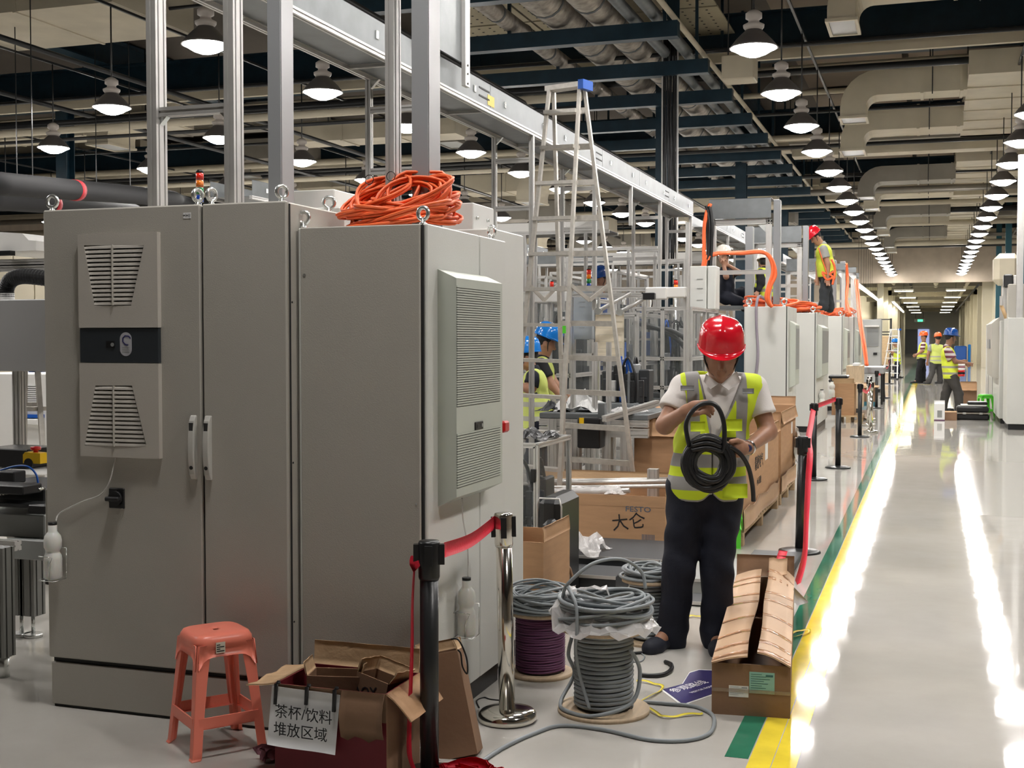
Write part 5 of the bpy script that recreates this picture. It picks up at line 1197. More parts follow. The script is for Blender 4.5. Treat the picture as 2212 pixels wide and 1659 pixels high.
# horizontal guard rails in the far middle
for j, (v, Y) in enumerate(((540, 19), (552, 21), (570, 24), (562, 17.5))):
    a, b = onY(1215, v, Y), onY(1420, v, Y); t = thing('profile_bar', 'long horizontal aluminium bar seen behind the ladder, %s from the top' % ORD[j + 0].replace('nearest', 'first'), 'bar', ((a.x + b.x) / 2, Y, a.z)); w = (b.x - a.x) / 2
    MB().slot((-w, 0, 0), (w, 0, 0), .05).build('bar', 'alu', t)
    for s_ in (-.9, -.3, .4, .95): MB().slot((w * s_, 0, -a.z), (w * s_, 0, -.025), .045).build('post', 'alu', t)
for (u, v, Y, h, lb) in ((1098, 602, 12.2, .2, 'signal tower beside the yellow helmet at the tall cabinet edge'), (1192, 630, 17, .14, 'short red signal tower seen left of the ladder centre'), (1272, 622, 14.6, .22, 'signal tower next to the far blue helmet'), (1460, 625, 16.5, .12, 'short red signal tower above the gantry end')):
    p = onY(u, v, Y); b_ = beacon(p, h, .028, lb, ('lblu', 'lgre', 'lora', 'lred') if h > .18 else ('lora', 'lred')); MB().cyl((0, 0, -p.z + .0), (0, 0, -.04), .012, n=6).build('stem', 'zinc', b_)

# ================================================================== LEFT EDGE MACHINE
t = thing('conveyor_machine', 'conveyor machine on aluminium legs cut by the left photo edge', 'machine', (-4.6, 5.6, 0)); Y0 = 5.35
def lx(u, Y=Y0): return onY(u, 1100, Y).x
def lz(v, Y=Y0, u=40): return onY(u, v, Y).z
def LB(u0, u1, v0, v1, dy, nm, m, Y=Y0, r=.006):
    a, b = onY(u0, v0, Y), onY(u1, v1, Y); return W(MB().rbox((min(a.x, b.x), Y, min(a.z, b.z)), (max(a.x, b.x), Y + dy, max(a.z, b.z)), r), nm, m, t)
LB(-60, 96, 1170, 1200, .1, 'side_beam', 'blkm'); LB(12, 96, 1163, 1212, .04, 'side_plate', 'platel', Y0 - .05); LB(5, 14, 1168, 1222, .06, 'end_cap', 'blk', Y0 - .06)
W(MB().slot((lx(-60), Y0 - .25, lz(1158)), (lx(38, Y0 - .25), Y0 - .25, lz(1158)), .05), 'profile_arm', 'alu', t)
for u in (15, 40): W(MB().slot((lx(u), Y0 + .1, .12), (lx(u), Y0 + .1, lz(1170)), .09, .09), 'leg', 'alu_shaded', t); W(MB().cyl((lx(u), Y0 + .1, .0), (lx(u), Y0 + .1, .02), .05).cyl((lx(u), Y0 + .1, .02), (lx(u), Y0 + .1, .12), .01), 'leveling_foot', 'zinc', t)
W(MB().slot((lx(2, 4.75), 4.75, .1), (lx(2, 4.75), 4.75, .62), .08, .08), 'leg', 'alu_shaded', t); W(MB().cyl((lx(2, 4.75), 4.75, 0), (lx(2, 4.75), 4.75, .1), .03), 'leveling_foot', 'zinc', t)
W(MB().slot((lx(-50), Y0 + .1, .25), (lx(52), Y0 + .1, .25), .05), 'stretcher', 'alu', t)
LB(-60, 96, 1105, 1165, .5, 'drive_cover', 'platel', Y0 + .1)
LB(-60, 96, 1082, 1100, .12, 'belt_frame', 'blkm', Y0 - .0); LB(-60, 96, 1050, 1084, .5, 'belt', 'rub', Y0 + .15)
for k in range(14): u = -10 + k * 7.5; p = onY(u, 1068 - k * .9, Y0 + .12); W(MB().cyl((p.x, Y0 + .10, p.z), (p.x, Y0 + .15, p.z), .009, n=8), 'roller', 'chrome', t)
LB(-60, 96, 1018, 1050, .5, 'rear_cover', 'white', Y0 + .7); LB(-60, 50, 1045, 1070, .15, 'carriage', 'blk', Y0 - .02); LB(60, 96, 1090, 1112, .1, 'sensor_block', 'blk', Y0 - .01)
LB(-40, 60, 968, 1012, .3, 'cable_chain', 'blk', Y0 + .9); LB(-10, 30, 1018, 1045, .1, 'valve_block', 'rub', Y0 + .2)
W(MB().tube(spline([onY(u, v, Y0 + .3) for u, v in ((-10, 1020), (30, 1008), (60, 1008), (78, 1025), (83, 1050))], 6), .006, n=6), 'blue_hose', 'bluep', t)
es = thing('emergency_stop', 'yellow emergency stop box with red button at the left edge', 'switch', onY(74, 1000, Y0 + .55)); q = es.location
MB().prism([(-.05, 0), (.07, 0), (.07, .06), (-.035, .065), (-.05, .05)], 'y', -.035, .035).build('housing', 'yel', es)
MB().cyl((.012, 0, .06), (.012, 0, .078), .014).lathe([(.026, .075), (.03, .082), (.028, .095), (.0, .098)], (.012, 0, 0)).build('red_button', 'redp', es); MB().cyl((-.01, -.04, .0), (-.01, -.035, .0), .03, n=16).build('cable_gland', 'blk', es)
g_ = thing('machine_enclosure', 'large plain grey box panel behind the left edge of the wide cabinet', 'machine', onY(40, 800, 6.4)); o_ = g_.location
a, b = onY(-60, 648, 6.4), onY(120, 803, 6.4); MB().rbox((a.x - o_.x, 0, b.z - o_.z), (b.x - o_.x, .6, a.z - o_.z), .006).build('housing', mat('panel_grey', (.40, .40, .40), .45), g_)
for x in (a.x + .1, b.x + .05): MB().slot((x - o_.x, .3, -o_.z), (x - o_.x, .3, 0), .06).build('leg', 'alu', g_)
hz = thing('corrugated_hose', 'black corrugated exhaust hose curving over the grey box panel', 'hose', onY(14, 640, 6.7)); sp = spline([onY(u, v, 6.7) - hz.location for u, v in ((14, 642), (14, 622), (24, 605), (45, 597), (75, 598), (110, 602), (150, 604))], 10); rr_ = [.046 + (.007 if i % 2 else 0) for i in range(len(sp))]
MB().tube(sp, rr_, n=18, smooth=False).build('hose', 'rub', hz); MB().cyl((0, 0, -.08), (0, 0, .02), .05).build('collar', 'white', hz)
wm = thing('white_machine', 'white angular machine hood at the left photo edge above the black hose', 'machine', onY(30, 600, 7.6)); o_ = wm.location
a = lambda u, v: (onY(u, v, 7.6).x - o_.x, onY(u, v, 7.6).z - o_.z)
MB().prism([a(-60, 545), a(77, 541), a(77, 520), a(62, 519), a(48, 504), a(-60, 498)], 'y', 0, .8).build('hood', 'white', wm)
MB().prism([a(30, 560), a(96, 562), a(96, 536), a(30, 536)], 'y', .5, .7).prism([a(28, 640), a(110, 640), a(110, 606), a(60, 606), a(30, 625)], 'y', .9, 1.4).build('rear_panel', 'white', wm)
for v in (566, 578): MB().slot((a(-60, v)[0], .1, a(0, v)[1]), (a(100, v)[0], .1, a(0, v)[1]), .05).build('rail', 'alu', wm)
MB().box((a(2, 560)[0], -.05, a(2, 553)[1]), (a(33, 560)[0], 0, a(2, 543)[1])).build('sensor', 'blk', wm)
for u in (-55, 120): MB().slot((a(u, 570)[0], .1, -o_.z), (a(u, 570)[0], .1, a(u, 566)[1]), .06).build('leg', 'alu', wm)
w2_ = thing('white_machine', 'white machine with louvred cover behind the short step ladder', 'machine', onY(40, 1000, 9.8)); o_ = w2_.location
a = lambda u, v: (onY(u, v, 9.8).x - o_.x, onY(u, v, 9.8).z - o_.z)
MB().rbox((a(-60, 0)[0], 0, -o_.z + .3), (a(120, 0)[0], .8, a(0, 806)[1]), .01).build('housing', 'white', w2_)
for k in range(11): MB().box((a(44 - k * .8, 0)[0], -.03, a(0, 830 + k * 4.4)[1] - .012), (a(70 + k * .6, 0)[0], 0, a(0, 830 + k * 4.4)[1])).build('louvre_slat', 'paper', w2_)
MB().box((a(30, 0)[0], -.06, a(0, 900)[1]), (a(84, 0)[0], 0, a(0, 893)[1])).build('blue_label', 'bluep', w2_); MB().rbox((a(34, 0)[0], -.1, a(0, 914)[1]), (a(84, 0)[0], 0, a(0, 902)[1]), .005).build('ledge', 'white', w2_)
MB().box((a(-60, 0)[0], .1, -o_.z), (a(120, 0)[0], .7, -o_.z + .3)).build('base', 'plate', w2_)
sb_ = thing('side_box', 'small grey box fixed low on the left flank of the wide cabinet', 'box', (AX0 - .02, 4.62, .62)); MB().rbox((-.06, -.1, -.02), (.0, .1, .32), .005).build('housing', 'cab', sb_)
hf = thing('partition_screen', 'beige corrugated partition panels in the far left background', 'partition', onY(50, 700, 14)); 
for k in range(7): MB().rbox((-1.2 + k * .35, 0, -hf.location.z), (-1.2 + k * .35 + .33, .08, 1.15), .01).build('panel', 'duct', hf)
# ================================================================== SPOOLS AND CABLES ON THE FLOOR
def spool(label, loc, rf, rd, h, m, coil=None, cable_r=.009, rz=0, loose=0, seed=1, top=True):
    t = thing('cable_spool', label, 'spool', loc, rz); rr = random.Random(seed); fl = .018
    f = MB().cyl((0, 0, 0), (0, 0, fl), rf, n=40).build('bottom_flange', 'ply', t)
    for a in (0.6, 2.7, 4.8): MB().cyl((rf * .6 * math.cos(a), rf * .6 * math.sin(a), fl), (rf * .6 * math.cos(a), rf * .6 * math.sin(a), fl + .003), .008, n=8).build('bolt', 'blk', f)
    if top: MB().cyl((0, 0, h - fl), (0, 0, h), rf * .97, n=40).build('top_flange', 'ply', t)
    MB().cyl((0, 0, fl), (0, 0, h - fl), rd - cable_r * 1.6, n=28).build('drum', 'seam', t)
    n = int((h - 2 * fl) / (cable_r * 2)); pts = []
    for i in range(n * 28):
        a = 2 * PI * i / 28; pts.append(((rd - cable_r) * math.cos(a) , (rd - cable_r) * math.sin(a), fl + cable_r + (h - 2 * fl - 2 * cable_r) * i / (n * 28) + .0015 * math.sin(a * 2.3)))
    MB().tube(pts, cable_r, n=7).build('cable_winding', m, t)
    if coil:
        cr, ct, ch, cm, cn, crad = coil; z0 = h
        for k in range(cn):
            R0 = cr - (k % 5) * crad * 2.1 + rr.uniform(-.008, .008); zz = z0 + crad + (k // 5) * crad * 1.9 + rr.uniform(0, .01); ph = rr.uniform(0, 6); ti = rr.uniform(-.05, .05); cx, cy = rr.uniform(-.012, .012), rr.uniform(-.012, .012)
            pts = [Vector((cx + R0 * math.cos(q) * (1 + .02 * math.sin(3 * q + ph)), cy + R0 * math.sin(q), max(z0 + crad, min(z0 + ch, zz + ti * math.sin(q + ph) + .006 * math.sin(2 * q + ph))))) for q in [2 * PI * i / 36 for i in range(36)]]
            MB().tube(pts, crad, n=7, closed=True).build('coil_turn', cm, t)
    return t
p = onZ(1304, 1535); sg_ = spool('front grey cable spool with a plastic-wrapped grey coil on top', p, .198, .130, .375, 'grc', (.195, 0, .20, 'grc', 38, .0075), .0095, seed=4)
cxs, cys = 0, 0
MB().tube(spline([(-.16, -.08, .50), (-.12, -.14, .57), (-.02, -.10, .655), (.08, .0, .66), (.15, .06, .60), (.17, .05, .53)], 8), .0075, n=8).build('loose_loop', 'grc', sg_)
MB().tube(spline([(-.13, -.13, .56), (-.07, -.20, .50), (-.06, -.215, .40), (-.07, -.20, .30), (-.06, -.16, .18), (-.02, -.16, .05)], 8), .0075, n=8).build('loose_end', 'grc', sg_)
MB().tube(spline([(.14, -.10, .30), (.17, -.05, .2), (.15, -.12, .08), (0, -.185, .03), (-.14, -.13, .028), (-.19, .0, .03), (-.16, .1, .12), (-.17, .04, .22), (-.13, -.03, .33)], 8), .0085, n=8).build('loose_end', 'grc', sg_)
P = []
for i in range(37):
    a = 2 * PI * i / 36; row = []
    for j in range(7):
        r_ = .13 + .11 * j / 6 + random.uniform(-.012, .012); zz = .46 - .09 * (j / 6) ** 1.3 + random.uniform(-.014, .014); zz += .03 * (1 if math.sin(a) < 0 else 0) * (1 - j / 6)
        row.append((r_ * math.cos(a), r_ * math.sin(a), zz + (.05 if math.cos(a + .5) < -.5 else 0)))
    P.append(row)
fw_ = MB().sheet(P, .001).build('plastic_wrap', 'plastic', sg_)
for q in fw_.data.polygons: q.use_smooth = False
MB().box((-.255, -.10, .40), (-.185, -.095, .46), Matrix.Rotation(R(20), 4, 'Y')).build('wrap_label', 'paper', sg_)
p = onZ(1167, 1455); spool('purple cable spool with a grey coil piled on it, left of the grey spool', p, .155, .120, .31, 'pur', (.155, 0, .13, 'grc', 34, .006), .0062, seed=8)
p = onZ(1388, 1385); spool('grey cable spool at the back, behind the plastic-wrapped one', (onZ(1383, 1395).x + .03, onZ(1383, 1395).y + .12, 0), .16, .115, .34, 'grc', (.15, 0, .06, 'grc', 14, .008), .009, seed=12)
def floor_cable(name, label, uv, r, m, z=None, cat='cable'):
    P = [onZ(u, v) + Vector((0, 0, (r if len(q) < 3 else q[2]))) for q in uv for u, v in [q[:2]]]; t = thing(name, label, cat, (P[0].x, P[0].y, 0)); MB().tube(spline([p_ - t.location for p_ in P], 10), r, n=8).build('cable', m, t); return t
floor_cable('floor_cable', 'grey cable snaking over the floor from the red tape heap around the spool', [(1040, 1650), (1090, 1618), (1150, 1590), (1210, 1572), (1300, 1580), (1400, 1602), (1480, 1604), (1530, 1590), (1543, 1565), (1535, 1545), (1500, 1530), (1440, 1524), (1390, 1520)], .0085, 'grc')
floor_cable('floor_cable', 'black cable end curling on the floor behind the grey spool', [(1380, 1462), (1405, 1464), (1432, 1462), (1449, 1452), (1450, 1440), (1437, 1434)], .0105, 'blc')
floor_cable('floor_cable', 'black cable trailing down beside the front foot of the man', [(1360, 1415), (1392, 1412), (1415, 1405), (1422, 1385), (1430, 1340, .12), (1425, 1300, .25)], .0075, 'blc')
floor_cable('floor_cable', 'thin grey cable bit between spool and black cable', [(1362, 1432), (1385, 1430), (1392, 1420), (1384, 1412)], .004, 'grc')
floor_cable('floor_cable', 'thin black wire loop on the floor behind the chrome post', [(1035, 1530), (1030, 1515), (1045, 1508), (1060, 1512), (1090, 1515)], .003, 'blc')
def strap(label, uv, w=.012, m='yel_strap'):
    P = [onZ(u, v) for u, v in uv]; t = thing('packing_strap', label, 'strap', P[0]); sp = spline([p - P[0] for p in P], 5); rows = []
    for i, p_ in enumerate(sp):
        d = (sp[min(i + 1, len(sp) - 1)] - sp[max(i - 1, 0)]).normalized(); sd = Vector((-d.y, d.x, 0)) * w / 2; z = .004 + .006 * abs(math.sin(i * .5)); rows.append([p_ - sd + Vector((0, 0, z)), p_ + sd + Vector((0, 0, z + .004))])
    MB().sheet(rows, .001).build('band', MATS['yel_strap'], t)
mat('yel_strap', (.75, .62, .05), .4)
strap('yellow packing strap bent on the floor right of the grey spool', [(1375, 1473), (1405, 1478), (1432, 1488), (1410, 1505), (1378, 1520)])
strap('yellow packing strap lying along the grey cable near the floor arrow', [(1382, 1522), (1420, 1545), (1440, 1553), (1480, 1548), (1518, 1545)])
strap('short yellow strap showing between the legs of the man', [(1478, 1338), (1498, 1333), (1515, 1336)])
strap('yellow strap loop right of the long taped carton', [(1700, 1378), (1725, 1366), (1748, 1364), (1742, 1372), (1715, 1378)])

# arrow floor sticker
t = thing('floor_sticker', 'navy arrow floor sticker with white writing beside the long taped carton', 'sticker', onZ(1485, 1490)); o_ = t.location
def FZ(u, v, z=0): return onZ(u, v, z) - o_
ar = [(1432, 1488), (1492, 1452), (1545, 1452), (1540, 1474), (1556, 1492), (1475, 1521)]
def flat(name, pts, m, z, sc=1.0):
    V = [FZ(u, v) for u, v in pts]; c_ = sum(V, Vector()) / len(V); V = [c_ + (p_ - c_) * sc for p_ in V]; return MB().prism([(p_.x, p_.y) for p_ in V], 'z', z, z + .0008).build(name, m, t)
ar = [(1432, 1490), (1475, 1478), (1490, 1454), (1510, 1448), (1560, 1450), (1540, 1476), (1562, 1492), (1475, 1522)]
flat('border', ar, 'paper', .0005, 1.06); flat('arrow', ar, mat('sticker_navy', (.035, .028, .13), .4), .0014)
a = FZ(1497, 1486); words('lettering', '参观路线', .062, 'paper', t, (a.x - .02, a.y + .01, .0026), (0, 0, R(62)), ext=.0003); words('lettering', 'VISITOR ROUTE', .026, 'paper', t, (a.x + .05, a.y - .01, .0026), (0, 0, R(62)), ext=.0003)

# ================================================================== LONG TAPED CARTON (right)
t = thing('cardboard_box', 'long taped carton with peaked flaps and two labels beside the yellow line', 'box', (-.71, 6.3, 0)); c = t.location
f0, f1 = onY(1537, 1550, 5.25).x, onY(1706, 1550, 5.25).x; Hc = .222; yb2 = 7.25
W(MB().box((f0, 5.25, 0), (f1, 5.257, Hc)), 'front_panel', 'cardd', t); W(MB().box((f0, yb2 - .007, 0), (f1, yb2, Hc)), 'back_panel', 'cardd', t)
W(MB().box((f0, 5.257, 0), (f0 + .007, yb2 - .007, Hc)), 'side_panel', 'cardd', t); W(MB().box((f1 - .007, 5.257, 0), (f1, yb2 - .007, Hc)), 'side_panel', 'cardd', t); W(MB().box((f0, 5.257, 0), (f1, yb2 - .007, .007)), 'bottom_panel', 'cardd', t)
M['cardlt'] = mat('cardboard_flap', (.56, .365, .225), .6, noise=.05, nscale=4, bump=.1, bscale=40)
fls = []
for sd in (-1, 1):
    P = []
    for i in range(9):
        y = 5.23 + (yb2 - .02 - 5.23) * i / 8; row = []; hx = f0 if sd < 0 else f1; tipx = (f0 + f1) / 2 + sd * (.014 + .006 * math.sin(i)) + (.012 if sd > 0 else 0); tz = Hc + (.035 if sd < 0 else .055) + .01 * math.sin(i * .9) + (.03 if (sd > 0 and i > 6) else 0)
        for j in range(5): s_ = j / 4; row.append((hx + (tipx - hx) * s_, y, Hc + .003 + (tz - Hc) * math.sin(s_ * PI / 2 * .9)))
        P.append(row if sd < 0 else row[::-1])
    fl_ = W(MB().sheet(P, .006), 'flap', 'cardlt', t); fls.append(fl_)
    mb = MB()
    for y in (5.25, 5.40, 5.62, 5.95, 6.35, 6.55, 6.85, 6.98):
        Q = []
        def tzf(yq):
            fi = max(0, min(7.999, (yq - 5.23) / (yb2 - .02 - 5.23) * 8)); i0 = int(fi); g = lambda i: (Hc + (.035 if sd < 0 else .055) + .01 * math.sin(i * .9) + (.03 if (sd > 0 and i > 6) else 0), (f0 + f1) / 2 + sd * (.014 + .006 * math.sin(i)) + (.012 if sd > 0 else 0))
            p_, q_ = g(i0), g(i0 + 1); w_ = fi - i0; return p_[0] * (1 - w_) + q_[0] * w_, p_[1] * (1 - w_) + q_[1] * w_
        for i in (0, 1):
            row = []
            for j in range(5):
                s_ = j / 4; yq = y + i * .05 + .02 * s_ * (1 if sd < 0 else -1); tz, tipx = tzf(yq); hx = f0 if sd < 0 else f1; row.append((hx + (tipx - hx) * s_, yq, Hc + .0068 + (tz - Hc) * math.sin(s_ * PI / 2 * .9)))
            Q.append(row if sd < 0 else row[::-1])
        MB().sheet(Q, .0006).build('tape_strip', mat('brown_tape', (.50, .27, .15), .12, noise=.2, nscale=20, bump=.3, bscale=50), fl_, off=c)
P = [[(f0 + (f1 - f0) * i / 6, yb2 + .01 + .03 * j / 4, Hc + .12 * j / 4) for j in range(5)] for i in range(7)]; W(MB().sheet(P, .006), 'rear_flap', 'cardd', t)
P = [[(f0 + .19 + (.10) * i / 4, 7.0 + .1 * j / 4, Hc + .06 + .075 * j / 4 + .005 * math.sin(i * 2)) for j in range(5)] for i in range(5)]; W(MB().sheet(P, .006), 'torn_flap', 'cardlt', t)
def lab(u0, v0, u1, v1, m, ink, n, nm):
    a, b = onY(u0, v0, 5.249), onY(u1, v1, 5.249); l_ = W(MB().box((a.x, 5.2485, b.z), (b.x, 5.2498, a.z)), nm, m, t); w, h = b.x - a.x, a.z - b.z
    for k in range(n): z = a.z - h * (.1 + .85 * k / n); MB().box((a.x + w * .06, 5.2478, z - h * .015), (a.x + w * (.5 + .4 * ((k * 7) % 5) / 5), 5.2485, z + h * .012)).build('print_line', ink, l_, off=c)
    MB().box((b.x - w * .35, 5.2477, a.z - h * .2), (b.x - w * .06, 5.2484, a.z - h * .1)).build('barcode', ink, l_, off=c); return l_
lab(1574, 1481, 1616, 1509, 'paper', 'greyduct', 6, 'small_label'); lab(1618, 1453, 1672, 1504, 'teal', 'inkt', 8, 'mint_label')
W(MB().box((f0 + .001, 5.2465, .10), (f1 - .001, 5.2475, .115), Matrix.Rotation(R(0), 4, 'Y')), 'clear_tape', mat('clear_tape', (.5, .4, .3), .15, alpha=.35), t)
piv = onZ(1537, 1545); vr = onZ(1590, 1246, Hc) - onZ(1537, 1432, Hc); ang = math.atan2(vr.y, vr.x) - PI / 2
piv = Vector((f0, 5.25, 0)); t.rotation_euler = (0, 0, ang); t.location = piv + Matrix.Rotation(ang, 3, 'Z') @ (c - piv)
# red tape + tag stuck on it
tape('barrier_tape', 'short red tape end stuck on the flap of the long carton', [atD(1692, 1190, 7.3), atD(1685, 1212, 7.15), atD(1680, 1228, 7.05), atD(1666, 1240, 7.0)], .05, (R(85), R(60)))
tg = thing('paper_tag', 'white paper strip hanging off the right side of the long carton', 'tag', atD(1700, 1265, 7.05)); MB().sheet([[Vector(atD(1675 + (1735 - 1675) * i / 5, 1243 + (1305 - 1243) * i / 5, 7.1 - .02 * i)) - tg.location + Vector((.03 * j, 0, .012 * j)) for j in range(-1, 2)] for i in range(6)], .001).build('strip', 'paper', tg)

# ================================================================== BIG CARTON WITH PROFILES, PALLET CARTONS
Yf = 8.9; a, b = onY(1100, 1200, Yf), onY(1436, 1200, Yf); zt_ = onY(1300, 1068, Yf).z; z0_ = onY(1300, 1196, Yf).z
bw = carton('very long open carton full of wrapped aluminium profiles behind the spools', ((a.x + b.x) / 2, Yf + .45, max(.03, z0_)), (b.x - a.x, .9, zt_ - max(.03, z0_)), 0, 'card', [('r', 12, .10), ('b', 15, .08)])
hw = (b.x - a.x) / 2; hz = zt_ - max(.03, z0_); mp = mat('print_blue', (.09, .13, .19), .6)
M['prb'] = mp
words('lettering', 'FESTO', .055, 'prb', bw, (hw - .20, -.4515, hz * .76), (R(90), 0, 0), sx=1.25); words('marker_scrawl', '大仑', .13, 'cardink' if False else 'ink', bw, (hw - .27, -.4515, hz * .52), (R(90), R(-8), 0))
for k in range(9): MB().box((hw - .17 + k * .011, -.4515, hz * .18), (hw - .165 + k * .011, -.4505, hz * .33)).build('barcode_bar', 'prb', bw)
MB().box((-hw, -.4512, hz * .80), (hw, -.4505, hz * .803)).build('fold_line', 'cardd', bw)
pl_ = thing('dark_plate_stack', 'dark base plates under the very long carton', 'plate', ((a.x + b.x) / 2, Yf + .5, 0)); MB().rbox((-hw, -.45, 0), (hw + .02, .45, max(.028, z0_ - .004)), .004).build('plate', 'plate', pl_)
for k, (v, Yk, u0, u1, r) in enumerate(((1040, 9.55, 1150, 1450, .022), (1050, 9.2, 1155, 1450, .016), (1060, 9.0, 1165, 1360, .02), (1034, 9.75, 1165, 1450, .012))):
    p, q = onY(u0, v + 4, Yk), onY(u1, v, Yk); t = thing('profile_bar', 'aluminium profile lying across the long carton, %s one from the ladder' % ('first', 'second', 'third', 'fourth')[3 - k], 'bar', p); MB().cyl((0, 0, 0), q - p, r, n=12).build('bar', 'alu', t)
    if k == 2:
        n_ = 22; P = [[(Vector((0, 0, 0)).lerp(q - p, i / n_ * .9) + Vector((0, (r + .012 + random.uniform(0, .012)) * math.cos(aa), (r + .012 + random.uniform(-.004, .012)) * math.sin(aa)))) for aa in [2 * PI * j / 8 for j in range(9)]] for i in range(n_ + 1)]
        o = MB().sheet(P, .001).build('film_wrap', 'plastic', t)
sp_ = thing('profile_offcut', 'short upright aluminium profile offcut standing in the long carton', 'bar', onY(1411, 1040, 9.6)); MB().slot((0, 0, -.3), (0, 0, .10), .08, .08).build('bar', 'alu', sp_)
# carton behind the man's right arm
a, b = onY(1370, 1040, 10.6), onY(1452, 1040, 10.6); h_ = onY(1400, 905, 10.6).z
bm = carton('square carton with folded lid just left of the man in the red helmet', ((a.x + b.x) / 2 + .05, 10.95, .12), (b.x - a.x + .1, .7, h_ - .12), 0, 'card', [('f', 170, .15, .0, 'card'), ('l', 172, .12, 0, 'card'), ('b', 75, .25, 0, 'card')])
def pallet(label, lo, hi, grp=None):
    c = ((lo[0] + hi[0]) / 2, (lo[1] + hi[1]) / 2, 0); t = thing('wooden_pallet', label, 'pallet', c, 0, grp); w, d = (hi[0] - lo[0]) / 2, (hi[1] - lo[1]) / 2
    for x in (-w + .05, 0, w - .05):
        for y in (-d + .06, 0, d - .06): MB().box((x - .045, y - .05, .0), (x + .045, y + .05, .085)).build('block', 'wood', t)
    n = max(4, int(d * 2 / .14))
    for i in range(n): y = -d + (i + .5) * 2 * d / n; MB().box((-w, y - .045, .107), (w, y + .045, .125)).build('plank', 'wood', t)
    for x in (-w + .05, 0, w - .05): MB().box((x - .045, -d, .085), (x + .045, d, .107)).build('plank', 'wood', t)
    return t
pallet('wooden pallet under the square carton left of the man', (a.x - .02, 10.5), (b.x + .12, 11.4))
Xr = -1.36; Xq = -1.86
ya, yb = onX(1606, 1100, Xr).y, onX(1683, 1030, Xr).y
pallet('wooden pallet under the low printed carton behind the man', (Xq, ya), (Xr, yb)); zl = onX(1650, 925, Xr).z
bp1 = carton('low printed carton on a pallet behind the man in the red helmet', ((Xq + Xr) / 2, (ya + yb) / 2, .126), (.49, yb - ya - .04, zl - .126), 0, 'card', [('b', 170, .12, 0, 'card'), ('r', 172, .10, 0, 'card')])
hx = .245
words('lettering', '精密电气', .13, 'ink', bp1, (hx + .002, -.25, (zl - .126) * .62), (R(90), 0, R(90))); words('lettering', '小心轻放', .07, 'cardink' if False else 'ink', bp1, (hx + .002, -.25, (zl - .126) * .40), (R(90), 0, R(90)))
MB().box((hx, .15, .42), (hx + .002, .33, .56)).build('white_label', 'paper', bp1)
P = [[(hx + .012 + .01 * math.sin(i), -(yb - ya) / 2 + (yb - ya) * i / 10, .005 + .15 * j / 3 + (.02 * math.sin(i * 1.9) if j == 3 else 0)) for j in range(4)] for i in range(11)]; MB().sheet(P, .006).build('base_tray', 'cardlt', bp1)
yc, yd = yb + .15, onX(1719, 1000, Xr).y; yd = max(yd, yc + .9)
pallet('second wooden pallet further along behind the man', (Xq, yc), (Xr, yd)); zl2 = onX(1700, 885, Xr).z
bp2 = carton('tall carton with open flaps on the second pallet beside the far cabinets', ((Xq + Xr) / 2, (yc + yd) / 2, .126), (.49, yd - yc - .04, zl2 - .126), 0, 'card', [('f', 168, .14, 0, 'card'), ('r', 170, .12, 0, 'card'), ('b', 20, .1, 0, 'card')])
MB().box((hx, .25, .5), (hx + .002, .36, .62)).build('white_label', 'paper', bp2); P = [[(hx + .012 + .01 * math.sin(i), -(yd - yc) / 2 + (yd - yc) * i / 10, .005 + .15 * j / 3) for j in range(4)] for i in range(11)]; MB().sheet(P, .006).build('base_tray', 'cardlt', bp2)
for k, (u, v) in enumerate(((1638, 865), (1652, 862), (1668, 864))): 
    p = onY(u, v + 10, 14.2); t = thing('cable_plug', 'dark connector end sticking up from the pallet carton, %s from the man' % ORD[k].replace('nearest', 'first'), 'plug', (p.x, (yc + yd) / 2 + .1, .13)); MB().rbox((-.03, -.03, 0), (.03, .03, p.z - .13), .01).build('body', 'blk' if k != 1 else 'white', t)
t = thing('plastic_bag', 'white plastic bag hanging on the far pallet carton corner', 'bag', onX(1722, 925, Xr + .03)); P = [[(.02 * math.sin(j + i), -.12 + .24 * i / 6, -.35 * j / 7 + .02 * math.sin(3 * i)) for j in range(8)] for i in range(7)]; MB().sheet(P, .004).build('film', MATS['bag_white'], t)
# tall carton and black case by B
a, b = onY(1090, 1180, 6.2), onY(1166, 1180, 6.2)
carton('tall plain carton between the tall grille cabinet and the purple spool', ((a.x + b.x) / 2 - .03, 6.45, 0), (b.x - a.x + .1, .5, onY(1130, 1170, 6.2).z), 0, 'card', [('r', -2, .08, .0, 'card')])
bc = thing('equipment_case', 'open black hard case standing upright beside the tall plain carton', 'case', onZ(1187, 1290) + Vector((0, 0, 0))); bc.location = (onY(1187, 1290, 7.0).x, 7.0, 0); hcs = onY(1187, 1075, 7.0).z; wc = (onY(1213, 1100, 7).x - onY(1160, 1100, 7).x) / 2
MB().rbox((-wc, 0, 0), (wc - .01, .45, hcs), .04).build('lid_shell', 'blk', bc); MB().rbox((-wc * .2, -.12, .05), (wc * .95, -.002, hcs * .82), .03).build('lower_shell', 'blkm', bc)
MB().tube([(-wc * .98, -.004, 0.02), (-wc * .98, -.004, hcs - .04), (-wc * .8, -.004, hcs - .005), (wc * .8, -.004, hcs - .005), (wc * .97, -.004, hcs - .05), (wc * .97, -.004, .02)], .006, n=6).build('metal_rim', 'alu', bc)
MB().box((wc * .1, -.124, hcs * .55), (wc * .45, -.12, hcs * .68)).build('label', 'paper', bc)
for z in (.72, .78): MB().box((wc * .95, -.05, hcs * z), (wc * 1.25, -.04, hcs * z + .008)).build('latch', 'zinc', bc)
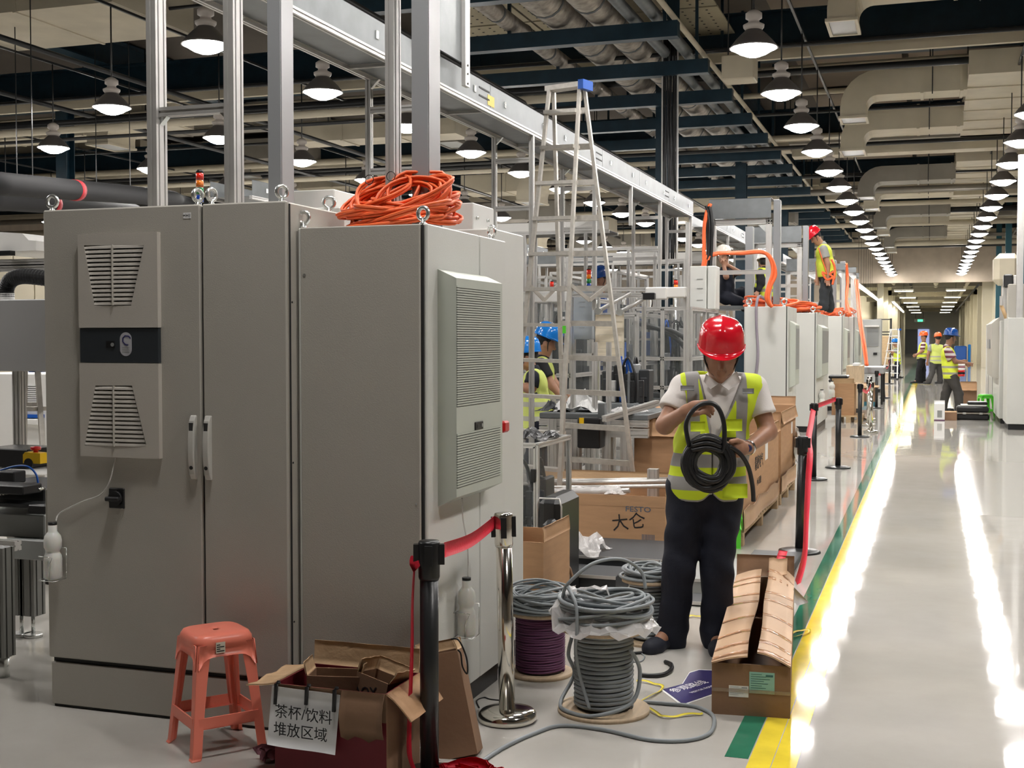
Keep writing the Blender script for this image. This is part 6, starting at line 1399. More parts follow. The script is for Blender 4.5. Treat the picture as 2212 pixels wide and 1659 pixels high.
# acrylic cart
ac = thing('acrylic_cabinet', 'clear acrylic walled trolley with clutter just right of the grille cabinet', 'cabinet', (-2.45, 7.45, 0)); X0c, X1c = onY(1096, 1000, 7.1).x - .15, onY(1159, 1000, 7.1).x; ztc = onY(1130, 962, 7.1).z
for x in (X0c, X1c):
    for y in (7.1, 7.8): W(MB().slot((x, y, .05), (x, y, ztc), .03), 'post', 'alu', ac)
for z in (.35, ztc): 
    for y in (7.1, 7.8): W(MB().slot((X0c, y, z), (X1c, y, z), .03), 'rail', 'alu', ac)
    W(MB().slot((X1c, 7.1, z), (X1c, 7.8, z), .03), 'rail', 'alu', ac)
W(MB().box((X0c, 7.09, .36), (X1c, 7.095, ztc - .02)), 'clear_panel', 'clear', ac); W(MB().box((X1c - .003, 7.11, .36), (X1c + .003, 7.79, ztc - .02)), 'clear_panel', 'clear', ac); W(MB().rbox((X0c, 7.12, .34), (X1c - .02, 7.78, .36), .002), 'shelf', 'platel', ac); W(MB().rbox((X0c, 7.1, ztc), (X1c + .01, 7.8, ztc + .012), .002), 'top', 'clear', ac)
W(MB().rbox((X1c - .03, 7.07, ztc - .22), (X1c + .0, 7.09, ztc - .14), .003), 'hinge', 'blk', ac)
for x in (X0c, X1c):
    for y in (7.1, 7.8): W(MB().cyl((x - .012, y, .035), (x + .012, y, .035), .035, n=14), 'caster', 'rub', ac)
innards('clutter of hoses and small parts inside the acrylic trolley', (X0c + .05, 7.2, .361), (X1c - .05, 7.7, ztc - .1), 12, 61)
t = thing('tool_pouch', 'black pouch and cables lying on top of the acrylic trolley', 'bag', (X1c - .16, 7.4, ztc + .013)); crumple_ = crumpled('black cloth lying over the trolley edge', 'cloth', (X1c - .12, 7.45, ztc + .013), .13, .18, .07, 9, 'blk', 'cloth'); bpy.data.objects.remove(t)
t = thing('glove', 'bright green glove on the acrylic trolley beside the black cloth', 'glove', (onY(1103, 955, 7.2).x, 7.2, ztc + .013)); 
for k in range(4): MB().tube(spline([(0, 0, .02), (.02 + .01 * k, -.02 * k + .02, .035), (.05, -.03 * k + .03, .02)], 4), .013, n=8).build('finger', 'green', t)
MB().lathe([(0, 0), (.04, .004), (.045, .02), (.03, .035), (0, .04)], n=14).build('palm', 'green', t)
# plates / trays on floor behind the spools
def slab(label, u0, u1, Y, d, z0, z1, m, name='metal_plate', rz=0, cat='plate'):
    a, b = onY(u0, 1250, Y), onY(u1, 1250, Y); t = thing(name, label, cat, ((a.x + b.x) / 2, Y + d / 2, z0), rz); w = (b.x - a.x) / 2
    MB().rbox((-w, -d / 2, 0), (w, d / 2, z1 - z0), .004).build('plate', m, t)
    MB().box((-w, -d / 2 - .006, z1 - z0 - .02), (w, -d / 2, z1 - z0)).build('folded_edge', 'alu', t); return t
slab('dark sheet tray on the floor behind the grey coil', 1215, 1432, 7.9, .75, 0, .17, 'plate'); slab('long dark metal tray under the plastic film', 1205, 1330, 7.45, .35, 0, .13, 'plate')
slab('flat grey plate lying behind the man between his legs', 1440, 1600, 7.7, .8, 0, .10, 'platel'); slab('grey metal panel stack showing right of the man under the carton flap', 1585, 1700, 8.2, 1.0, 0, .05, 'plate'); slab('thin dark plate on the floor behind the left leg of the man', 1478, 1590, 7.35, .25, 0, .03, 'plate')
p = onY(1245, 1225, 8.0); crumpled('big crumpled clear plastic film over the dark trays behind the coils', 'plastic_film', (onY(1248, 1200, 8.0).x, 8.0, .172), .17, .22, .16, 12)
crumpled('white wrapping film drooping over the end of the wrapped profiles', 'plastic_film', (onY(1330, 1060, 8.95).x, 9.0, zt_ + .0), .07, .1, .05, 14)
t = thing('bent_strap', 'dark bent strap sticking up beside the plastic film', 'strap', atD(1218, 1240, 7.4)); MB().tube(spline([atD(u, v, 7.4) - t.location for u, v in ((1212, 1222), (1228, 1225), (1234, 1240), (1238, 1252))], 5), .01, n=5).build('strap', 'cardd', t)

# ================================================================== AISLE RIGHT SIDE
Yr = 24.0
RC = plain_cab((onX(2165, 925, 1.27).x, 23.6, 0), (2.9, 24.8, 1.98), 'wide pale cabinet cut by the right photo edge, orange strap across it', 'cabw')
RC2 = thing('electrical_cabinet', 'pale cabinet with angular cooling unit on the right of the aisle, beside the woman', 'cabinet', (1.6, 27.6, 0)); W(MB().rbox((1.22, 25.2, .1), (2.3, 31.5, 1.95), .006), 'body', 'cabw', RC2); W(MB().box((1.25, 25.25, 0), (2.25, 31.45, .1)), 'plinth', 'blkm', RC2)
W(MB().prism([(1.22, .85), (1.10, .88), (1.08, 1.9), (1.22, 2.02)], 'y', 25.4, 27.6), 'cooling_unit', 'cab', RC2); W(MB().box((1.07, 26.0, 1.42), (1.09, 27.2, 1.6)), 'dark_display', 'greyduct', RC2); W(MB().box((1.19, 28.0, 1.1), (1.22, 28.6, 1.35)), 'black_display', 'blk', RC2)
W(MB().box((1.215, 27.9, .12), (1.225, 27.92, 1.93)).box((1.215, 29.8, .12), (1.225, 29.82, 1.93)), 'door_gap', 'seam', RC2)
t = thing('cargo_strap', 'cream and orange strap slanting across the right edge cabinet', 'strap', atD(2165, 660, 23.0)); MB().sheet([[atD(2163 + 55 * i / 8, 660 + 140 * i / 8, 23.2 - .12 * i) - t.location + Vector((q, 0, 0)) for q in (-.035, .035)] for i in range(9)], .004).build('band', mat('strap_cream', (.62, .42, .22), .6), t)
t = thing('profile_post', 'bright aluminium post standing at the right photo edge', 'post', (onY(2203, 600, 24.2).x, 24.2, 1.98)); MB().slot((0, 0, 0), (0, 0, onY(2203, 335, 24.2).z - 1.98), .11, .11).build('post', 'alu', t)
t = thing('inspection_lamp', 'dark lamp head on a bracket above the right cabinets', 'lamp', onY(2185, 607, 24.5)); MB().rbox((-.14, -.1, -.12), (.02, .2, .12), .02).build('head', 'blkm', t); MB().rbox((.03, -.1, -.14), (.12, .2, .10), .01).build('bright_side', 'white', t); MB().cyl((0, .1, -1.3), (0, .1, -.1), .03, n=8).build('stand', 'alu', t)
t = thing('grey_duct_box', 'tall grey box on top of the right edge cabinet', 'box', (onY(2195, 650, 24.3).x, 24.3, 1.981)); MB().rbox((-.14, -.1, 0), (.3, .3, .62), .01).build('body', 'cab', t)
t = thing('machine_turret', 'pale rounded machine head above the right cabinets', 'machine', onY(2172, 572, 30)); MB().rbox((-.25, -.2, -.45), (.3, .6, .25), .12).build('head', 'duct', t); MB().cyl((0, .2, -1.6), (0, .2, -.4), .06, n=10).build('stand', 'alu', t)
for k, (u, y, top_) in enumerate(((2152, 26.5, 640), (2160, 25.6, 620), (2168, 25.0, 600))):
    p = onY(u, top_, y); t = thing('profile_post', 'slim aluminium post on the right cabinets, %s from the woman' % ORD[k].replace('nearest', 'first'), 'post', (max(1.3, p.x), y, 1.952)); MB().slot((0, 0, 0), (0, 0, p.z - 1.95), .06).build('post', 'alu', t)
# cases etc.
def hardcase(label, c, sz, m='blk', band='chrome', rz=0):
    t = thing('tool_case', label, 'case', c, rz); w, d, h = [q / 2 for q in sz]; MB().rbox((-w, -d, 0), (w, d, h * .9), .03).build('lower_shell', m, t); MB().rbox((-w * .97, -d * .97, h * 1.1), (w * .97, d * .97, 2 * h), .03).build('lid', m, t); MB().rbox((-w * 1.01, -d * 1.01, h * .88), (w * 1.01, d * 1.01, h * 1.12), .004).build('metal_band', band, t)
    for x in (-w * .5, w * .5): MB().box((x - .03, -d * 1.03, h * .85), (x + .03, -d, h * 1.15)).build('latch', 'zinc', t)
    return t
p = onZ(2101, 908); hardcase('black flight case with metal band beside the green stool', (p.x, p.y + .3, 0), (.62, .55, .27)); t = thing('tool_tray', 'thin black and white tray lying on the flight case', 'tray', (p.x, p.y + .3, .272)); MB().rbox((-.22, -.18, 0), (.25, .18, .03), .005).build('tray', 'white', t); MB().rbox((-.1, -.19, .03), (.28, .15, .09), .02).build('pouch', 'blk', t)
p = onZ(2029, 908); t = thing('white_carton', 'small white printed carton at the feet of the woman', 'box', (p.x, p.y, 0)); MB().rbox((-.10, -.08, 0), (.10, .1, .33), .004).build('body', 'paper', t); MB().box((-.10, -.082, 0), (.10, -.08, .02)).build('purple_strip', 'pur', t); MB().box((-.04, -.082, .06), (.05, -.08, .2)).build('picture', 'platel', t); MB().sheet([[(-.1 + .2 * i / 3, .1 + .01 * j, .33 + .03 * j) for j in range(3)] for i in range(4)], .003).build('flap', 'paper', t)
p = onZ(2053, 908); carton('small brown carton between the white carton and the flight case', (p.x, p.y + .05, 0), (.24, .2, .15), 0, 'cardd', [('b', 60, .05)])
p = onZ(2090, 880); carton('open brown carton behind the flight case near the woman', (onY(2091, 880, 30.5).x, 30.5, 0), (.36, .5, .62), 0, 'cardd', [('l', 120, .2, 0, 'card'), ('f', 160, .2, 0, 'card')])
# crates on the left of the far aisle
a, b = onY(1828, 790, 27.5), onY(1862, 790, 27.5); t = thing('plywood_crate', 'upright plywood crate standing in the aisle beyond the far cabinets', 'crate', ((a.x + b.x) / 2, 28, 0)); w = (b.x - a.x) / 2
MB().rbox((-w, -.5, .12), (w, .5, a.z), .006).build('body', 'ply', t); MB().box((-w + .03, -.48, 0), (w - .06, .48, .12)).build('base', 'seam', t); MB().box((-w * .2, -.51, a.z), (w * .6, .3, a.z + .05)).build('paper_on_top', 'paper', t)
p = onZ(1815, 885); pallet('small wooden pallet under the flattened carton beyond the second cabinet', (-1.75, 24.6), (-1.25, 25.8))
carton('brown carton with one flap stretched out towards the aisle', (-1.62, 25.2, .126), (.42, .7, .62), 0, 'card', [('r', 100, .45, 0, 'cardi'), ('f', 15, .1)])
t = thing('black_case', 'black folded case lying on the flap carton', 'case', (-1.72, 25.2, .76)); MB().rbox((-.18, -.3, 0), (.16, .3, .06), .02).rbox((-.18, -.3, .07), (.18, .3, .14), .02).build('shell', 'blk', t)
t = thing('grey_trolley', 'dark grey trolley behind the crate in the far aisle', 'trolley', (-1.45, 32.5, 0)); MB().rbox((-.35, -.8, .75), (.35, .8, .92), .02).build('top', 'greyduct', t)
for x in (-.3, .3):
    for y in (-.7, .7): MB().slot((x, y, 0), (x, y, .75), .05).build('leg', 'blkm', t)
t = carton('brown carton on the floor under the grey trolley', (-1.5, 31.3, .10), (.45, .5, .45), 0, 'cardd', [('f', 140, .15)]); t2 = thing('teal_pallet', 'teal base plate under the trolley carton', 'plate', (-1.5, 31.3, 0)); MB().rbox((-.25, -.3, 0), (.25, .3, .098), .004).build('plate', mat('teal_plate', (.02, .12, .16), .5), t2)
t = thing('partition_stand', 'dark framed partition left of the far white ladder', 'partition', (onY(1908, 720, 62).x, 62, 0)); a, b = onY(1890, 688, 62), onY(1924, 740, 62); o_ = t.location
for x in (a.x, b.x): MB().box((x - o_.x - .05, 0, 0), (x - o_.x + .05, .08, a.z)).build('post', 'blkm', t)
for v in (689, 716, 722): MB().box((a.x - o_.x, 0, onY(1900, v, 62).z - .05), (b.x - o_.x, .08, onY(1900, v, 62).z)).build('rail', 'blkm', t)
t = thing('blue_machine', 'blue machine blocks on the floor at the far right end of the aisle', 'machine', (onY(2075, 750, 80).x, 80, 0)); MB().rbox((-.35, -.5, .2), (.35, .8, 1.2), .05).build('body', 'bluep', t)
for x in (-1.2, -.55, .5): MB().rbox((x - .08, -.3, 0), (x + .08, .3, 1.2 + .2 * math.sin(x)), .03).build('column', 'hblue', t)
t = thing('yellow_pallet_jack', 'small tan machine beside the far framed partition', 'machine', (onY(1916, 745, 70).x, 70, 0)); MB().rbox((-.3, -.3, .2), (.3, .5, 1.8), .03).build('body', 'wood', t); MB().rbox((-.4, -.5, 0), (.4, .6, .2), .03).build('base', 'blk', t)
# ================================================================== PEOPLE (signed-distance bodies turned into one surface each)
class SDF:
    def __init__(s, h): s.h = h; s.P = []; s.cuts = []; s.k = .02; s.noise = None
    def cap(s, a, b, ra, rb, ax=None, sq=1.0, k=None): s.P.append(('c', np.array(a, float), np.array(b, float), ra, rb, None if ax is None else np.array(ax, float) / np.linalg.norm(ax), sq, k)); return s
    def ell(s, c, r, Rm=None, k=None): s.P.append(('e', np.array(c, float), np.array(r, float), Rm, k)); return s
    def infl(s, d): 
        for i, p in enumerate(s.P):
            s.P[i] = ('c', p[1], p[2], p[3] + d, p[4] + d, *p[5:]) if p[0] == 'c' else ('e', p[1], p[2] + d, *p[3:])
        return s
    def cut(s, f): s.cuts.append(f); return s
    def mesh(s, name, m, parent, attr=None):
        h = s.h; lo = np.full(3, 1e9); hi = -lo
        for p in s.P:
            if p[0] == 'c': r = max(p[3], p[4]); lo = np.minimum(lo, np.minimum(p[1], p[2]) - r); hi = np.maximum(hi, np.maximum(p[1], p[2]) + r)
            else: r = p[2].max(); lo = np.minimum(lo, p[1] - r); hi = np.maximum(hi, p[1] + r)
        pad = .03 + 2 * h; lo -= pad; hi += pad; n = np.ceil((hi - lo) / h).astype(int) + 1
        X = [lo[i] + h * np.arange(n[i]) for i in range(3)]; D = np.full(n, .2, np.float32)
        for p in s.P:
            if p[0] == 'c': r = max(p[3], p[4]); a0 = np.minimum(p[1], p[2]) - r; a1 = np.maximum(p[1], p[2]) + r
            else: r = p[2].max(); a0 = p[1] - r; a1 = p[1] + r
            kk = p[-1] or s.k; mg = kk + 3 * h
            i0 = np.maximum(0, np.floor((a0 - mg - lo) / h).astype(int)); i1 = np.minimum(n, np.ceil((a1 + mg - lo) / h).astype(int) + 1)
            sl = tuple(slice(a, b) for a, b in zip(i0, i1)); gx = X[0][sl[0]][:, None, None]; gy = X[1][sl[1]][None, :, None]; gz = X[2][sl[2]][None, None, :]
            if p[0] == 'c':
                ba = p[2] - p[1]; L = max(1e-9, ba @ ba); qx, qy, qz = gx - p[1][0], gy - p[1][1], gz - p[1][2]
                t = np.clip((qx * ba[0] + qy * ba[1] + qz * ba[2]) / L, 0, 1); ex, ey, ez = qx - t * ba[0], qy - t * ba[1], qz - t * ba[2]; sc = 1.0
                if p[5] is not None:
                    c = (ex * p[5][0] + ey * p[5][1] + ez * p[5][2]) * (1 / p[6] - 1); ex, ey, ez = ex + c * p[5][0], ey + c * p[5][1], ez + c * p[5][2]; sc = min(1, p[6])
                d = (np.sqrt(ex * ex + ey * ey + ez * ez) - (p[3] + (p[4] - p[3]) * t)) * sc
            else:
                qx, qy, qz = gx - p[1][0], gy - p[1][1], gz - p[1][2]
                if p[3] is not None: M_ = p[3]; qx, qy, qz = [M_[0][i] * qx + M_[1][i] * qy + M_[2][i] * qz for i in range(3)]
                q = np.sqrt((qx / p[2][0]) ** 2 + (qy / p[2][1]) ** 2 + (qz / p[2][2]) ** 2); d = (q - 1) * p[2].min()
            o = D[sl]; hh = np.clip(.5 + .5 * (o - d) / kk, 0, 1); D[sl] = o + (d - o) * hh - kk * hh * (1 - hh)
        G = (X[0][:, None, None], X[1][None, :, None], X[2][None, None, :])
        if s.noise: D = D + s.noise(*G)
        for f in s.cuts: D = np.maximum(D, f(*G))
        D = np.asarray(D, np.float32); ins = D < 0; nx, ny, nz = D.shape
        C8 = [ins[a:nx - 1 + a, b:ny - 1 + b, c:nz - 1 + c] for a in (0, 1) for b in (0, 1) for c in (0, 1)]; sm = sum(c.astype(np.int8) for c in C8); act = (sm > 0) & (sm < 8)
        I, J, K = np.nonzero(act); idx = -np.ones(act.shape, int); idx[I, J, K] = np.arange(len(I)); acc = np.zeros((len(I), 3)); cnt = np.zeros(len(I))
        for ax in range(3):
            o1, o2 = [a for a in range(3) if a != ax]
            for u in (0, 1):
                for v in (0, 1):
                    A0 = [I.copy(), J.copy(), K.copy()]; A0[o1] += u; A0[o2] += v; A1 = [a.copy() for a in A0]; A1[ax] += 1
                    d0 = D[A0[0], A0[1], A0[2]]; d1 = D[A1[0], A1[1], A1[2]]; m_ = (d0 < 0) != (d1 < 0); t = np.where(m_, d0 / np.where(m_, d0 - d1, 1), 0)
                    P = np.stack([a.astype(float) for a in A0], 1); P[:, ax] += t; acc[m_] += P[m_]; cnt[m_] += 1
        V = lo + h * acc / cnt[:, None]; F = []
        for ax in range(3):
            o1, o2 = [(1, 2), (2, 0), (0, 1)][ax]; s0 = [slice(None)] * 3; s1 = [slice(None)] * 3; s0[ax] = slice(0, D.shape[ax] - 1); s1[ax] = slice(1, None)
            a, b = ins[tuple(s0)], ins[tuple(s1)]; E = np.argwhere(a != b); ok = (E[:, o1] > 0) & (E[:, o2] > 0) & (E[:, o1] < D.shape[o1] - 1) & (E[:, o2] < D.shape[o2] - 1); E = E[ok]
            fl = a[tuple(E.T)]; q = []
            for u, v in ((-1, -1), (0, -1), (0, 0), (-1, 0)): T = E.copy(); T[:, o1] += u; T[:, o2] += v; q.append(idx[tuple(T.T)])
            Q = np.stack(q, 1); Q[~fl] = Q[~fl][:, ::-1]; F.append(Q)
        F = np.concatenate(F); F = F[(F >= 0).all(1)]
        me = bpy.data.meshes.new(name); me.vertices.add(len(V)); me.vertices.foreach_set('co', V.ravel()); me.loops.add(F.size); me.loops.foreach_set('vertex_index', F.ravel().astype(np.int32)); me.polygons.add(len(F)); me.polygons.foreach_set('loop_start', np.arange(0, F.size, 4, dtype=np.int32)); me.polygons.foreach_set('use_smooth', np.ones(len(F), bool)); me.update(calc_edges=True); me.validate()
        if attr is not None:
            at = me.attributes.new('band', 'FLOAT', 'POINT'); at.data.foreach_set('value', np.asarray(attr(V), np.float32))
        me.materials.append(M[m] if isinstance(m, str) else m); ob = bpy.data.objects.new(name, me); COL.objects.link(ob); ob.parent = parent
        return ob
def band_mat(name, c0, c1, rough=.75, r1=.45, c2=None, emit=0):
    m = bpy.data.materials.new(name); m.use_nodes = True; nt = m.node_tree; b = nt.nodes['Principled BSDF']; at = nt.nodes.new('ShaderNodeAttribute'); at.attribute_name = 'band'
    gt = nt.nodes.new('ShaderNodeMath'); gt.operation = 'GREATER_THAN'; gt.inputs[1].default_value = 0; nt.links.new(at.outputs['Fac'], gt.inputs[0])
    mx = nt.nodes.new('ShaderNodeMix'); mx.data_type = 'RGBA'; mx.inputs[6].default_value = (*c0, 1); mx.inputs[7].default_value = (*c1, 1); nt.links.new(gt.outputs[0], mx.inputs[0]); nt.links.new(mx.outputs[2], b.inputs['Base Color'])
    b.inputs['Roughness'].default_value = rough
    tc = nt.nodes.new('ShaderNodeTexCoord'); n2 = nt.nodes.new('ShaderNodeTexNoise'); n2.inputs['Scale'].default_value = 14; nt.links.new(tc.outputs['Object'], n2.inputs['Vector']); bp = nt.nodes.new('ShaderNodeBump'); bp.inputs['Strength'].default_value = .35; bp.inputs['Distance'].default_value = .01; nt.links.new(n2.outputs['Fac'], bp.inputs['Height']); nt.links.new(bp.outputs[0], b.inputs['Normal'])
    return m
VEST = band_mat('hi_vis_vest', (.60, .74, .02), (.30, .29, .28)); VEST2 = band_mat('hi_vis_vest_pale', (.58, .66, .16), (.42, .42, .36)); VESTY = band_mat('hi_vis_vest_far', (.68, .78, .06), (.30, .30, .24))
STRIPE = band_mat('striped_shirt', (.10, .01, .02), (.62, .55, .55)); STRIPE2 = band_mat('striped_sleeve', (.55, .50, .48), (.16, .04, .07))
def unit(v): v = np.array(v, float); return v / np.linalg.norm(v)
def helmet(par, c, f, u, m, s=1.0, strap=True):
    f = unit(f); u = unit(np.array(u) - f * np.dot(u, f)) if abs(np.dot(unit(u), f)) < .99 else unit(u); r = np.cross(f, u); B_ = lambda x, y, z: Vector(np.array(c) + r * x * s + f * y * s + u * z * s)
    n = 40; prof = [(1.0, 0), (1.0, .018), (.975, .03), (.965, .05), (.93, .08), (.84, .112), (.68, .133), (.45, .145), (.2, .150), (.02, .151)]; vs = []; fs = []
    for (q, z) in prof:
        for j in range(n):
            a = 2 * PI * j / n; x, y = .118 * q * math.cos(a), .142 * q * math.sin(a); rg = .006 * math.exp(-(x / .016) ** 2) * (1 if z > .06 else 0) * min(1, q * 2 + .3); vs.append(B_(x, y, z + rg))
    k = len(prof); fs = [(i * n + j, i * n + (j + 1) % n, (i + 1) * n + (j + 1) % n, (i + 1) * n + j) for i in range(k - 1) for j in range(n)] + [tuple((k - 1) * n + j for j in range(n))]
    h = MB().add(vs, fs, True).build('helmet_shell', m, par)
    P = []
    for i in range(21):
        a = PI * i / 20; P.append([B_((.117 + .004 * w) * math.cos(a), .139 * math.sin(a) + w * (.004 + .048 * math.sin(a) ** 1.5) , .016 - w * .018 * math.sin(a)) for w in (0, .5, 1)])
    MB().sheet(P, .004).build('brim', m, h)
    P = []
    for i in range(13):
        a = PI + PI * i / 12; P.append([B_((.117 + .004 * w) * math.cos(a), (.141 + .008 * w) * math.sin(a), .008 - .004 * w) for w in (0, 1)])
    MB().sheet(P, .004).build('rear_rim', m, h)
    if strap: MB().tube(spline([B_(-.088, .02, .01), B_(-.078, .035, -.07), B_(-.03, .055, -.135), B_(.03, .055, -.135), B_(.078, .035, -.07), B_(.088, .02, .01)], 5), .005 * s, n=6).build('chin_strap', 'blk', h)
    return h
def head_prims(S, c, f, u, s=1.0, detail=False):
    f = unit(f); u = unit(np.array(u, float) - f * np.dot(u, f)); r = np.cross(f, u); c = np.array(c, float); P = lambda x, y, z: c + (r * x + f * y + u * z) * s; Rm = np.array([r, f, u])
    RmT = [[r[0], f[0], u[0]], [r[1], f[1], u[1]], [r[2], f[2], u[2]]]
    S.ell(c + u * .02 * s - f * .01 * s, np.array([.076, .092, .10]) * s, RmT, .03)
    S.cap(P(0, .03, -.035), P(0, .055, -.092), .062 * s, .030 * s, r, .95, .03); S.cap(P(-.035, .015, -.06), P(.035, .015, -.06), .035 * s, .035 * s, None, 1, .03)
    S.cap(P(0, .080, .005), P(0, .104, -.032), .010 * s, .014 * s, None, 1, .012)
    for q in (-1, 1):
        S.ell(P(.078 * q, -.005, -.015), np.array([.012, .020, .032]) * s, RmT, .008)
        if detail: S.cap(P(.018 * q, .082, .022), P(.045 * q, .072, .022), .008 * s, .007 * s, None, 1, .012); S.cap(P(.0, .094, -.040), P(.014 * q, .086, -.042), .007 * s, .006 * s, None, 1, .006)
    if detail: S.cap(P(-.02, .083, -.060), P(.02, .083, -.060), .0075 * s, .0075 * s, None, 1, .006); S.cap(P(-.016, .081, -.070), P(.016, .081, -.070), .008 * s, .008 * s, None, 1, .006)
    return P
def person(label, loc, rz, J, cl, h=.012, s=1.0, detail=False, hands='simple', noise=.004, body_extra=None, vest_cut=None, vest_band=None, hem=None, shirt_hem=None, sleeve=.62, strap=True, vest=True, hr=1.0, armr=.075, opts=()):
    """J: joints in a local frame (x picture-right, y away from the camera, z up)."""
    t = thing('person', label, 'person', loc, rz); A = {k: np.array(v, float) for k, v in J.items()}; f = unit(J['face']); up = unit(J.get('up', (0, 0, 1)))
    sv = unit(A['shL'] - A['shR']); pel = (A['hpL'] + A['hpR']) / 2; cm = (A['shL'] + A['shR']) / 2; ta = unit(cm - pel); fb = np.cross(sv, ta)
    ch = cm * .72 + pel * .28; wa = cm * .35 + pel * .65
    def torso(S, e=0, bulge=0):
        S.cap(A['hpR'] * .8 + pel * .2, A['hpL'] * .8 + pel * .2, (.098 + e) * s, (.098 + e) * s, None, 1, .05); S.cap(wa, ch, (.135 + e + bulge) * s, (.150 + e) * s, fb, .74, .05)
        S.cap(ch + (A['shR'] - ch) * .55, ch + (A['shL'] - ch) * .55, (.088 + e) * s, (.088 + e) * s, None, 1, .05); S.cap(pel, wa, (.135 + e + bulge) * s, (.135 + e + bulge) * s, fb, .78, .05)
        S.cap(A['shR'] * .93 + cm * .07 , A['shL'] * .93 + cm * .07, (.050 + e) * s, (.050 + e) * s, None, 1, .05)
    B_ = SDF(h); B_.k = .022; torso(B_, -.012)
    Hd = head_prims(B_, A['head'], f, up, s * hr, detail); nk = cm + ta * .03 * s
    B_.cap(nk, A['head'] - up * .05 * s - f * .02 * s, .058 * s, .054 * s, None, 1, .03)
    for q in 'LR':
        B_.cap(A['sh' + q], A['el' + q], .050 * s, .042 * s, None, 1, .03); B_.cap(A['el' + q], A['wr' + q], .043 * s, .028 * s, None, 1, .02)
        B_.cap(A['hp' + q], A['kn' + q], .080 * s, .055 * s, None, 1, .03); B_.cap(A['kn' + q], A['an' + q], .055 * s, .036 * s, None, 1, .03); B_.cap(A['an' + q], A['to' + q] * .8 + A['an' + q] * .2 - np.array([0, 0, .02]), .034 * s, .03 * s, None, 1, .02)
        if hands == 'simple':
            wr = A['wr' + q]; d = unit(A.get('hd' + q, wr + unit(wr - A['el' + q])) - wr); e2 = unit(np.cross(d, [0, 1, 0.01])); e1 = unit(np.cross(d, e2)) 
            B_.cap(wr, wr + d * .075 * s, .030 * s, .040 * s, e1, .5, .015)
            for i in range(4):
                o_ = e2 * (-.027 + .018 * i) * s; b0 = wr + d * .085 * s + o_; b1 = b0 + (d * .034 + e1 * .012) * s; b2 = b1 + (d * .022 + e1 * .022) * s; B_.cap(b0, b1, .0095 * s, .0088 * s, None, 1, .004); B_.cap(b1, b2, .0088 * s, .0078 * s, None, 1, .004)
            b0 = wr + d * .03 * s - e2 * .028 * s; b1 = b0 + (d * .035 - e2 * .022 + e1 * .012) * s; b2 = b1 + (d * .028 + e1 * .012) * s; B_.cap(b0, b1, .012 * s, .010 * s, None, 1, .006); B_.cap(b1, b2, .010 * s, .0085 * s, None, 1, .004)
    if body_extra: body_extra(B_)
    B_.mesh('body', cl.get('skin', 'skin'), t)
    # hair, helmet
    c = A['head']; u_ = unit(up - f * np.dot(up, f)); r_ = np.cross(f, u_); RT_ = [[r_[0], f[0], u_[0]], [r_[1], f[1], u_[1]], [r_[2], f[2], u_[2]]]
    Hs = SDF(max(h, .008)); Hs.ell(c + u_ * .028 * s - f * .022 * s, np.array([.083, .098, .100]) * s * hr, RT_)
    Hs.cut(lambda x, y, z: ((x - c[0]) * f[0] + (y - c[1]) * f[1] + (z - c[2]) * f[2]) - .035 * s - .3 * ((x - c[0]) * u_[0] + (y - c[1]) * u_[1] + (z - c[2]) * u_[2]))
    Hs.mesh('hair', 'hair', t)
    if 'helmet' in cl: helmet(t, c + u_ * .048 * s * hr - f * .005 * s, f, u_, cl['helmet'], s * hr * 1.02, strap)
    fold = (lambda a, w=1.0: (lambda x, y, z: (a * np.sin(23 * z * w + 9 * x + 4 * np.sin(11 * y)) * np.sin(17 * x + 13 * y + 6 * z) + a * .5 * np.sin(47 * z + 31 * x + 20 * y)).astype(np.float32)))
    # trousers
    T_ = SDF(h); T_.k = .03; T_.cap(A['hpR'] * .85 + pel * .15, A['hpL'] * .85 + pel * .15, .112 * s, .112 * s, None, 1, .05); T_.cap(pel, pel * .8 + wa * .2, .140 * s, .138 * s, fb, .80, .05)
    for q in 'LR':
        T_.cap(A['hp' + q], A['kn' + q], .104 * s, .078 * s, None, 1, .04); an = A['an' + q] + np.array([0, 0, -.052 * s]); T_.cap(A['kn' + q], an, .078 * s, .074 * s, None, 1, .03); T_.cap(an + np.array([0, 0, .05]) * s, an, .078 * s, .066 * s, None, 1, .03)
    T_.noise = fold(noise * 1.3); T_.mesh('trousers', cl['trousers'], t)
    # shirt with sleeves
    S_ = SDF(h); S_.k = .03; torso(S_, .004)
    for q in 'LR': a, b = A['sh' + q], A['el' + q]; e = a + (b - a) * sleeve; S_.cap(a, e, .064 * s, .068 * s, None, 1, .03)
    if sleeve > .95:
        for q in 'LR': S_.cap(A['el' + q], A['el' + q] + (A['wr' + q] - A['el' + q]) * .9, .056 * s, .044 * s, None, 1, .02)
    S_.cap(nk - ta * .02, nk + ta * .030 * s, .072 * s, .066 * s, None, 1, .02)
    zt = nk[2] + .045 * s; sh = shirt_hem if shirt_hem is not None else pel[2] - .02
    S_.cut(lambda x, y, z: sh - z)
    nkc = A['head'] * .5 + nk * .5
    S_.cut(lambda x, y, z: .062 * s - np.sqrt((x - nkc[0]) ** 2 + (y - nkc[1]) ** 2 + ((z - nkc[2] - .02)) ** 2))
    for q in 'LR':
        if sleeve < .95: a, b = A['sh' + q], A['el' + q]; e = a + (b - a) * sleeve; d = unit(b - a); S_.cut(lambda x, y, z, e=e, d=d: np.minimum((x - e[0]) * d[0] + (y - e[1]) * d[1] + (z - e[2]) * d[2], .11 * s - np.sqrt((x - e[0]) ** 2 + (y - e[1]) ** 2 + (z - e[2]) ** 2)))
    S_.noise = fold(noise); S_.mesh('shirt', cl['shirt'], t, cl.get('shirt_band'))
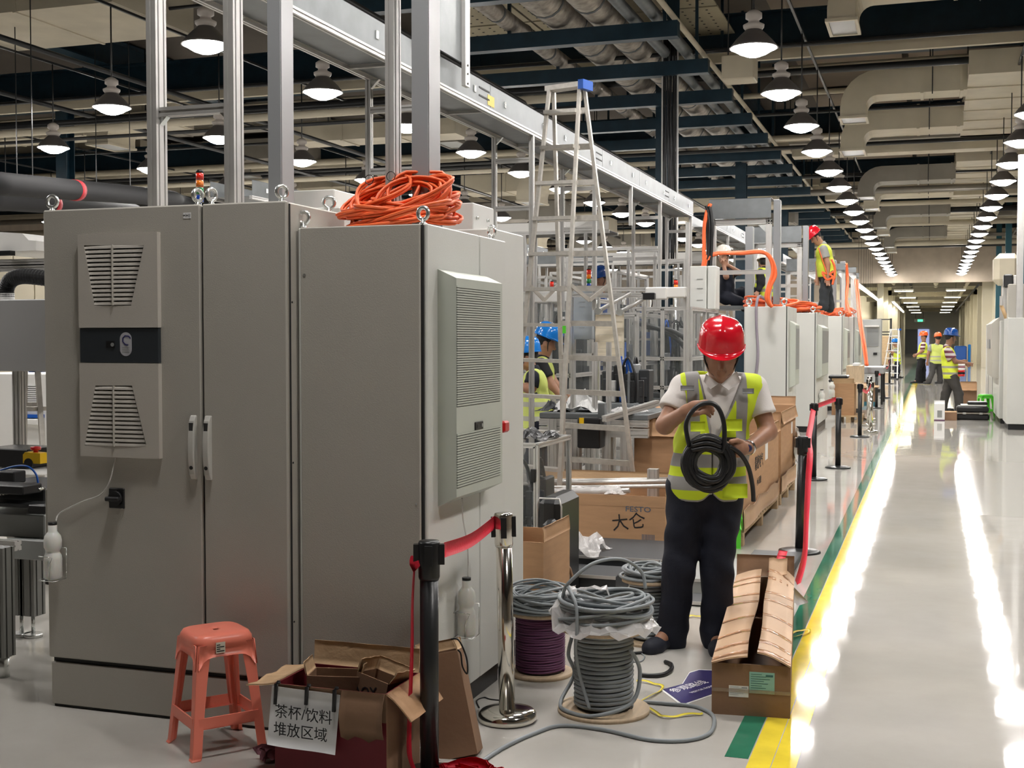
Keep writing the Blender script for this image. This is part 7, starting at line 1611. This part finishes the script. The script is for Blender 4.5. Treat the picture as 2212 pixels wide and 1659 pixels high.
    if vest:
        V_ = SDF(h); V_.k = .03; torso(V_, .021, .012); V_.cap(pel - ta * .05, wa, .158 * s, .156 * s, fb, .80, .05)
        hm = hem if hem is not None else pel[2] - .06; V_.noise = fold(noise)
        V_.cut(lambda x, y, z: hm - z)
        for q, sg in (('L', 1), ('R', -1)):
            a = A['sh' + q] + sv * sg * .052 * s; b = a - ta * .17 * s; V_.cut(lambda x, y, z, a=a, b=b: cyl_out(x, y, z, a, b, armr * s))
        V_.cut(lambda x, y, z: .078 * s - np.sqrt((x - nkc[0]) ** 2 + (y - nkc[1]) ** 2 + ((z - nkc[2] - .0)) ** 2))
        if vest_cut: V_.cut(vest_cut)
        V_.mesh('vest', cl.get('vest', VEST), t, vest_band or (lambda V: np.maximum.reduce([.024 - abs(V[:, 2] - (pel[2] + .06)), .024 - abs(V[:, 2] - (pel[2] + .20))])))
    for q in 'LR':
        F_ = SDF(min(h, .01)); an, to = A['an' + q], A['to' + q]; gz = min(an[2], to[2]) - .075 * s if 'gz' not in J else J['gz']; d = to - an; d[2] = 0; d = unit(d); hl = np.array([an[0], an[1], gz]) - d * .045 * s
        F_.cap(hl + [0, 0, .04 * s], np.array([an[0], an[1], gz + .07 * s]), .038 * s, .042 * s, None, 1, .03); F_.cap(hl + d * .02 + [0, 0, .034 * s], hl + d * .23 * s + [0, 0, .026 * s], .038 * s, .034 * s, None, 1, .04); F_.cap(hl + d * .19 * s + [0, 0, .024 * s], hl + d * .225 * s + [0, 0, .022 * s], .045 * s, .038 * s, None, 1, .03)
        F_.cut(lambda x, y, z: gz - z + 0 * x + 0 * y); F_.mesh('shoe', cl.get('shoe', 'shoed'), t)
    return t
def cyl_out(x, y, z, a, b, r):
    ba = b - a; L = ba @ ba; qx, qy, qz = x - a[0], y - a[1], z - a[2]; t = np.clip((qx * ba[0] + qy * ba[1] + qz * ba[2]) / L, 0, 1)
    return r - np.sqrt((qx - t * ba[0]) ** 2 + (qy - t * ba[1]) ** 2 + (qz - t * ba[2]) ** 2)
CAMZ = R(YAW)
# ---- the man in the red helmet
S0 = 417.0; mp0 = onZ(1495, 1400)
def K(u, v, y=0.0): return ((u - 1495) / S0, y, EYE + (733 - v) / S0)
J = dict(head=K(1546, 768, -.11), face=(-.12, -.93, -.34), up=(0, -.10, .99), shR=K(1474, 833, .0), shL=K(1628, 838, .02), elR=K(1430, 915, -.08), elL=K(1652, 930, -.04), wrR=K(1464, 880, -.27), wrL=K(1590, 957, -.27),
         hpR=K(1487, 1050, .02), hpL=K(1562, 1050, .02), knR=K(1464, 1225, -.03), knL=K(1546, 1228, -.02), anR=K(1452, 1362, .04), anL=K(1550, 1362, .02), toR=K(1395, 1385, -.12), toL=K(1538, 1400, -.19), gz=0.0)
def man_hands(B_):
    def fng(pts, r=.0095):
        for i in range(len(pts) - 1): B_.cap(pts[i], pts[i + 1], r - .0008 * i, r - .0008 * (i + 1), None, 1, .004)
    A = lambda *q: np.array(q)
    w = A(*J['wrR']); k0 = w + A(.050, -.040, .028)                      # his right hand pinching the loop top
    B_.cap(w, w + A(.035, -.028, .018), .028, .034, A(.3, .9, .1), .6, .015); B_.cap(w + A(.03, -.028, .005), k0 + A(0, 0, -.01), .033, .030, A(.3, .9, .1), .55, .012)
    for i, (dz, ln) in enumerate(((.024, 1.0), (.006, 1.06), (-.012, 1.0), (-.029, .82))):
        b = k0 + A(.0, -.002 * i, dz - .008); fng([b, b + A(.040, -.016, .006) * ln, b + A(.064, -.004, -.008) * ln, b + A(.076, .012, -.022) * ln], .0098)
    fng([w + A(.022, -.045, -.012), w + A(.055, -.066, -.008), w + A(.088, -.060, .004), w + A(.112, -.05, .010)], .0120)
    w = A(*J['wrL']); d = A(-.078, -.045, -.004)                         # his left fist round the coil
    B_.cap(w, w + d * .7, .029, .038, A(.2, 1, 0), .62, .015); B_.cap(w + d * .5 + A(0, 0, .004), w + d + A(0, 0, .004), .040, .038, A(.2, 1, 0), .62, .012)
    for i, dz in enumerate((.034, .014, -.006, -.026)):
        b = w + d + A(-.004, -.004, dz); ln = (1, 1.05, 1, .85)[i]; fng([b, b + A(-.036, -.010, -.003) * ln, b + A(-.052, .014, -.008) * ln, b + A(-.036, .036, -.010) * ln], .0105)
    fng([w + d * .3 + A(0, .0, .03), w + d * .8 + A(0, -.03, .048), w + d * 1.25 + A(0, -.03, .046)], .0125)
def vcut(x, y, z):      # open front: V neck, centre slit, arched hems
    cx = .095 - .0; w = np.clip((z - 1.085) / .26, 0, 1.3); xl = .082 - .045 * w; xr = .088 + .125 * w
    v = np.minimum(np.minimum(x - xl, xr - x), np.minimum(.0 - y + .03 * 0, z - 1.06)); slit = np.minimum(.003 - abs(x - .078 + (z - 1.0) * .03), .02 - y)
    hemz = .775 + .04 * np.exp(-((x - .075) / .035) ** 2) + .025 * np.clip(abs(x - .09) - .13, 0, 1) * 3
    return np.maximum(np.maximum(v, slit), np.minimum(hemz - z + 0 * y, .05 - y + 0 * x))
def vband(V):
    x, y, z = V.T; b = [.034 - abs(z - (.985 - .06 * 0)), .034 - abs(z - .868), np.minimum(.030 - abs(x + .018 - (1.4 - z) * .03), z - 1.0), np.minimum(.030 - abs(x - .232), z - 1.0)]
    w = np.clip((z - 1.085) / .26, 0, 1.3); xl = .082 - .045 * w; xr = .088 + .125 * w; fr = (.0 - y); b.append(np.minimum(np.minimum(.007 - abs(x - xl + .004), fr), z - 1.06)); b.append(np.minimum(np.minimum(.007 - abs(x - xr - .004), fr), z - 1.06))
    b.append(.006 - abs(z - (.775 + .04 * np.exp(-((x - .075) / .035) ** 2) + .025 * np.clip(abs(x - .09) - .13, 0, 1) * 3) - .004)); return np.maximum.reduce(b)
man = person('man in red helmet and yellow vest coiling a black cable in the foreground', (mp0.x, mp0.y, 0), CAMZ, J, dict(helmet='hred', trousers='navy', shirt='polo', skin='skin', shoe='shoed'), h=.0065, s=1.05, armr=.060, detail=True, hands='custom', noise=.0035, body_extra=man_hands, vest_cut=vcut, vest_band=vband, hem=.74, hr=.93)
T4 = lambda u, v, y: Vector(K(u, v, y))
# collar, pockets, badge, watch, toe caps
for sg, p in ((-1, [(1516, 806), (1510, 822), (1524, 838), (1540, 826)]), (1, [(1580, 800), (1588, 822), (1562, 840), (1544, 828)])):
    pts = [T4(u, v, -.095 - .012 * i) for i, (u, v) in enumerate(p)]; P = [[pts[0].lerp(pts[3], j / 3) * (1 - i / 3) + pts[1].lerp(pts[2], j / 3) * (i / 3) for j in range(4)] for i in range(4)]; MB().sheet(P, .004).build('collar', 'polo', man)
def pocket(u0, v0, u1, v1, y, nm='pocket', m=None):
    P = [[T4(u0 + (u1 - u0) * i / 4, v0 + (v1 - v0) * j / 4, y + .006 - .006 * math.sin(PI * i / 4) - .004 * (j == 4)) for j in range(5)] for i in range(5)]; o = MB().sheet(P, .005).build(nm, m or mat('vest_yellow', (.56, .70, .02), .75, bump=.3, bscale=14), man); return o
pocket(1546, 900, 1588, 925, -.158, 'pocket_flap'); pocket(1549, 938, 1575, 962, -.166, 'badge_card', 'blk'); pocket(1480, 905, 1510, 926, -.160, 'pocket_flap'); pocket(1460, 832 - 2, 1488, 840, -.135, 'shoulder_tab', 'greyduct'); pocket(1590, 836, 1614, 847, -.135, 'shoulder_tab', 'greyduct')
pocket(1548, 1036, 1600, 1066, -.158, 'lower_pocket')
wl = np.array(J['wrL']); el = np.array(J['elL']); dd = Vector(unit(el - wl)); c0 = Vector(wl) + dd * .012
pts = []; n1 = dd.orthogonal().normalized(); n2 = dd.cross(n1)
MB().tube([c0 + n1 * .034 * math.cos(a) + n2 * .034 * math.sin(a) for a in [2 * PI * i / 20 for i in range(20)]], .007, n=6, closed=True, flat=1.3).build('watch_strap', 'watch', man)
MB().cyl(c0 + Vector((-.004, -.030, 0)), c0 + Vector((-.006, -.043, 0)), .019, n=20).build('watch_case', 'watch', man); MB().cyl(c0 + Vector((-.006, -.043, 0)), c0 + Vector((-.0062, -.0445, 0)), .015, n=20).build('watch_dial', 'inkb', man)
# coil in his hands
cc = thing('cable_coil', 'coiled black cable held in both hands of the man in the red helmet', 'cable', mp0, CAMZ); cc.location.z = 0; rr = random.Random(2)
cx, cy, cz = K(1506, 985, -.335)
for k in range(15):
    a_ = .066 + .0145 * (k % 5) + rr.uniform(-.004, .004); b_ = a_ * 1.02 + rr.uniform(-.004, .006); ph = rr.uniform(0, 6); pts = [Vector((cx + a_ * math.cos(q) + rr.uniform(-.001, .001), cy + .012 * (k // 5) - .016 + .006 * math.sin(q * 2 + ph), cz + b_ * math.sin(q) + .006 * math.sin(q * 3 + ph))) for q in [2 * PI * i / 40 for i in range(40)]]
    MB().tube(pts, .0115, n=8, closed=True).build('coil_turn', 'blc', cc)
MB().tube(spline([K(1466, 950, -.35), K(1459, 905, -.35), K(1478, 872, -.35), K(1506, 862, -.345), K(1526, 875, -.35), K(1536, 912, -.36), K(1531, 960, -.36), K(1500, 945, -.36), K(1470, 948, -.35)], 8), .0115, n=8).build('raised_loop', 'blc', cc)
for k in range(3): MB().tube(spline([K(1470, 940 + 9 * k, -.37), K(1500, 932 + 10 * k, -.385), K(1528, 942 + 9 * k, -.37)], 6), .0115, n=8).build('wrap_turn', 'blc', cc)
MB().tube(spline([K(1546, 950, -.36), K(1570, 966, -.34), K(1590, 995, -.30), K(1602, 1035, -.26), K(1606, 1068, -.24)], 8), .0115, n=8).build('loose_end', 'blc', cc)

def far_person(label, base_uv, D, pts, face, cl, fz=0.0, s=None, up=(0, 0, 1), h=.016, **k):
    """pts: joints as (u, v, depth offset); the figure stands at depth D under pixel column base_uv[0]."""
    sc = FPX / D; u0 = base_uv[0]; g = atD(u0, base_uv[1], D); loc = (g.x, g.y, 0)
    f = lambda q: ((q[0] - u0) / sc, q[2] if len(q) > 2 else 0.0, EYE + (733 - q[1]) / sc)
    J = {n: f(q) for n, q in pts.items() if n != 'gz'}; J['face'] = face; J['up'] = up; J['gz'] = fz
    return person(label, loc, CAMZ, J, cl, h=h, s=s or 1.0, **k)
def sband(z0, dz, w=.5): return lambda V: np.sin((V[:, 2] - z0) * 2 * PI / dz) - w
# two men with blue helmets behind the ladder
far_person('worker in blue helmet facing left with forearms on a rail behind the ladder', (1145, 1080), 12.3, dict(head=(1136, 772), shR=(1150, 812, -.16), shL=(1158, 812, .16), elR=(1140, 838, -.20), elL=(1140, 838, .2), wrR=(1098, 822, -.18), wrL=(1102, 822, .14), hpR=(1160, 915, -.09), hpL=(1162, 915, .09), knR=(1150, 985, -.1), knL=(1165, 985, .1), anR=(1160, 1058, -.1), anL=(1168, 1058, .1), toR=(1130, 1078, -.1), toL=(1140, 1078, .1)), (-1, -.15, -.05), dict(helmet='hblue', trousers='navy', shirt='navy', vest=VEST2), hr=1.05)
far_person('worker in blue helmet and dark shirt turned right, reaching over the work table', (1172, 1080), 12.9, dict(head=(1180, 740), shR=(1168, 785, -.15), shL=(1176, 785, .17), elR=(1192, 832, -.2), elL=(1200, 830, .1), wrR=(1216, 862, -.24), wrL=(1222, 850, .05), hpR=(1168, 905, -.09), hpL=(1168, 905, .09), knR=(1172, 985, -.1), knL=(1164, 985, .1), anR=(1170, 1048, -.1), anL=(1162, 1048, .1), toR=(1195, 1066, -.1), toL=(1188, 1066, .1)), (.9, -.1, -.35), dict(helmet='hblue', trousers='navy', shirt='blackc', vest=VEST2), hr=1.05)
# distant two standing on platforms
for (u, v, D, hc, lb, cl_) in ((1297, 604, 17.5, 'hnavy', 'distant worker in dark blue helmet seen behind the ladder right leg', 'bluep'), (1100, 600, 18.5, 'hyellow', 'distant worker in yellow helmet just right of the tall cabinet edge', 'greyt')):
    q = FPX / D; far_person(lb, (u, v), D, dict(head=(u, v), shR=(u - 2, v + .28 * q, -.17), shL=(u + 4, v + .28 * q, .17), elR=(u - 8, v + .55 * q, -.22), elL=(u + 10, v + .55 * q, .2), wrR=(u - 18, v + .6 * q, -.3), wrL=(u - 6, v + .62 * q, -.1), hpR=(u, v + .75 * q, -.09), hpL=(u + 2, v + .75 * q, .09), knR=(u, v + 1.15 * q, -.1), knL=(u + 2, v + 1.15 * q, .1), anR=(u, v + 1.52 * q, -.1), anL=(u, v + 1.52 * q, .1), toR=(u - 8, v + 1.6 * q, -.1), toL=(u - 8, v + 1.6 * q, .1)), (-.5, -.8, -.2), dict(helmet=hc, trousers='navy', shirt=cl_), fz=EYE + (733 - v) / q - 1.6, h=.02, vest=False)
    g = atD(u, v, D); pz = EYE + (733 - v) / q - 1.6; pt = thing('work_platform', 'aluminium work platform under the ' + lb.split(' seen')[0].split(' just')[0], 'platform', (g.x, g.y, 0)); MB().rbox((-.5, -.5, pz - .05), (.5, .5, pz - .001), .005).build('deck', 'alu', pt)
    for a in (-.45, .45):
        for b in (-.45, .45): MB().slot((a, b, 0), (a, b, pz - .05), .05).build('leg', 'alu', pt)
# upper workers
C2z = EYE + (733 - 668) / (FPX / 23.6)
far_person('man in red helmet, grey shirt and yellow vest standing on the far cabinets', (1782, 668), 22.6, dict(head=(1760, 513), shR=(1772, 540, -.18), shL=(1782, 536, .16), elR=(1780, 572, -.22), elL=(1772, 568, .2), wrR=(1780, 600, -.24), wrL=(1768, 600, .1), hpR=(1787, 592, -.09), hpL=(1784, 592, .09), knR=(1778, 628, -.1), knL=(1790, 628, .1), anR=(1776, 656, -.1), anL=(1795, 658, .1), toR=(1762, 664, -.12), toL=(1780, 667, .1)), (-.75, -.2, -.65), dict(helmet='hred', trousers='slate', shirt='greyt', vest=VESTY, shoe='blkm'), fz=EYE + (733 - 668.5) / (FPX / 22.6), h=.014, s=1.15, hr=.92, up=(-.4, 0, .9), sleeve=.6, vest_band=lambda V: np.full(len(V), -1.0))
hp = bpy.context.scene.objects[-1] if False else None
t = thing('safety_harness', 'orange safety harness straps worn by the man standing on the far cabinets', 'harness', atD(1785, 600, 22.3)); o_ = t.location
for pts in ([(1768, 535), (1776, 560), (1786, 590)], [(1775, 588), (1790, 592), (1802, 586)], [(1790, 592), (1800, 600), (1798, 615)], [(1796, 560), (1803, 578), (1802, 604)], [(1776, 590), (1786, 604), (1798, 600)]): MB().tube(spline([atD(u, v, 22.32) - o_ for u, v in pts], 5), .022, n=5, flat=.5).build('strap', 'orc', t)
q20 = 19.9
far_person('seated worker in navy coverall and white helmet with raised arms behind the portal post', (1575, 660), q20, dict(head=(1562, 556), shR=(1560, 585, -.16), shL=(1580, 588, .12), elR=(1562, 600, -.28), elL=(1595, 590, -.1), wrR=(1558, 575, -.22), wrL=(1566, 574, -.2), hpR=(1562, 640, -.05), hpL=(1578, 640, .08), knR=(1592, 652, -.2), knL=(1606, 630, .1), anR=(1620, 656, -.2), anL=(1612, 656, .1), toR=(1632, 660, -.25), toL=(1626, 660, .1)), (-.5, -.8, .1), dict(helmet='hwhite', trousers='navy', shirt='navy'), fz=EYE + (733 - 661) / (FPX / q20), h=.015, vest=False)
far_person('crouching worker in black sleeves and yellow vest between the portal posts', (1648, 660), q20, dict(head=(1652, 568, .05), shR=(1640, 590, -.1), shL=(1662, 590, .1), elR=(1640, 612, -.15), elL=(1668, 615, .15), wrR=(1632, 630, -.2), wrL=(1660, 636, .2), hpR=(1644, 636, .0), hpL=(1660, 636, .05), knR=(1622, 632, -.1), knL=(1636, 640, .1), anR=(1606, 656, -.1), anL=(1618, 656, .1), toR=(1594, 660, -.1), toL=(1604, 660, .1)), (.1, .95, -.2), dict(helmet='hwhite', trousers='navy', shirt='blackc', vest=VESTY), fz=EYE + (733 - 661) / (FPX / q20), h=.015, sleeve=1.0, hem=EYE + (733 - 648) / (FPX / q20))
pf = thing('work_platform', 'machine roof deck the two seated workers rest on beside the far cabinets', 'platform', (atD(1610, 660, q20).x, atD(1610, 660, q20).y, 0)); zz = EYE + (733 - 661) / (FPX / q20)
MB().rbox((-.75, -.35, zz - .06), (.32, .6, zz - .002), .005).build('deck', 'steel', pf)
for a in (-.7, .27):
    for b in (-.3, .55): MB().slot((a, b, 0), (a, b, zz - .06), .05).build('leg', 'alu', pf)
# aisle people
Dw = 27.3; wm_ = far_person('woman in blue helmet, yellow vest and striped sleeves facing right by the black flight case', (2053, 892), Dw, dict(head=(2052, 730), shR=(2040, 757, -.17), shL=(2050, 757, .17), elR=(2054, 780, -.24), elL=(2060, 782, .2), wrR=(2074, 784, -.24), wrL=(2075, 781, .05), hpR=(2052, 812, -.1), hpL=(2056, 812, .1), knR=(2066, 850, -.12), knL=(2046, 850, .1), anR=(2068, 886, -.12), anL=(2038, 882, .1), toR=(2078, 892, -.14), toL=(2048, 890, .1)), (.95, -.1, -.1), dict(helmet='hnavy', trousers='greyc', shirt=STRIPE2, shirt_band=sband(1.3, .11, 0), vest=VESTY, skin='skind', shoe='blkm'), h=.014, s=1.22, sleeve=.7, hr=.9)
t = thing('handbag', 'striped pink and grey pouch held at the waist by the woman in the blue helmet', 'bag', atD(2077, 800, Dw - .3)); 
for k, (m_) in enumerate(('redp', 'blackc', 'redp', 'paper', 'rag_mauve', 'paper')): MB().lathe([(.07, -.13 + .045 * k), (.075, -.13 + .045 * (k + 1))], n=16).build('stripe_band', MATS['rag_mauve'] if m_ == 'rag_mauve' else m_, t)
Do = 45.5; far_person('man in orange helmet and red-white striped shirt at the far end of the yellow line', (1988, 826), Do, dict(head=(1994, 728), shR=(1990, 744, -.17), shL=(1998, 744, .17), elR=(1986, 758, -.25), elL=(1996, 760, .2), wrR=(1976, 765, -.24), wrL=(1980, 766, .1), hpR=(1988, 776, -.1), hpL=(1992, 776, .1), knR=(1982, 800, -.12), knL=(1996, 800, .1), anR=(1980, 821, -.12), anL=(1996, 821, .12), toR=(1968, 825, -.14), toL=(1988, 825, .1)), (-.95, -.2, -.05), dict(helmet='horange', trousers='blackc', shirt=STRIPE, shirt_band=sband(1.3, .13, 0), vest=VESTY, shoe='blkm'), h=.02, s=1.25, sleeve=.9, strap=False, hem=.88, hr=.9)
far_person('man in orange helmet walking away in grey trousers and pale vest', (2016, 828), 44.8, dict(head=(2025, 731), shR=(2010, 748, 0), shL=(2034, 750, 0), elR=(2004, 765, .0), elL=(2038, 768, .05), wrR=(2004, 780, .05), wrL=(2036, 786, -.05), hpR=(2016, 782, 0), hpL=(2028, 782, 0), knR=(2012, 803, -.1), knL=(2030, 803, .05), anR=(2002, 820, -.2), anL=(2032, 822, .05), toR=(1998, 827, .0), toL=(2030, 826, .15)), (.1, .97, -.15), dict(helmet='horange', trousers='greyc', shirt='greyt', vest=VEST2, shoe='blkm'), h=.02, s=1.25, strap=False, hr=.9)
far_person('worker in blue helmet standing behind the far white ladder', (1935, 820), 51.5, dict(head=(1932, 741), shR=(1932, 755, -.17), shL=(1938, 755, .17), elR=(1924, 762, -.2), elL=(1940, 766, .2), wrR=(1918, 758, -.24), wrL=(1930, 766, .1), hpR=(1936, 784, -.1), hpL=(1940, 784, .1), knR=(1934, 802, -.12), knL=(1942, 802, .1), anR=(1932, 817, -.12), anL=(1938, 817, .12), toR=(1928, 820, -.14), toL=(1946, 820, .1)), (-.9, -.3, -.05), dict(helmet='hblue', trousers='navy', shirt='greyt', vest=VESTY, shoe='blkm'), h=.022, strap=False)
